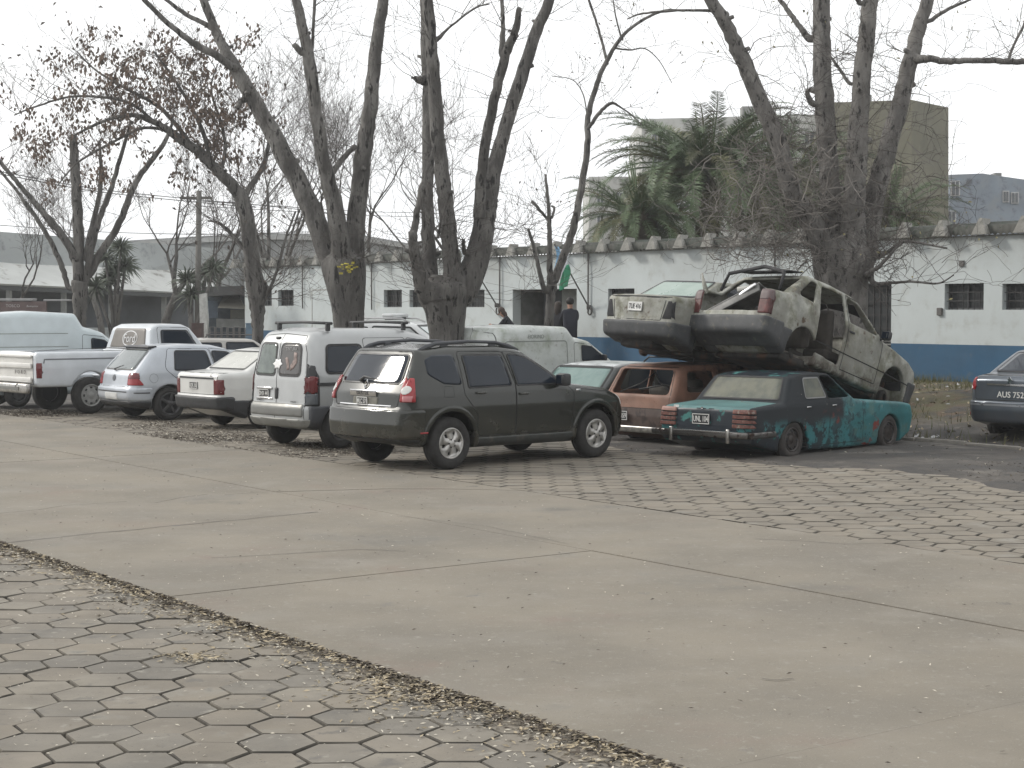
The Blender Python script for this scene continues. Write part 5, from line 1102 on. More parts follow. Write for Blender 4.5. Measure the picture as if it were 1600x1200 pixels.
def brown_estate():
    B = mat('brown_primer_paint', (.19, .098, .066), .6, var=.2, vs=3, patches=[((.035, .028, .025), 2.4, .5, .62, ('x', -.5, .2)), ((.07, .03, .02), 8, .58, .7), ((.30, .18, .13), 4, .62, .8)])
    B2 = mat('brown_dark_panel', (.075, .05, .042), .6, var=.2, vs=6, patches=[((.03, .02, .018), 6, .5, .65)])
    prof = [(-.60, .34, .04), (-.72, .38, .04), (-.74, .60, .04), (-.70, .92, .04), (-.45, 1.35, .05), (-.25, 1.40, .1), (.6, 1.42, .4), (1.2, 1.38, .15), (1.75, .96, .08), (2.8, .86, .2), (2.95, .78, .06), (3.0, .35, .06), (2.7, .2), (-.3, .22)]
    c = Car('brown_wreck', 'rusty brown hatchback wreck without rear glass, between the olive SUV and the teal wreck', prof, [(-.78, .74), (-.4, .78), (.3, .79), (2.4, .79), (3.0, .72)], [(.1, .95), (.45, .99), (.7, 1.0), (.92, .98), (1.05, .94), (1.42, .80)], r=.05, h=.025, arches=[(0, .29, .34), (2.35, .29, .34)], group=G, bow=.03)
    c.hollow(.04, c.box(-.72, 1.9, -1, 1, .32, 2))
    c.cut(c.polyrear([(-.60, .95, .04), (.60, .95, .04), (.54, 1.32, .06), (-.54, 1.32, .06)], .0))
    c.cut(c.polyside([(-.36, .98, .05), (.30, .98, .04), (.30, 1.30, .05), (-.26, 1.30, .08)], .4)); c.cut(c.polyside([(.40, .96, .03), (1.55, .96, .03), (1.15, 1.30, .06), (.44, 1.31, .04)], .4))
    c.body(B, splits=[('tailgate', [(-.62, .40), (.62, .40), (.62, .72), (-.62, .72)], ('-x',), B2), ('door', [(.36, .28), (1.6, .28), (1.62, .92), (1.14, 1.34), (.38, 1.35)], ('+y', '-y'), B)])
    c.seam([(-.60, .725), (.60, .725)], ('-x',)); c.seam([(-.66, .40), (-.66, .95), (-.56, 1.36), (.56, 1.36), (.66, .95), (.66, .40)], ('-x',))
    MB().box((-.80, 0, .40), (.07, 1.5, .10), None, .02).box((-.60, -.80, .40), (.4, .05, .10), None, .02).build('rear_bumper', DULLCHROME, c.root, True)
    c.plate(-.775, .30, .60, 'TYJ 859', .30, .14)
    for q in (-1, 1): c.pane('lamp_socket', [(q * .72, .50, .02), (q * .56, .50, .02), (q * .56, .66, .02), (q * .70, .66, .02)], '-x', mat('lamp_hole', (.12, .09, .07), .7, var=.5, vs=20), .006, .02)
    seatm = MATS['torn_seat'] if 'torn_seat' in MATS else mat('torn_seat', (.04, .035, .03), .9, var=.4)
    MB().box((.30, 0, .78), (.18, 1.2, .5), Matrix.Rotation(R(-14), 4, 'Y'), .06).build('rear_seat', seatm, c.root, True)
    for y in (-.34, .34): MB().box((.98, y, .80), (.16, .46, .66), Matrix.Rotation(R(-16), 4, 'Y'), .06).box((.9, y, 1.15), (.08, .2, .16), None, .04).build('seat', seatm, c.root, True)
    MB().tube([(-.40, -.4, 1.0), (-.2, .0, 1.12), (.0, .3, 1.28)], .012, 5).tube([(-.45, .2, 1.0), (-.3, -.2, 1.08), (-.1, -.45, 1.0)], .016, 5).tube([(-.62, .45, .96), (-.52, .1, 1.1), (-.40, -.1, 1.27)], .01, 5).build('loose_trim', RUBBER, c.root, True)
    MB().tube([(.0, -.55, 1.43), (.05, -.5, 1.5), (.1, .5, 1.5), (.05, .58, 1.42)], .014, 6).tube([(.9, -.55, 1.43), (.9, -.5, 1.48), (.9, .5, 1.48), (.9, .58, 1.42)], .014, 6).build('roof_bar', RUBBER, c.root, True)
    c.wheel(0, .39, .25, .16, 1.3, 'rust', .16, flat=.03); c.wheel(2.35, .39, .25, .16, 1.3, 'rust', .16, flat=.03)
    c.finish((-.72, -.74, .17), 1049, 697, 42, gz=0); return c

def dark_hatch():
    K = paint('black_green_paint', (.022, .026, .026), rough=.4, patches=[((.12, .12, .11), 5, .5, .8, ('z', 1.2, 1.38))]); RF = paint('pale_roof_paint', (.36, .39, .39), rough=.35, patches=[((.1, .1, .1), 4, .5, .7)])
    prof = [(-.60, .34, .04), (-.74, .40, .04), (-.76, .66, .04), (-.68, .92, .05), (-.22, 1.34, .05), (.0, 1.38, .1), (.6, 1.41, .4), (1.15, 1.38, .15), (1.8, .96, .08), (2.8, .86, .2), (3.0, .6, .06), (2.9, .3, .06), (2.6, .2), (-.3, .22)]
    c = Car('dark_hatchback', 'dark hatchback with pale roof and greenish rear glass, behind the olive SUV bonnet', prof, [(-.78, .80), (-.4, .87), (.3, .90), (2.4, .90), (3.0, .80)], [(.1, .95), (.45, .99), (.7, 1.0), (.92, .98), (1.05, .94), (1.42, .82)], r=.055, h=.027, arches=[(0, .29, .34), (2.4, .29, .34)], group=G, bow=.03)
    c.body(K, splits=[('roof', [(-.16, -.60), (1.14, -.58), (1.14, .58), (-.16, .60)], ('+z',), RF)])
    c.window([(-.72, .96, .04), (.72, .96, .04), (.66, 1.32, .05), (-.66, 1.32, .05)], ('-x',), name='rear_window', m=mat('teal_glass', (.10, .17, .16), .2, coat=.5, c2=(.17, .25, .23), vs=2), fw=.03)
    c.window([(-.1, .96, .05), (.6, .96, .04), (.6, 1.3, .05), (.1, 1.3, .08)]); c.window([(.68, .96, .03), (1.6, .96, .03), (1.15, 1.3, .06), (.68, 1.31, .04)]); c.window([(-.62, .98), (.62, .98), (.56, 1.33), (-.56, 1.33)], ('+x',), name='windshield')
    for q in (-1, 1): c.pane('tail_lamp', [(q * .76, .60), (q * .58, .60), (q * .58, .8), (q * .74, .8)], '-x', DRED, .01, .02)
    c.wheel(0, .28, .28, .16, 1.34, 'steel'); c.wheel(2.4, .28, .28, .16, 1.34, 'steel')
    c.finish((-.22, -.66, 1.34), 958, 573, 42, D=28.0); c.root.location.z -= .0; return c

DW_ = dict(rough=.55, var=.25, vs=3, coat=0)
def mossy(name):
    return mat(name, (.33, .335, .30), .65, var=.35, vs=3, bump=.06, patches=[((.12, .12, .075), 3.2, .42, .66), ((.20, .195, .17), 1.2, .4, .65), ((.085, .08, .065), 1.7, .54, .68), ((.075, .05, .03), 5, .60, .68), ((.20, .17, .12), 11, .58, .72), ((.05, .035, .025), 2.5, .45, .6, ('z', .45, .2))])
def top_left_wreck():
    W_ = mossy('mossy_white_paint')
    c = Car('stacked_wreck', 'mossy white saloon wreck on top of the brown wreck, boot closed, tail lamps gone', SALOON, SW, SS, r=.05, h=.025, arches=[(0, .29, .35), (2.36, .29, .35)], group=G)
    tl = [(-.50, .60, .01), (.50, .60, .01), (.60, .95), (-.60, .95)]
    c.body(W_, splits=[('boot_lid', tl, ('-x',), W_)])
    for q in (-1, 1): c.pane('tail_socket', [(q * .74, .63), (q * .53, .63), (q * .62, .90), (q * .73, .90)], '-x', INT, .004, .02)
    c.seam([(-.50, .60), (-.58, .95), (.58, .95), (.50, .60), (-.50, .60)], ('-x',), w=.014); c.seam([(-.66, .965), (.66, .965)], ('-x',), w=.012)
    c.shell('rear_bumper', mat('weathered_bumper', (.055, .057, .06), .65, var=.25, patches=[((.15, .14, .11), 9, .55, .75)]), .045, c.box(-1.2, -.50, -2, 2, .26, .58, .04))
    c.window([(-.62, 1.045, .03), (.62, 1.045, .03), (.56, 1.35, .05), (-.56, 1.35, .05)], ('-x',), name='rear_window', m=mat('mossy_glass', (.17, .24, .20), .3, coat=.3, c2=(.24, .31, .27), vs=2), fw=.025)
    c.window([(.12, 1.0, .04), (.76, .98, .02), (.70, 1.31, .03), (.32, 1.31, .05)]); c.window([(.85, .98, .02), (1.72, .98, .02), (1.24, 1.29, .04), (.80, 1.31, .03)]); c.window([(-.62, 1.0), (.62, 1.0), (.54, 1.32), (-.54, 1.32)], ('+x',), name='windshield')
    c.plate(c.project('-x', [0], [.77])[0][0] - .01, .05, .80, 'TUE 416', .30, .14, white=True)
    und = MB().tube([(0, -.6, .28), (0, .6, .28)], .04, 8).tube([(-.2, -.4, .2), (.4, -.3, .26), (.9, -.4, .16)], .03, 6).box((.9, 0, .2), (2.2, 1.2, .12), None, .04).box((-.55, .1, .26), (.5, .7, .16), None, .05); und.build('underbody', UNDER, c.root, True)
    MB().lathe([(0, .03), (.09, .03), (.10, -.03), (.05, -.06)], 16).build('wheel_hub', UNDER, c.root, True, (0, .66, .20))
    # rear-right lower corner of the bumper at a measured spot
    c.root.scale = (1, .94, 1); c.shell('lower_side', MATS['weathered_bumper'], .010, np.maximum(c.box(-.9, -.32, -2, 2, .1, .52), .5 - np.abs(c.Y))); c.finish((-.90, -.66, .98), 1053, 463, 44, D=25.3, pitch=8, roll=2); return c

def top_right_wreck():
    W_ = mossy('mossy_cream_paint')
    prof = [(-.80, .36, .04), (-.98, .40, .05), (-1.0, .58, .03), (-.98, .62, .02), (-.985, .97, .04), (-.93, 1.02, .04), (-.52, 1.06, .05), (-.02, 1.44, .10), (.6, 1.46, .3), (1.15, 1.44, .25), (1.40, 1.38, .1), (2.05, .98, .08), (2.95, .86, .2), (3.2, .76, .08), (3.28, .54, .05), (3.2, .24, .06), (2.9, .18), (1.2, .19), (-.4, .2)]
    c = Car('open_boot_wreck', 'cream saloon wreck with open boot and missing rear door, nose down on the teal wreck', prof, [(-1.0, .78), (-.6, .815), (.1, .84), (2.4, .84), (3.3, .74)], [(.1, .95), (.4, .985), (.7, 1.0), (.94, .985), (1.05, .95), (1.2, .89), (1.45, .80)], r=.05, h=.024, arches=[(0, .30, .36), (2.55, .30, .38)], group=G)
    c.hollow(.04, c.box(-.93, 2.0, -1.2, 1.2, .33, 3)); c.hollow(.04, c.box(2.2, 3.1, -.7, .7, .4, .8))
    c.cut(c.box(-1.2, -.42, -.60, .60, .68, 1.3)); c.cut(c.polyrear([(-.60, 1.0), (.60, 1.0), (.58, 1.36, .05), (-.58, 1.36, .05)], .30))
    c.cut(c.polyside([(-.26, 1.09, .03), (.14, 1.06, .02), (.22, 1.36, .03), (.06, 1.36, .03)], .45)); c.cut(c.polyside([(.30, .40, .08), (.98, .34, .04), (1.0, .95), (.92, 1.36, .05), (.34, 1.36, .05), (.28, .95)], .45))
    c.cut(c.polyside([(1.10, 1.02, .03), (1.92, 1.0, .03), (1.35, 1.35, .08), (1.02, 1.36, .03)], .45)); c.cut(np.maximum(c.polyrear([(-.62, 1.0), (.62, 1.0), (.58, 1.36), (-.58, 1.36)], 9), 1.3 - c.X))
    fd = [(1.04, .30), (2.0, .30), (2.02, .90), (1.95, 1.0), (1.40, 1.38), (.98, 1.39), (1.06, .95)]
    c.body(W_, splits=[('front_door', fd, ('+y', '-y'), W_), ('bonnet', [(2.1, -.7), (3.15, -.62), (3.15, .62), (2.1, .7)], ('+z',), W_)])
    c.seam(fd, closed=True, w=.014); c.seam([(.30, .55), (3.1, .50)], w=.018)
    c.shell('rear_bumper', mat('weathered_bumper', (.055, .057, .06), .65), .045, c.box(-1.2, -.55, -2, 2, .24, .60, .04))
    c.shell('front_bumper', MATS['weathered_bumper'], .03, c.box(2.98, 3.6, -2, 2, .22, .56, .04))
    LM = mat('grimy_red_lens', (.085, .022, .02), .5, var=.4, vs=12)
    for q in (-1, 1):
        c.pane('tail_lamp', [(q * .80, .64, .01), (q * .60, .64, .01), (q * .60, .98, .01), (q * .78, .98, .01)], '-x', LM, .012, .03)
        c.pane('lamp_band', [(q * .80, .84, .01), (q * .60, .84, .01), (q * .60, .98, .01), (q * .78, .98, .01)], '-x', mat('grey_band', (.10, .07, .07), .5), .016, .01)
        c.pane('tail_lamp', [(-1.0, .64, .01), (-.90, .64, .01), (-.90, .98, .01), (-1.0, .98, .01)], '+y' if q > 0 else '-y', LM, .012, .03)
    # boot lid fallen inside, roof skin dark
    MB().box((0, 0, 0), (.50, .95, .03), None, .012).box((-.22, 0, -.06), (.05, .9, .12), None, .01).build('boot_lid', mat('grimy_lid', (.10, .10, .095), .5, var=.4, vs=5), c.root, True, (-.60, .10, .86), (R(-30), R(10), R(8)))
    c.shell('lower_side', MATS['weathered_bumper'], .010, np.maximum(c.box(-.95, -.30, -2, 2, .1, .56), .5 - np.abs(c.Y)))
    MB().tube([(-.55, -.60, 1.08), (-.50, -.58, 1.36), (-.30, 0, 1.50), (-.46, .58, 1.36), (-.55, .60, 1.08)], .03, 6).build('bent_window_frame', INT, c.root, True)
    MB().box((-.16, 0, 1.452), (.34, 1.05, .02), Matrix.Rotation(R(-10), 4, 'Y'), .008).build('torn_roof_skin', INT, c.root)
    MB().box((0, 0, 0), (.05, .85, .05), None, .015).build('chrome_strip', CHROME, c.root, True, (-.80, .06, .88), (R(-32), 0, R(4)))
    MB().tube([(-.85, .62, .95), (-.92, .68, 1.12), (-.86, .80, 1.26)], [.05, .03, .012], 6).build('bent_panel', W_, c.root, True)
    sm = MATS.get('torn_seat') or mat('torn_seat', (.04, .035, .03), .9, var=.4)
    MB().box((.25, 0, .72), (.2, 1.3, .6), Matrix.Rotation(R(-16), 4, 'Y'), .07).build('rear_seat', sm, c.root, True)
    for y in (-.36, .36): MB().box((1.15, y, .50), (.5, .48, .16), None, .06).box((.95, y, .82), (.16, .46, .66), Matrix.Rotation(R(-14), 4, 'Y'), .06).build('seat', sm, c.root, True)
    MB().tube([(-.6, -.2, 1.1), (-.4, .1, 1.16), (-.1, .3, 1.14)], .05, 7).tube([(-.5, .3, 1.1), (-.35, 0, 1.18), (-.2, -.2, 1.1)], .04, 7).build('stuffing', mat('pale_stuffing', (.4, .4, .38), .9), c.root, True)
    und = MB().box((1.0, 0, .2), (2.6, 1.3, .12), None, .04).tube([(0, -.65, .25), (0, .65, .25)], .05, 8).tube([(-.3, .3, .2), (1, .1, .12), (2, .1, .14)], .035, 6).box((2.55, 0, .36), (.6, .9, .4), None, .06).tube([(.4, -.5, .2), (.5, -.4, .02), (.9, -.3, -.05)], .025, 6)
    und.build('underbody', UNDER, c.root, True)
    for q in (-1, 1): MB().lathe([(0, .03), (.10, .03), (.11, -.03), (.05, -.06)], 16).build('wheel_hub', UNDER, c.root, True, (2.55, q * .62, .22)); 
    mirror(c, 1.95, .93, 1.02, BLACKP, (.1, .16, .14)); c.piece('door_handle', '-y', 1.16, .88, (.13, .02, .03), BLACKP, .006, .006)
    c.root.scale = (.89, 1, 1.06); c.finish((-.97 * .89, -.74, .62 * 1.06), 1193, 490, 39, D=24.4, pitch=17, roll=0); return c

def patrol_suv():
    P = paint('patrol_white', (.66, .67, .67), rough=.35)
    prof = [(-.7, .4, .05), (-.82, .5, .05), (-.84, 1.0, .1), (-.45, 1.66, .15), (.0, 1.74, .2), (1.2, 1.72, .2), (1.45, 1.66, .1), (2.15, 1.16, .1), (3.1, 1.0, .2), (3.4, .8, .1), (3.4, .4, .1), (-.3, .36)]
    c = Car('patrol_car', 'white high-roofed car with a roof bar, side-on behind the silver van', prof, [(-.85, .78), (0, .86), (2.6, .86), (3.4, .72)], [(.3, .97), (.8, 1.0), (1.1, .97), (1.75, .78)], r=.1, h=.03, arches=[(0, .36, .4), (2.6, .36, .4)], group=G)
    c.body(P)
    lit = mat('clear_cabin_glass', (.36, .38, .38), .1, coat=.5, c2=(.5, .52, .52), vs=5)
    c.window([(-.45, 1.18, .08), (.30, 1.16, .04), (.30, 1.58, .04), (-.2, 1.58, .15)], m=lit, fw=.04); c.window([(.42, 1.16, .04), (1.9, 1.14, .03), (1.35, 1.58, .1), (.42, 1.60, .04)], m=lit, fw=.04)
    c.window([(-.68, 1.18, .04), (.68, 1.18, .04), (.6, 1.62, .05), (-.6, 1.62, .05)], ('+x',), name='windshield', m=mat('pale_screen', (.20, .27, .26), .1, coat=.6), fw=.04)
    MB().box((.75, 0, 1.86), (.30, 1.2, .09), None, .04).build('light_bar', P, c.root, True); MB().box((.75, 0, 1.79), (.22, 1.0, .07), None, .02).build('light_bar_base', BLACKP, c.root)
    for q in (-1, 1): MB().tube([(-.3, q * .62, 1.70), (-.1, q * .62, 1.80), (1.1, q * .62, 1.79), (1.3, q * .62, 1.70)], .022, 6).build('roof_rail', mat('rail_light', (.5, .5, .5), .4, .3), c.root, True)
    c.wheel(0, .34, .34, .2, 1.5, 'steel'); c.wheel(2.6, .34, .34, .2, 1.5, 'steel')
    c.finish((1.3, -.62, 1.72), 640, 500, -14, D=39); c.root.location.z = .10; return c

def beige_wagon():
    P = paint('beige_paint', (.42, .40, .37), rough=.4)
    prof = [(-.6, .34, .04), (-.8, .4, .04), (-.8, .9, .05), (-.5, 1.40, .06), (.2, 1.46, .3), (1.2, 1.44, .2), (1.9, .98, .1), (2.9, .86, .2), (3.1, .5, .1), (3.0, .2), (-.3, .22)]
    c = Car('beige_wagon', 'beige estate car, only its roof showing between the pickup cab and silver van', prof, [(-.8, .76), (0, .82), (2.6, .82), (3.1, .7)], [(.1, .95), (.7, 1.0), (1.0, .96), (1.46, .84)], r=.06, h=.03, arches=[(0, .3, .35), (2.5, .3, .35)], group=G)
    c.body(P)
    c.window([(-.64, .96, .04), (.64, .96, .04), (.6, 1.36, .05), (-.6, 1.36, .05)], ('-x',), name='rear_window'); c.window([(-.3, .98, .05), (.5, .96, .04), (.5, 1.36, .05), (-.2, 1.36, .08)]); c.window([(.6, .96, .03), (1.65, .96, .03), (1.2, 1.36, .06), (.6, 1.37, .04)])
    c.window([(-.64, 1.0), (.64, 1.0), (.58, 1.36), (-.58, 1.36)], ('+x',), name='windshield')
    c.wheel(0, .29, .29, .17, 1.38, 'steel'); c.wheel(2.5, .29, .29, .17, 1.38, 'steel')
    c.finish((.0, 0, 1.44), 300, 531, 22, D=36.5); c.root.location.z = .02; return c
olive_suv(); silver_van(); hatchback(); white_saloon(); pickup()
box_van('white_box_van', 'large pale blue-white box van behind the pickup bed, cut off by the left edge', '', 28, 636, 34, 0, False, 2.02)
box_van('white_box_van', 'grimy white box van with a step-down cab between the olive SUV and the wrecks', 'FIORINO', 812, 650, 42, 0, True, 1.76)
saloon_207(); teal_saloon(); brown_estate(); dark_hatch(); top_left_wreck(); top_right_wreck(); patrol_suv(); beige_wagon()

# ------------------------------------------------------------------ trees
BARK = mat('bark_grey', (.185, .176, .163), .95, c2=(.08, .075, .07), vs=5, bump=1.0, bs=14, bd=.09, stretch=(1, 1, .25), patches=[((.24, .23, .215), 5, .42, .62, ('z', 2.2, 5)), ((.022, .02, .019), 10, .52, .62), ((.15, .145, .13), 16, .60, .7)])
BARKL = mat('bark_pale', (.245, .232, .217), .95, c2=(.12, .113, .106), vs=3.5, bump=1.0, bs=12, bd=.08, stretch=(1, 1, .45), patches=[((.035, .033, .031), 11, .53, .62), ((.24, .23, .215), 6, .52, .68), ((.06, .055, .05), 3, .5, .7, ('z', 5, 2.5))])
TWIG = mat('twig_brown', (.085, .075, .068), .95, vs=2); TWIGP = mat('twig_pale', (.17, .155, .14), .95, vs=2)
def catmull(P, n):
    P = [np.array(p, float) for p in P]; out = []
    for i in range(len(P) - 1):
        p0 = P[max(i - 1, 0)]; p1, p2 = P[i], P[i + 1]; p3 = P[min(i + 2, len(P) - 1)]
        for k in range(n):
            t = k / n; out.append(.5 * (2 * p1 + (p2 - p0) * t + (2 * p0 - 5 * p1 + 4 * p2 - p3) * t * t + (3 * p1 - p0 - 3 * p2 + p3) * t ** 3))
    out.append(P[-1]); return np.array(out)
def limb_pts(px, D, dd=0, ex=0):
    "px: (px, py, width in pixels); dd: how far the end leans away"
    n = len(px); Q = []
    for i, (x, y, w) in enumerate(px):
        d = D + dd * (i / max(1, n - 1)); v = PD(x, y, d); Q.append((*v, w / 2 / FPX * d))
    if ex:  # carry on past the frame
        a, b = np.array(Q[-2]), np.array(Q[-1]); dr = (b - a)[:3]; dr /= np.linalg.norm(dr)
        Q.append((*(b[:3] + dr * ex * .5), b[3] * .7)); Q.append((*(b[:3] + dr * ex + np.array((0, 0, .1 * ex))), b[3] * .25))
    C = catmull(Q, 6)
    C[:, 3] = np.maximum(C[:, 3], .006) ; m = len(C)
    for i in range(1, m - 1): C[i, :3] += (rng.random(3) - .5) * (min(C[i, 3] * .35, .03) if C[i, 3] < .24 else .004); C[i, 3] *= 1 + (rng.random() - .5) * (.06 if C[i, 3] < .2 else .015)
    return C
def addlimb(name, C, m, root, org, sides=10):
    mb = MB().tube([Vector(c[:3]) - org for c in C], list(C[:, 3]), sides)
    if sides >= 9:
        mb.v = [tuple(np.array(v) + .0) for v in mb.v]
    return mb.build(name, m, root, True)
def grow(mb, p, d, length, r, level, org, droop=0, kink=.35, kids=3, tips=None):
    n = 7 if length > .5 else 4; pts = [p.copy()]; rr = [r]; q = p.copy(); dd = d.normalized(); bend = Vector((random.gauss(0, .05), random.gauss(0, .05), .03))
    for i in range(n):
        dd = (dd + bend + Vector((random.gauss(0, kink), random.gauss(0, kink), random.gauss(0, kink) + .12 - droop)) * .35).normalized()
        q = q + dd * (length / n); pts.append(q.copy()); rr.append(max(.0035, r * (1 - .75 * (i + 1) / n)))
    mb.tube([a - org for a in pts], rr, 4 if r > .02 else 3, cap=False)
    if tips is not None: tips.append(q.copy())
    if level <= 0: return
    for k in range(kids):
        i = random.randint(1, n); base = pts[i]; dr = (pts[i] - pts[i - 1]).normalized(); ax = dr.orthogonal().normalized(); ax.rotate(Matrix.Rotation(random.uniform(0, 6.28), 3, dr))
        nd = (dr * random.uniform(.5, 1) + ax * random.uniform(.5, 1.0)).normalized()
        grow(mb, base, nd, length * random.uniform(.45, .75), max(.004, rr[i] * .75), level - 1, org, droop, kink, kids, tips)
def twigs_on(mb, C, n, u0, length, r, level, org, up=.3, droop=0, kids=2, tips=None, kink=.35):
    for _ in range(n):
        i = int(len(C) * random.uniform(u0, .98)); p = Vector(C[i][:3]); a = random.uniform(0, 6.28)
        d = Vector((math.cos(a), math.sin(a) * .8, up + random.uniform(-.2, .5)))
        grow(mb, p, d, length * random.uniform(.5, 1.2), r * random.uniform(.6, 1.2), level, org, droop, kink, kids, tips)
def big_tree(name, label, trunk, limbs, D, barkm, spec, group='bare trees in the yard'):
    base = PD(trunk[0][0], trunk[0][1], D); s_, t_ = st_of(base); g = ground_z(base.x, base.y)
    root = empty(name, label, 'tree', (base.x, base.y, g - .05), group=group); org = root.location.copy()
    C = limb_pts(trunk, D); b0 = C[0].copy(); b0[2] = g - .1; b0[3] *= 1.3; b1 = C[0].copy(); b1[2] = (g + C[0][2]) * .5; C = np.vstack([b0, b1, C])
    mb = MB().tube([Vector(c[:3]) - org for c in C], list(C[:, 3]), 16)
    mb.v = [tuple(np.array(v) + np.array([noise.noise(Vector((v[0] * 4, v[1] * 4, v[2] * .5))) * .08, noise.noise(Vector((v[0] * 4, v[1] * 4, v[2] * .5 + 9))) * .08, 0])) for v in mb.v]
    mb.build('trunk', barkm, root, True)
    tw = MB(); tips = []; Ls = []
    for L_ in limbs:
        px, dd, ex = L_[:3]; D0 = D
        if px[0][2] < 17 and Ls:
            best = None
            for Cp in Ls:
                qx = 800 + FPX * Cp[:, 0] / Cp[:, 1]; qy = HOR - FPX * (Cp[:, 2] - CAMH) / Cp[:, 1]; dd_2 = np.hypot(qx - px[0][0], qy - px[0][1]); i = int(dd_2.argmin())
                if best is None or dd_2[i] < best[0]: best = (dd_2[i], Cp[i], qx[i], qy[i])
            if best[0] < 45: D0 = float(best[1][1]); px = [(float(best[2]), float(best[3]), px[0][2])] + list(px)
        if px[0][2] >= 28:      # heavy limbs rise out of the trunk itself
            bx_, by_, bw2 = trunk[-2][0], trunk[-2][1] + 14, trunk[-2][2]; px = [(bx_ + (px[0][0] - bx_) * .45, by_, min(px[0][2] * 1.1, bw2 * .6))] + list(px)
        C = limb_pts(px, D0, dd, ex); Ls.append(C); addlimb('limb', C, barkm if px[0][2] > 11 else BARKL if barkm is BARKL else barkm, root, org, 10 if px[0][2] > 9 else 7)
        k = spec.get('n', 8); twigs_on(tw, C, int(k * (1 if px[0][2] > 9 else 1.5)), spec.get('u0', .3), spec.get('len', 1.5), spec.get('r', .016), spec.get('lev', 2), org, kids=spec.get('kids', 2), tips=tips)
        # knots and cut stubs on the limb
        if px[0][2] > 14:
            st = MB()
            for _ in range(5):
                i = int(len(C) * random.uniform(.2, .9)); p = Vector(C[i][:3]); a = random.uniform(0, 6.28); d = Vector((math.cos(a), math.sin(a), .3)); st.tube([p - org, p - org + d * (C[i][3] + .07)], [C[i][3] * .4, C[i][3] * .28], 6)
            st.build('knots', barkm, root, True)['kind'] = 'stuff'
    return root, org, tw, tips, Ls
# A: behind the silver van
r, org, tw, tips, Ls = big_tree('bare_tree', 'big bare tree rising behind the silver van, forking in three heavy limbs', [(546, 512, 50), (544, 488, 52), (542, 460, 57), (539, 430, 64), (536, 408, 62), (535, 392, 30)],
    [([(517, 410, 36), (490, 335, 33), (456, 266, 30), (420, 198, 27), (368, 108, 21), (343, 60, 15), (318, 0, 13)], .8, 4), ([(535, 400, 32), (520, 310, 26), (507, 260, 22), (495, 185, 20), (484, 100, 19), (463, 0, 14)], -1.0, 4),
     ([(551, 405, 34), (556, 350, 30), (566, 252, 27), (578, 171, 23), (587, 85, 20), (599, 0, 17)], .5, 4.5), ([(366, 106, 13), (330, 82, 12), (300, 66, 10), (255, 30, 8), (222, -4, 7)], -.8, 2),
     ([(340, 50, 10), (322, 38, 8), (290, 22, 7), (252, -6, 5)], .6, 1.5), ([(487, 92, 6), (489, 50, 5), (492, 0, 5)], .2, 2), ([(481, 86, 13), (470, 80, 11), (459, 69, 8)], -.1, 0), ([(506, 290, 12), (530, 255, 9), (556, 228, 8)], .5, 0),
     ([(376, 158, 10), (372, 168, 8)], -.2, 0), ([(548, 420, 9), (556, 400, 3)], -.5, 0)], 34, BARK, dict(n=7, len=1.3, r=.009, lev=2, u0=.3))
twigs_on(tw, Ls[2], 14, .0, 1.2, .008, 1, org, up=.1); twigs_on(tw, Ls[0], 12, 0, 1.3, .008, 1, org, up=0)
tw.build('twigs', TWIG, r)['kind'] = 'stuff'
lf = MB()
for _ in range(26):
    p = PD(543 + random.gauss(0, 7), 420 + random.gauss(0, 5), 33.3) - org; lf.box(p, (.05, .01, .04), Matrix.Rotation(random.random() * 3, 4, 'X'))
lf.build('yellow_leaves', mat('yellow_leaf', (.42, .36, .06), .7), r)['kind'] = 'stuff'
# B: behind the SUV roof
r, org, tw, tips, Ls = big_tree('bare_tree', 'big bare tree right behind the olive SUV roof, with five upright limbs', [(698, 525, 58), (697, 505, 62), (696, 480, 70), (694, 462, 80), (694, 446, 76), (694, 430, 36)],
    [([(672, 450, 38), (670, 400, 24), (668, 330, 20), (668, 270, 19), (668, 135, 17), (663, 0, 14)], .9, 4), ([(710, 445, 42), (706, 405, 27), (698, 330, 25), (692, 280, 23), (682, 190, 22), (676, 100, 20), (668, 0, 17)], -.5, 4),
     ([(722, 455, 48), (745, 405, 40), (757, 345, 34), (766, 290, 29), (782, 225, 22), (806, 148, 21), (832, 67, 19), (860, -2, 16)], 1.0, 4), ([(748, 340, 20), (751, 290, 17), (760, 216, 16), (774, 150, 15), (790, 85, 15), (804, 50, 12), (812, 12, 8)], -1.0, 0),
     ([(668, 462, 30), (655, 430, 22), (648, 395, 18), (644, 362, 13)], -1, 0), ([(645, 368, 12), (652, 330, 10), (659, 292, 8), (664, 275, 5)], .3, 1.5), ([(785, 82, 12), (786, 40, 7), (784, 0, 6)], .2, 2),
     ([(664, 126, 15), (655, 125, 12), (650, 122, 8)], -.2, 0), ([(690, 350, 7), (684, 372, 5)], -.3, 0), ([(682, 62, 8), (700, 45, 4), (740, 14, 3), (765, 6, 2)], .3, 0), ([(727, 395, 8), (724, 375, 5)], -.6, 0)], 33, BARK, dict(n=7, len=1.3, r=.009, lev=2, u0=.2))
twigs_on(tw, Ls[2], 22, 0, 1.5, .009, 2, org, up=-.1); twigs_on(tw, Ls[4], 18, 0, 1.3, .008, 2, org, up=0)
tw.build('twigs', TWIG, r)['kind'] = 'stuff'
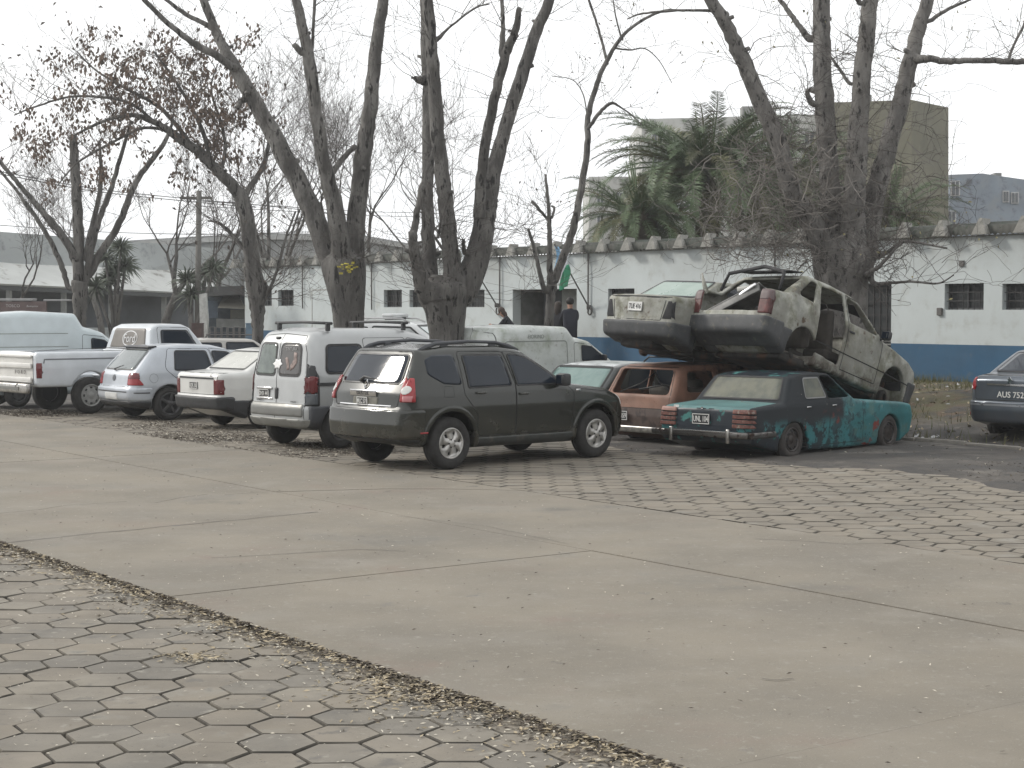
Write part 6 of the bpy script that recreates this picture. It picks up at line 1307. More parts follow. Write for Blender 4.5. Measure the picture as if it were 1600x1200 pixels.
# C: slender tree in front of the doorway
r, org, tw, tips, Ls = big_tree('slender_tree', 'slender leaning tree in front of the doorway of the white building', [(858, 515, 17), (859, 480, 16), (861, 455, 17), (863, 430, 16)],
    [([(866, 440, 13), (880, 400, 13), (892, 370, 12), (904, 319, 11), (917, 238, 10), (919, 183, 9), (930, 140, 8), (948, 95, 7), (981, 48, 5), (1032, 18, 4), (1070, 17, 3)], .8, 0), ([(860, 440, 11), (859, 396, 9), (858, 345, 7), (855, 300, 5), (852, 272, 3)], -.4, 0),
     ([(852, 455, 9), (842, 420, 7), (834, 385, 6), (825, 357, 4)], -.5, 0), ([(948, 95, 5), (935, 45, 4), (920, 0, 4)], .3, 1.5), ([(921, 198, 6), (938, 175, 6), (955, 161, 5), (970, 168, 3), (990, 182, 2), (1002, 195, 1.5)], -.4, 0), ([(857, 345, 4), (845, 330, 5), (831, 314, 5)], .2, 0),
     ([(862, 340, 4), (866, 325, 4), (862, 322, 3)], .1, 0), ([(966, 76, 3), (985, 78, 2.5), (1008, 76, 2), (1030, 95, 1.5), (1050, 130, 1)], .5, 0), ([(918, 190, 2.5), (912, 150, 2), (895, 125, 1.5), (862, 119, 1)], .3, 0), ([(971, 60, 3), (962, 25, 2.5), (958, 0, 2)], .1, 1)], 39.5, BARK, dict(n=5, len=1.3, r=.007, lev=2, u0=.35))
twigs_on(tw, Ls[2], 16, 0, 1.9, .008, 2, org, up=-.1, droop=.05)
tw.build('twigs', TWIG, r)['kind'] = 'stuff'
def dry_leaves(tips, n, org, root, m, size=(.05, .09), spread=.25, name='dry_leaves'):
    mb = MB()
    for _ in range(n):
        p = random.choice(tips) + Vector((random.gauss(0, spread), random.gauss(0, spread), random.gauss(0, spread) - .1)) - org
        s = random.uniform(*size); a = Vector((random.gauss(0, 1), random.gauss(0, 1), random.gauss(0, 1))).normalized() * s; b = a.orthogonal().normalized() * s * .55; c = a.cross(b).normalized() * s * .25
        mb.add([p - a, p - b + c, p + a, p + b + c], [(0, 1, 2), (0, 2, 3)])
    o = mb.build(name, m, root); o['kind'] = 'stuff'; return o
DL = mat('dead_leaf', (.12, .10, .085), .9, var=.4, vs=3)
dry_leaves(tips, 110, org, r, DL, (.03, .05), .1)
# D: the big tree above the wrecks
r, org, tw, tips, Ls = big_tree('bare_tree', 'largest bare tree, with four thick limbs, standing behind the stacked wrecks', [(1318, 500, 76), (1318, 470, 78), (1317, 440, 84), (1317, 412, 92), (1318, 390, 84), (1318, 366, 40)],
    [([(1292, 400, 44), (1272, 355, 36), (1250, 318, 30), (1234, 290, 29), (1212, 212, 29), (1184, 152, 27), (1160, 92, 26), (1135, 40, 22), (1108, -6, 19)], -.8, 4), ([(1308, 405, 48), (1302, 350, 36), (1296, 280, 32), (1289, 180, 31), (1284, 80, 28), (1283, -4, 26)], .6, 5),
     ([(1330, 405, 50), (1334, 330, 36), (1339, 240, 32), (1344, 160, 29), (1351, 80, 27), (1361, -4, 24)], -.6, 5), ([(1348, 400, 46), (1358, 350, 36), (1374, 280, 32), (1392, 215, 29), (1409, 150, 27), (1428, 72, 24), (1450, -4, 20)], .8, 5),
     ([(1432, 92, 15), (1452, 92, 11), (1480, 96, 10), (1520, 94, 9), (1560, 95, 9), (1604, 97, 9), (1640, 100, 7)], -1, 1), ([(1449, 34, 7), (1475, 18, 6), (1508, 3, 4)], .5, 1), ([(1265, 60, 12), (1250, 42, 9), (1234, 20, 8), (1216, -4, 7)], .3, 2), ([(1328, 130, 6), (1312, 108, 5), (1296, 86, 4)], .2, 0),
     ([(1137, 22, 7), (1110, 17, 5), (1070, 16, 4), (1036, 18, 4), (1000, 22, 3), (980, 30, 2)], .6, 0), ([(1576, 92, 5), (1586, 66, 4), (1600, 40, 4)], .1, 1), ([(1344, 5, 8), (1336, -10, 7)], 0, 1), ([(1268, 160, 10), (1262, 145, 7), (1266, 138, 4)], -.3, 0),
     ([(1365, 400, 14), (1385, 395, 6), (1410, 378, 5), (1440, 380, 4), (1480, 388, 3)], -1.2, 0), ([(1362, 440, 9), (1390, 442, 5), (1425, 440, 4), (1465, 443, 3), (1490, 430, 2)], -1.4, 0), ([(1355, 428, 9), (1375, 415, 6), (1400, 388, 4), (1412, 378, 3)], -1.0, 0)],
    30.5, BARKL, dict(n=5, len=1.2, r=.008, lev=2, u0=.25))
for k in (0, 1, 2, 3): twigs_on(tw, Ls[k][:len(Ls[k]) * 2 // 3], 34, 0, 1.5, .011, 2, org, up=.0, droop=.12, kink=.8)
for k in (12, 13, 14): twigs_on(tw, Ls[k], 9, .1, .8, .006, 2, org, up=0, kink=.5)
for k in (4, 5): twigs_on(tw, Ls[k], 10, .1, 1.1, .007, 2, org, up=0)
tw.build('twigs', TWIG, r)['kind'] = 'stuff'
tn = MB()
for _ in range(340):     # the pale tangle of suckers round the fork
    px = random.gauss(1240, 75); py = random.gauss(312, 62)
    if py > 440 or py < 165 or px < 1110: continue
    p = PD(px, py, 30.5 + random.gauss(0, .7)); d = Vector((random.gauss(-.3, 1), random.gauss(0, .6), random.gauss(-.1, .6)))
    grow(tn, p, d, random.uniform(.5, 1.4), random.uniform(.007, .014), 1, org, random.uniform(-.2, .3), .8, 2)
for _ in range(90):
    p = PD(random.gauss(1210, 45), random.gauss(385, 12), 30.2 + random.gauss(0, .4)); grow(tn, p, Vector((random.gauss(-.5, 1), random.gauss(0, .5), random.gauss(0, .5))), random.uniform(.3, .8), .007, 1, org, .1, 1.1, 2)
tn.build('sucker_tangle', TWIGP, r)['kind'] = 'stuff'
dry_leaves(tips, 160, org, r, mat('yellowing_leaf', (.20, .18, .09), .8, var=.4), (.03, .05), .15)
def in_crown(t):
    x = 800 + FPX * t.x / t.y; y = HOR - FPX * (t.z - CAMH) / t.y
    return 5 < x < 420 and y > max(60, 190 - x * 1.1) and y < 310 - max(0, x - 200) * .25
def clumps(tips, n, org, root, m):
    for_ = MB(); cs = [random.choice(tips) for _ in range(n)]
    mb = MB()
    for c in cs:
        q = c + Vector((random.gauss(0, .22), random.gauss(0, .22), random.gauss(0, .15)))
        for _ in range(random.randint(6, 16)):
            p = q + Vector((random.gauss(0, .09), random.gauss(0, .09), random.gauss(-.05, .10))) - org; s = random.uniform(.04, .085)
            a = Vector((random.gauss(0, .5), random.gauss(0, .5), -1)).normalized() * s; b = a.orthogonal(); b.rotate(Matrix.Rotation(random.uniform(0, 6.28), 3, a.normalized())); b = b.normalized() * s * .5; k = a.cross(b).normalized() * s * .3
            mb.add([p - a, p - b + k, p + a, p + b + k], [(0, 1, 2), (0, 2, 3)])
    o = mb.build('leaf_clumps', m, root); o['kind'] = 'stuff'
# E: arching tree with brown leaves; F: many-stemmed tree, far left
r, org, tw, tips, Ls = big_tree('brown_leaved_tree', 'arching tree still holding brown leaves, its crown above the pickup', [(403, 515, 20), (402, 480, 24), (398, 440, 27), (394, 415, 26)],
    [([(396, 430, 25), (391, 380, 24), (381, 319, 23), (363, 290, 19), (335, 262, 16), (312, 238, 15), (285, 220, 14), (264, 205, 12), (240, 190, 9), (205, 180, 7), (160, 190, 5), (110, 215, 3)], -1, 0), ([(378, 312, 11), (392, 290, 9), (410, 262, 8), (420, 225, 6), (428, 180, 4)], .5, 0),
     ([(300, 230, 8), (275, 195, 7), (245, 165, 6), (200, 140, 5), (150, 110, 3), (120, 80, 2)], .8, 0), ([(330, 258, 7), (320, 215, 7), (300, 170, 6), (270, 120, 4), (240, 80, 3)], -.6, 0), ([(264, 205, 6), (225, 200, 5), (170, 225, 4), (120, 255, 3), (90, 290, 2)], .4, 0),
     ([(250, 200, 5), (200, 160, 5), (120, 150, 4), (60, 165, 3), (22, 180, 2)], .2, 0), ([(345, 270, 7), (352, 230, 6), (345, 190, 5), (330, 140, 3), (340, 100, 2)], .3, 0), ([(403, 470, 8), (418, 455, 6), (412, 440, 7)], .2, 0), ([(407, 480, 6), (430, 430, 5), (447, 370, 4), (462, 330, 3)], -.5, 0), ([(392, 400, 8), (370, 375, 6), (345, 350, 5), (325, 345, 3)], .4, 0)],
    42, BARK, dict(n=12, len=1.5, r=.012, lev=2, u0=.3, kids=3))
tw.build('twigs', TWIG, r)['kind'] = 'stuff'
inn = [t for t in tips if 5 < t.z or random.random() < .3]
clumps([t for t in tips if in_crown(t)], 330, org, r, mat('brown_leaf', (.16, .12, .095), .9, var=.4, vs=2)); dry_leaves(inn, 500, org, r, DL, (.04, .09), .2)
r, org, tw, tips, Ls = big_tree('many_stemmed_tree', 'many-stemmed bare tree in front of the grey hall, behind the pale box van', [(124, 500, 22), (124, 470, 22), (124, 440, 24)],
    [([(123, 440, 18), (121, 330, 16), (117, 257, 15), (114, 212, 12)], .3, 0), ([(118, 400, 13), (95, 365, 12), (66, 330, 10), (40, 300, 8), (22, 279, 7), (-2, 250, 6)], -.6, 2), ([(138, 430, 13), (160, 390, 12), (183, 356, 11), (205, 300, 10), (222, 270, 9), (257, 222, 7), (270, 190, 4)], .5, 0),
     ([(134, 440, 10), (145, 380, 10), (158, 335, 9), (172, 300, 8), (190, 240, 6), (205, 190, 4)], -.4, 0), ([(108, 450, 8), (98, 420, 9), (81, 381, 8), (60, 345, 7), (44, 323, 6), (20, 290, 5), (-4, 262, 4)], .8, 1), ([(133, 400, 8), (150, 330, 8), (158, 280, 7), (155, 220, 4)], .3, 0)],
    46, BARK, dict(n=8, len=1.6, r=.011, lev=2, u0=.4, kids=2))
tw.build('twigs', TWIG, r)['kind'] = 'stuff'; clumps([t for t in tips if in_crown(t)], 80, org, r, MATS['brown_leaf'])
# bare trees further back
def back_tree(px, D, topy, basew, lean, label, seed, spread=.55, lev=5):
    random.seed(seed); base = PD(px, 520, D); base.z = .3; root = empty('far_bare_tree', label, 'tree', base, group='bare trees behind the buildings'); org = base.copy()
    H = (CAMH + (HOR - topy) / FPX * D) - base.z; tr = MB(); tw = MB()
    def rec(p, d, L_, r, lv):
        n = 4; pts = [p.copy()]; rr = [r]
        for i in range(n):
            d = (d + Vector((random.gauss(0, .12), random.gauss(0, .12), random.gauss(0, .06) + .05))).normalized(); p = p + d * L_ / n; pts.append(p.copy()); rr.append(r * (1 - .4 * (i + 1) / n))
        (tr if lv >= lev - 1 else tw).tube([q - org for q in pts], rr, 7 if r > .06 else (4 if r > .02 else 3), cap=False)
        if lv == 0: return
        k = 2 if random.random() < .35 else 3
        for j in range(k):
            a = random.uniform(0, 6.28); nd = (d + Vector((math.cos(a), math.sin(a), .1)) * spread * random.uniform(.6, 1.3)).normalized()
            rec(pts[-1] if j < 2 else pts[random.randint(2, 4)], nd, L_ * random.uniform(.62, .88), max(.007, rr[-1] * random.uniform(.55, .85)), lv - 1)
        if lv <= 3:
            for _ in range(3):
                i = random.randint(1, 4); a = random.uniform(0, 6.28); grow(tw, pts[i], d * .7 + Vector((math.cos(a), math.sin(a), .1)), L_ * .5, .007, 1, org)
    rec(base, Vector((lean, 0, 1)).normalized(), H * .30, basew / 2 / FPX * D, lev)
    tr.build('trunk', BARK, root, True); tw.build('twigs', TWIG, root)['kind'] = 'stuff'
for a in ((255, 62, 215, 17, -.05, 'small bare tree in front of the grey shed, left of the utility pole', 3), (455, 60, 70, 15, .05, 'tall twiggy bare tree filling the gap left of the first big tree', 5), (505, 66, 60, 16, -.12, 'tall bare tree whose twigs show between the limbs of the first big tree', 8),
          (615, 64, 85, 13, -.12, 'tall bare tree behind the building, left of the second big tree', 11), (652, 68, 60, 13, .1, 'bare tree behind the building whose twigs show right of the second big tree', 13), (725, 70, 120, 12, .12, 'thin bare tree behind the building, right of the second big tree', 17),
          (345, 64, 160, 14, -.1, 'bare tree behind the arching brown-leaved tree', 21), (20, 66, 240, 9, .03, 'thin bare tree at the left picture edge', 23), (160, 72, 200, 12, .1, 'bare tree behind the many-stemmed tree, above the hall roof', 29), (405, 70, 90, 13, .1, 'slim bare tree right of the arching tree', 31)): back_tree(*a)
random.seed(99)
# ------------------------------------------------------------------ palms and cordylines
def frond_mesh(L_, droop, seed, nl=60, ll=.42):
    rnd = random.Random(seed); V = []; F = []; pts = []
    for i in range(nl + 1):
        u = i / nl; ang = .15 - droop * u * u * 1.6; pts.append((u, ang))
    p = Vector((0, 0, 0)); P = []
    for i in range(nl + 1):
        u, ang = pts[i]; P.append(p.copy()); p = p + Vector((math.cos(ang), 0, math.sin(ang))) * L_ / nl
    mb = MB().tube([P[i] for i in range(0, nl + 1, 4)] + [P[-1]], [.035 * (1 - .85 * i / nl) for i in range(0, nl + 1, 4)] + [.004], 5)
    for i in range(4, nl):
        u = i / nl; w = ll * (math.sin(math.pi * min(1, u * .9 + .12)) ** .6); t = (P[i + 1] - P[i]).normalized() if i < nl else t
        for sd_ in (-1, 1):
            for kk in (0, .5):
                b = P[i] + (P[min(i + 1, nl)] - P[i]) * kk
                d = (Vector((0, sd_, 0)) * .75 + t * .65 + Vector((0, 0, rnd.uniform(-.25, .45)))).normalized(); ln = w * rnd.uniform(.8, 1.15)
                m_ = b + d * ln * .55; e = b + d * ln + Vector((0, 0, -.12 * ln)); sw = t * .013
                mb.add([b - sw * .5, b + sw * .5, m_ + sw, e, m_ - sw], [(0, 1, 2, 4), (4, 2, 3)])
    return mb
PG_ = mat('palm_green', (.10, .145, .065), .5, c2=(.065, .10, .045), vs=.8); PO = mat('palm_olive', (.14, .135, .065), .7, c2=(.06, .07, .035), vs=.8); PT = mat('palm_trunk', (.08, .065, .05), .95, bump=.8, bs=12)
FM = []
for k, (dr, ll) in enumerate(((.5, .42), (.8, .45), (1.15, .42), (1.5, .38))):
    for mm in (PG_, PO):
        f = frond_mesh(1.0 * 3.6, dr, k); me = mkmesh('frond', f.v, f.f); me.materials.append(mm); FM.append((k, mm, me))
def palm(px, py, D, sc, n, label, seed):
    rnd = random.Random(seed); top = PD(px, py, D); root = empty('palm_tree', label, 'palm', (top.x, top.y, .5), group='palms behind the long building')
    MB().tube([(0, 0, 0), (0, 0, (top.z - .5) * .5), (0, 0, top.z - .5)], [.42, .36, .40], 12).build('trunk', PT, root, True)
    MB().lathe([(0, .5), (.45, .2), (.55, -.2), (.40, -.6), (.36, -.8)], 12, 'z').build('crown_boss', PT, root, True, (0, 0, top.z - .5))
    for i in range(n):
        u = (i + .5) / n; el = R(60 - 96 * u ** .85 + rnd.uniform(-8, 8)); azz = i * 2.399 + rnd.uniform(-.2, .2)
        kd = 1 if u < .4 else 2 if u < .75 else 3
        mm = PO if rnd.random() < .25 + .35 * (u > .75) else PG_
        me = [f for f in FM if f[0] == kd and f[1] is mm][0][2]
        o = obj('frond', me, None, root, (.25 * math.cos(azz), .25 * math.sin(azz), top.z - .5 + .1), (rnd.uniform(-.3, .3), -el * .85, azz)); s = sc * rnd.uniform(.85, 1.1); o.scale = (s, s, s)
    st = MB()
    for i in range(7):
        a = rnd.uniform(0, 6.28); st.tube([(0, 0, 0), (.25 * math.cos(a), .25 * math.sin(a), .8), (.5 * math.cos(a), .5 * math.sin(a), 1.5 + rnd.random() * .6)], [.03, .03, .015], 5)
    st.build('young_spears', PG_, root, True, (0, 0, top.z - .5))['kind'] = 'stuff'
palm(1105, 278, 53, 1.12, 130, 'large palm with arching fronds behind the white building, left of the biggest tree', 1)
palm(1225, 290, 58, 1.0, 80, 'palm half hidden behind the left limb of the biggest tree', 2)
palm(1385, 345, 55, .72, 60, 'smaller palm right of the biggest tree, in front of the olive gable', 3)
palm(1000, 345, 51, .72, 60, 'low palm with feathery fronds at the left foot of the large palm', 4)
YL = mat('cordyline_leaf', (.075, .09, .065), .7, var=.4, vs=3)
def cordyline(px, py, D, heads, label, seed):
    rnd = random.Random(seed); b = PD(px, 520, D); b.z = .1; root = empty('cordyline', label, 'plant', b, group='cordylines by the grey hall'); lf = MB(); tr = MB()
    for hx, hy in heads:
        t_ = PD(hx, hy, D + rnd.uniform(-.5, .5)) - b; tr.tube([(0, 0, 0), (t_.x * .3, t_.y * .3, t_.z * .5), t_], [.09, .07, .05], 6)
        for _ in range(110):
            d = Vector((rnd.gauss(0, 1), rnd.gauss(0, 1), rnd.gauss(.35, .7))).normalized(); L_ = rnd.uniform(.45, .8); sd_ = d.orthogonal().normalized() * .022; e = t_ + d * L_ + Vector((0, 0, -.25 * L_)); m_ = t_ + d * L_ * .55
            lf.add([t_ - sd_, t_ + sd_, m_ + sd_, e, m_ - sd_], [(0, 1, 2, 4), (4, 2, 3)])
    tr.build('stem', BARK, root, True); lf.build('leaves', YL, root)['kind'] = 'stuff'
cordyline(180, 420, 60, [(165, 405), (188, 388), (180, 425), (196, 415), (172, 440), (150, 448)], 'bushy cordyline with several heads in front of the grey hall', 4)
cordyline(300, 450, 58, [(292, 438), (300, 462), (322, 430), (335, 420)], 'small cordyline beside the utility pole', 5)
# ------------------------------------------------------------------ pole, wires, kiosk and clutter on the left
PW_ = mat('weathered_pole', (.13, .125, .115), .95, bump=.3, stretch=(1, 1, .2))
b = PD(308, 530, 58); b.z = .1; r = empty('utility_pole', 'straight wooden utility pole carrying wires, left of the arching tree', 'utility pole', b)
tp = PD(311, 298, 58); MB().tube([(0, 0, 0), (tp.x - b.x, 0, tp.z - .1)], [.12, .09], 10).build('pole', PW_, r, True); MB().box((0, 0, tp.z - .35), (1.1, .09, .09)).build('crossarm', PW_, r)
WIRE = mat('wire_black', (.05, .05, .052), .7)
for k, (pts, lab) in enumerate((([(-60, 258, 50), (0, 268, 52), (150, 295, 56), (309, 312, 58), (400, 320, 66), (560, 338, 80)], 'topmost overhead wire crossing from the left edge to the pole'), ([(-60, 262, 50), (0, 272, 52), (150, 299, 56), (309, 316, 58), (400, 324, 66)], 'second overhead wire just under the topmost one'),
        ([(-60, 350, 60), (0, 352, 60), (150, 362, 60), (309, 366, 58), (420, 364, 66), (560, 360, 80)], 'lowest overhead wire in front of the grey hall roof'), ([(309, 314, 58), (560, 330, 70), (700, 335, 80), (800, 352, 90), (940, 385, 100)], 'wire running from the pole behind the two big trees'), ([(309, 322, 58), (560, 336, 70), (700, 342, 80), (800, 362, 90), (940, 392, 100)], 'lower wire running from the pole behind the two big trees'))):
    C = catmull([tuple(PD(*p)) for p in pts], 6); o = MB().tube([Vector(c) for c in C], .016, 4).build('overhead_wire', WIRE); tag(o, lab, 'wire', 'overhead wires')
def pxbox(name, label, cat, x0, y0, x1, y1, D, depth, m, parts=()):
    a = PD(x0, y1, D); bb = PD(x1, y0, D); r = empty(name, label, cat, ((a.x + bb.x) / 2, D, a.z)); w = bb.x - a.x; h = bb.z - a.z
    MB().box((0, depth / 2, h / 2), (w, depth, h), None, min(.02, w * .1)).build('body', m, r); return r, w, h
# white stub wall post
b = PD(318, 530, 55); r = empty('white_gate_post', 'leaning whitewashed gate post right of the utility pole', 'post', b)
v = [PD(x, y, 55) - b for x, y in ((311, 460), (321, 458), (324, 500), (322, 535), (311, 535), (312, 500))]; MB().add(v + [q + Vector((0, .3, 0)) for q in v], [tuple(range(6)), tuple(range(11, 5, -1))] + [(i, i + 6, (i + 1) % 6 + 6, (i + 1) % 6) for i in range(6)]).build('body', mat('whitewash', (.48, .48, .46), .9, var=.2, vs=6, bump=.3), r)
r, w, h = pxbox('rusty_drum', 'rusty brown box at the foot of the white gate post', 'box', 299, 506, 315, 530, 54, .4, mat('rusty_brown', (.085, .055, .05), .9, var=.3)); MB().box((0, .2, h + .01), (w * 1.04, .44, .03)).build('lid', MATS['rusty_brown'], r)
b = PD(366, 530, 62); kio = empty('kiosk', 'small kiosk with a beige awning between the gate post and the arching tree', 'kiosk', b)
def kq(pts, nm, m, th=.1, par=None):
    v = [PD(*p) - b for p in pts]; n = len(v); return MB().add(v + [q + Vector((0, th, 0)) for q in v], [tuple(range(n)), tuple(range(2 * n - 1, n - 1, -1))] + [(i, i + n, (i + 1) % n + n, (i + 1) % n) for i in range(n)]).build(nm, m, par or kio)
kq([(322, 460, 63), (400, 455, 63), (400, 530, 63), (322, 530, 63)], 'back_wall', mat('kiosk_dark', (.07, .085, .10), .8, var=.3), .2)
kq([(350, 461, 62.4), (372, 461, 62.4), (384, 483, 61), (340, 481, 61)], 'awning', mat('beige_awning', (.20, .19, .16), .9)); kq([(322, 470, 62), (340, 470, 62), (340, 497, 62), (322, 497, 62)], 'side_panel', mat('kiosk_blue', (.11, .14, .18), .8))
kq([(338, 498, 61.4), (384, 499, 61.4), (384, 512, 61.4), (338, 511, 61.4)], 'counter', mat('kiosk_grey', (.20, .205, .20), .8), .4); kq([(360, 484, 61.6), (382, 484, 61.6), (382, 498, 61.6), (360, 498, 61.6)], 'poster_board', mat('kiosk_olive', (.15, .15, .13), .8))
kq([(318, 448, 61), (402, 446, 61), (402, 459, 61), (318, 463, 61)], 'roof', mat('kiosk_roof', (.10, .10, .10), .9), 2)
r, w, h = pxbox('blue_bin', 'small blue box behind the foot of the arching tree', 'box', 384, 506, 400, 528, 57, .5, mat('faded_blue', (.14, .21, .28), .8)); MB().box((0, .25, h + .01), (w * 1.05, .54, .03)).build('lid', MATS['faded_blue'], r)
b = PD(360, 530, 44); rk = empty('frame_rack', 'row of upright metal frames standing behind the beige estate car roof', 'rack', b); FRM = mat('frame_grey', (.15, .145, .14), .6)
for k in range(6):
    x0 = 328 + k * 9.5; f = MB()
    a_, b_, c_, d_ = [PD(*p) - b for p in ((x0, 527, 44), (x0, 511 + (k % 2), 44), (x0 + 7.5, 511 + (k % 2), 44), (x0 + 7.5, 527, 44))]; f.tube([a_, b_, c_, d_], .018, 5); f.tube([(a_ + b_) / 2, (c_ + d_) / 2], .012, 4); f.build('frame', FRM, rk)
MB().tube([PD(322, 523, 44) - b, PD(396, 523, 44) - b], .02, 5).build('rail', FRM, rk)
MB().tube([PD(316, 532, 38) - b, PD(324, 524, 38) - b, PD(328, 520, 38) - b], .02, 5).build('rail', FRM, rk)
# shop sign behind the box van
b = PD(36, 530, 56); sg = empty('shop_sign', 'faded red-brown sign board with white lettering above the pale box van', 'sign', b)
a_, c_ = PD(-60, 493, 56) - b, PD(73, 471, 56) - b
MB().box(((a_.x + c_.x) / 2, 0, (a_.z + c_.z) / 2), (c_.x - a_.x, .12, c_.z - a_.z), None, .01).build('board', mat('sign_brown', (.13, .095, .09), .8, var=.15, vs=3), sg)
for q in (a_.x + .3, c_.x - .1): MB().tube([(q, .1, a_.z + .1), (q, .1, 0)], .05, 6).build('post', PIPE, sg)
for t, x, y, sz, sh in (('TOSCO', 21, 478, .14, 0), ('Bomanito', 51, 478.5, .10, .3)):
    p = PD(x, y, 56) - b; obj('lettering', text_mesh(t, sz, .004, shear=sh), mat('sign_white', (.42, .41, .40), .7), sg, (p.x, -.066, p.z), (R(90), 0, 0))
MB().box((a_.x + 1.6, .2, c_.z + .06), (1.6, .6, .08), None, .02).box((a_.x + 3.2, .2, c_.z + .04), (.9, .4, .06), None, .02).build('rail_cap', mat('sign_top', (.3, .3, .3), .7), sg)
# ------------------------------------------------------------------ three people at the building
def person(label, px, D, hgt, face, lean, top, bottom, hairlen, haircol, arms):
    k = (px - 800) / FPX; g = .60; loc = Vector((k * D, D, g)); root = empty('person', label, 'person', loc, (0, 0, face), group='people outside the long building')
    S = hgt / 1.75; l = lean
    def J(x, y, z): return Vector((x, y, z)) * S
    hip = J(0, 0, .93); up = Vector((0, math.sin(l), math.cos(l))); fw = Vector((0, math.cos(l), -math.sin(l)))
    V = []; E = []; RR = []
    def add(p, r, par=None):
        V.append(p); RR.append(r * S); i = len(V) - 1
        if par is not None: E.append((par, i))
        return i
    pv = add(hip, .155); sp_ = add(hip + up * .2 * S, .145, pv); ch = add(hip + up * .42 * S, .16, sp_); nk = add(hip + up * .57 * S, .062, ch); h0 = add(hip + up * .66 * S + fw * .02 * S, .078, nk); h1 = add(hip + up * .76 * S + fw * .025 * S, .082, h0)
    for q in (-1, 1):
        th = add(J(q * .10, 0, .88), .105, pv); kn = add(J(q * .11, .02, .48), .068, th); an = add(J(q * .115, -.01, .09), .048, kn); add(J(q * .125, .14, .035), .038, an)
        sh = add(hip + up * .50 * S + Vector((q * .17 * S, 0, 0)), .075, ch); a1, a2 = arms
        el = add(V[sh] + (Vector((q * .07, .03, -.27)) if not a1 else Vector((q * .04, .18, -.2))) * S, .052, sh); wr = add(V[el] + (Vector((q * -.02, .10, -.23)) if not a2 else Vector((-q * .12, .20, .02))) * S, .036, el)
        dr = (V[wr] - V[el]).normalized(); pl = add(V[wr] + dr * .06 * S, .034, wr); sd2 = dr.cross(Vector((1, 0, 0))).normalized()
        for f in range(5):
            o_ = sd2 * (f - 2) * .018 * S; ln = (.055, .075, .08, .074, .06)[f] * S
            a_ = add(V[pl] + o_ + dr * .03 * S, .010, pl); b_ = add(V[pl] + o_ * 1.15 + dr * (.03 * S + ln * .5) , .0095, a_); add(V[pl] + o_ * 1.15 + dr * (.03 * S + ln * .85) + Vector((-q * .02, 0, -.01)) * S, .008, b_)
    me = bpy.data.meshes.new('body'); me.from_pydata([tuple(v) for v in V], E, []); o = bpy.data.objects.new('body_tmp', me); col.objects.link(o)
    md = o.modifiers.new('s', 'SKIN'); sv = me.skin_vertices[0].data
    for i, r_ in enumerate(RR): sv[i].radius = (r_ * (1.25 if i in (0, 1, 2) else 1), r_ * (.85 if i in (0, 1, 2) else 1)); sv[i].use_root = i == 0
    ss = o.modifiers.new('u', 'SUBSURF'); ss.levels = 2
    dg = bpy.context.evaluated_depsgraph_get(); m2 = bpy.data.meshes.new_from_object(o.evaluated_get(dg)); bpy.data.objects.remove(o); m2.name = 'body'
    skin = mat('skin', (.38, .22, .16), .6); tm = mat('coat_%s' % top[0], top[1], .9, bump=.2, bs=25); bmt = mat('trousers_%s' % bottom[0], bottom[1], .9)
    m2.materials.clear()
    for q in (tm, bmt, skin, mat('shoe_black', (.02, .02, .02), .6)): m2.materials.append(q)
    hands = [V[i] for i in range(len(V)) if RR[i] < .035 * S and V[i].z > .3]; neck = V[nk]
    for p in m2.polygons:
        c = p.center; p.use_smooth = True
        p.material_index = 2 if ((c - neck).dot(up) > .02 * S or any((c - q).length < .05 for q in hands)) else 3 if c.z < .10 * S else 1 if c.z < .80 * S and (c - V[pv]).length < 2 and abs(c.x) < .24 else 0
    b_ = obj('body', m2, None, root)
    hd = V[h1]; hm = mat('hair_%s' % haircol[0], haircol[1], .7, bump=.5, bs=60)
    hb = bmesh.new(); bmesh.ops.create_uvsphere(hb, u_segments=18, v_segments=12, radius=.108 * S)
    for v in hb.verts:
        d = v.co.copy()
        if d.dot(fw) > .03 and d.z < .045: v.co *= .82
        if hairlen and d.z < -.02 and d.dot(fw) < .03: v.co += -up * hairlen * S * min(1, -d.z / .1) - fw * .03
    hmz = bpy.data.meshes.new('hair'); hb.to_mesh(hmz); hb.free(); hmz.polygons.foreach_set('use_smooth', [True] * len(hmz.polygons)); obj('hair', hmz, hm, root, hd - fw * .018 * S + up * .02 * S)
    fc = MB().box(hd + fw * .092 * S - up * .035 * S, (.026 * S, .03 * S, .045 * S), None, .008); fc.build('nose', skin, root, True)
    for q in (-1, 1):
        MB().box(hd + fw * .080 * S + Vector((q * .032 * S, 0, 0)) - up * .01, (.022 * S, .012 * S, .012 * S), None, .004).build('eye', mat('eye_dark', (.03, .025, .02), .3), root, True); MB().box(hd + Vector((q * .085 * S, 0, 0)) - up * .02 * S, (.015 * S, .03 * S, .05 * S), None, .006).build('ear', skin, root, True)
    MB().box(hd + fw * .080 * S - up * .085 * S, (.045 * S, .012 * S, .012 * S), None, .003).build('mouth', mat('lips', (.25, .1, .08), .6), root, True)
    return root
person('person in a dark coat standing with their back turned, rightmost of the three', 891, 43.2, 1.76, R(8), .04, ('navy', (.020, .022, .034)), ('black', (.016, .016, .02)), 0, ('black', (.015, .013, .012)), (1, 1))
person('person with long dark hair in dark clothes, next to the slender tree', 871, 43.6, 1.66, R(-30), .05, ('black', (.016, .017, .022)), ('black', (.016, .016, .02)), .22, ('brown', (.03, .02, .015)), (0, 0))
person('person in dark clothes bending forward, left of the doorway behind the grimy van', 806, 43.0, 1.62, R(80), .55, ('black', (.016, .017, .022)), ('black', (.016, .016, .02)), .20, ('redbrown', (.05, .03, .022)), (1, 1))
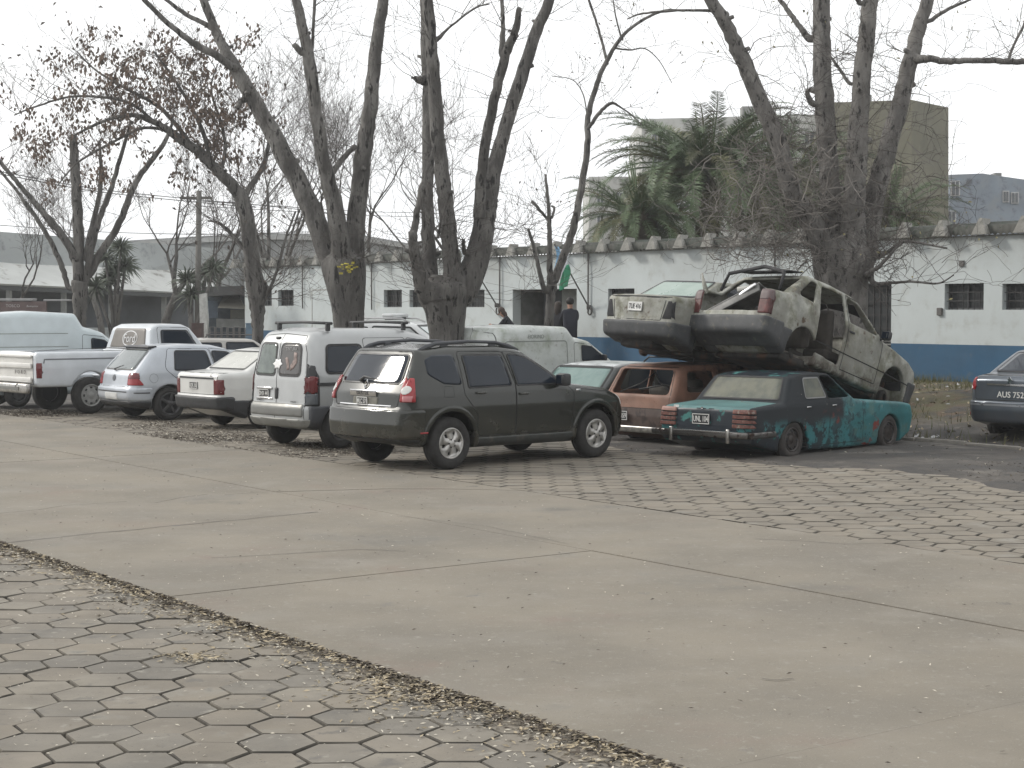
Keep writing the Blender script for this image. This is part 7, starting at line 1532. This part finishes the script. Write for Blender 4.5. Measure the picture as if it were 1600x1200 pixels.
# ------------------------------------------------------------------ litter, leaves, weeds
def scatter(name, pts, m, size, flat=.25, label=None, par=None, long=.35):
    V = []; F = []
    for p in pts:
        s = random.uniform(*size); a = random.uniform(0, 6.28); ti = random.uniform(-flat, flat)
        u = Vector((math.cos(a), math.sin(a), ti)) * s; w = Vector((-math.sin(a), math.cos(a), random.uniform(-flat, flat))) * s * long; k = len(V); c = Vector(p)
        V += [c - u, c - w * .9 + Vector((0, 0, s * .2)), c + u, c + w * .9]; F += [(k, k + 1, k + 2), (k, k + 2, k + 3)]
    o = obj(name, mkmesh(name, np.array([tuple(v) for v in V]), np.array(F)), m); tag(o, label, None, None, 'stuff'); return o
LT = mat('straw_leaf', (.30, .25, .17), .9, var=.5, vs=6, pos=True); LW = mat('bleached_leaf', (.50, .46, .38), .9, var=.25, vs=9, pos=True); LDk = mat('dark_litter', (.075, .06, .045), .95, var=.4, vs=9, pos=True)
def edge_pts(n, sc, t0=-22, t1=0):
    out = []
    while len(out) < n:
        t = random.uniform(t0, t1); dens = .30 + .9 * max(0, noise.noise(Vector((t * .6, 4, 0))) + .15); w = sc * (.35 + 1.2 * dens)
        if random.random() > dens + .12: continue
        d = random.expovariate(1 / w); s = 5.02 - d
        if s < 2: continue
        p = ST(s, t); out.append((p.x, p.y, -.012 + (.022 * math.exp(-d / .10)) + random.uniform(0, .008)))
    return out
scatter('leaf_litter_straw', edge_pts(6500, .14), LT, (.012, .03), label=None); scatter('leaf_litter_pale', edge_pts(3200, .22), LW, (.008, .022)); scatter('leaf_litter_dark', edge_pts(6500, .08), LDk, (.012, .032))
pp = []
for (cx, cy, n, sx, sy) in ((600, 1022, 260, 45, 10), (640, 1065, 420, 60, 16), (980, 1130, 500, 60, 22), (760, 1050, 500, 90, 20), (300, 1025, 160, 25, 5)):
    for _ in range(n): p = PG(random.gauss(cx, sx), random.gauss(cy, sy)); 
    for _ in range(n):
        p = PG(random.gauss(cx, sx), random.gauss(cy, sy))
        if st_of(p)[0] < 4.98: pp.append((p.x, p.y, -.008 + random.uniform(0, .01)))
scatter('leaf_patches', pp, LT, (.012, .028)); scatter('leaf_patches_pale', [p for p in pp if random.random() < .5], LW, (.008, .02))
def field(n, s0, s1, t0, t1, z, dens=None):
    out = []
    while len(out) < n:
        s, t = random.uniform(s0, s1), random.uniform(t0, t1)
        if dens and random.random() > dens(s, t): continue
        p = ST(s, t); out.append((p.x, p.y, (ground_z(p.x, p.y) if z is None else z) + .006))
    return out
scatter('pavement_specks', field(2600, 0, 5, -17, -3, -.010), LW, (.005, .014)); scatter('road_specks', field(1500, 5.1, 11.3, -36, -2, .004), LW, (.005, .016)); scatter('road_dark_specks', field(1100, 5.1, 11.3, -36, -2, .004), LDk, (.006, .02))
dd_ = lambda s, t: max(0, .25 + 1.3 * noise.noise(Vector((s * .9, t * .35, 7))))
scatter('gutter_litter_dark', field(9000, 11.25, 13.2, -37, -20.5, .002, dd_), LDk, (.012, .034), .3); scatter('gutter_litter_pale', field(1500, 11.3, 13.0, -37, -20.5, .006, dd_), LW, (.008, .028), .3)
scatter('yard_litter_dark', field(5000, 12.3, 21, -30, 2, None, dd_), LDk, (.012, .035), .4); scatter('yard_litter_pale', field(900, 12.5, 22, -30, 2, None, dd_), LW, (.008, .026), .4)
scatter('bank_litter', field(2500, 20.5, 27, -26, 4, None), LT, (.02, .07), .7); scatter('bank_litter_pale', field(700, 20.5, 27, -26, 4, None, dd_), mat('paper_scrap', (.5, .5, .5), .8), (.03, .09), .7)
V = []; F = []
gd = lambda s, t: max(0, .35 + 1.2 * noise.noise(Vector((s * .6, t * .5, 2)))) * (1 if s > 22.5 else .25)
for p in field(15000, 20.8, 27.3, -28, 4, None, gd):
    h = random.uniform(.05, .22); a = random.uniform(0, 6.28); l = random.uniform(0, .12); k = len(V); c, s_ = math.cos(a), math.sin(a)
    V += [(p[0] - c * .008, p[1] - s_ * .008, p[2] - .02), (p[0] + c * .008, p[1] + s_ * .008, p[2] - .02), (p[0] + s_ * l, p[1] + c * l, p[2] + h)]; F.append((k, k + 1, k + 2))
o = obj('weeds', mkmesh('weeds', np.array(V), np.array(F)), mat('weed_green', (.085, .10, .04), .9, c2=(.13, .115, .055), vs=1.2, pos=True)); tag(o, None, None, None, 'stuff')
# small white paper by the teal wreck, flat scraps
for px, py, w, lab in ((1402, 688, .22, 'white paper scrap on the dark ground beside the front wheel of the teal wreck'), (490, 744, .0, '')):
    if w: p = PG(px, py); o = MB().box((0, 0, 0), (w, .16, .012), None, .004).build('paper_scrap', mat('paper_white', (.6, .6, .6), .7), None, False, p + Vector((0, 0, .03)), (.05, .02, .4)); tag(o, lab, 'paper')
# unseen foliage added behind the camera for car glass and paint to reflect
V = []; F = []
for _ in range(14000):
    x = random.uniform(-60, 60); h = 8.5 + 2.5 * noise.noise(Vector((x * .12, 0, 0))) + 1.5 * noise.noise(Vector((x * .5, 3, 0))); z = random.uniform(.2, 1) ** .8 * h; p = Vector((x, -24 + random.gauss(0, 1.3), z)); a = Vector((random.gauss(0, 1), random.gauss(0, 1), random.gauss(0, 1))).normalized() * random.uniform(.25, .55); b = a.orthogonal() ; k = len(V)
    V += [tuple(p - a), tuple(p - b), tuple(p + a), tuple(p + b)]; F += [(k, k + 1, k + 2), (k, k + 2, k + 3)]
o = obj('added_reflection_foliage', mkmesh('added_reflection_foliage', np.array(V), np.array(F)), mat('reflection_foliage_leaf', (.05, .06, .035), .8, var=.4, vs=1)); tag(o, None, None, None, 'stuff')
# ------------------------------------------------------------------ haze
hz = MB().box((0, 60, 10), (260, 190, 24)).build('haze', None); hm = bpy.data.materials.new('haze'); hm.use_nodes = True; n_ = hm.node_tree; n_.nodes.clear()
ou = n_.nodes.new('ShaderNodeOutputMaterial'); pv_ = n_.nodes.new('ShaderNodeVolumePrincipled'); pv_.inputs['Density'].default_value = .0008; pv_.inputs['Color'].default_value = (.97, .985, 1, 1); pv_.inputs['Anisotropy'].default_value = .2
n_.links.new(pv_.outputs[0], ou.inputs['Volume']); hz.data.materials.append(hm); tag(hz, None, None, None, 'stuff')
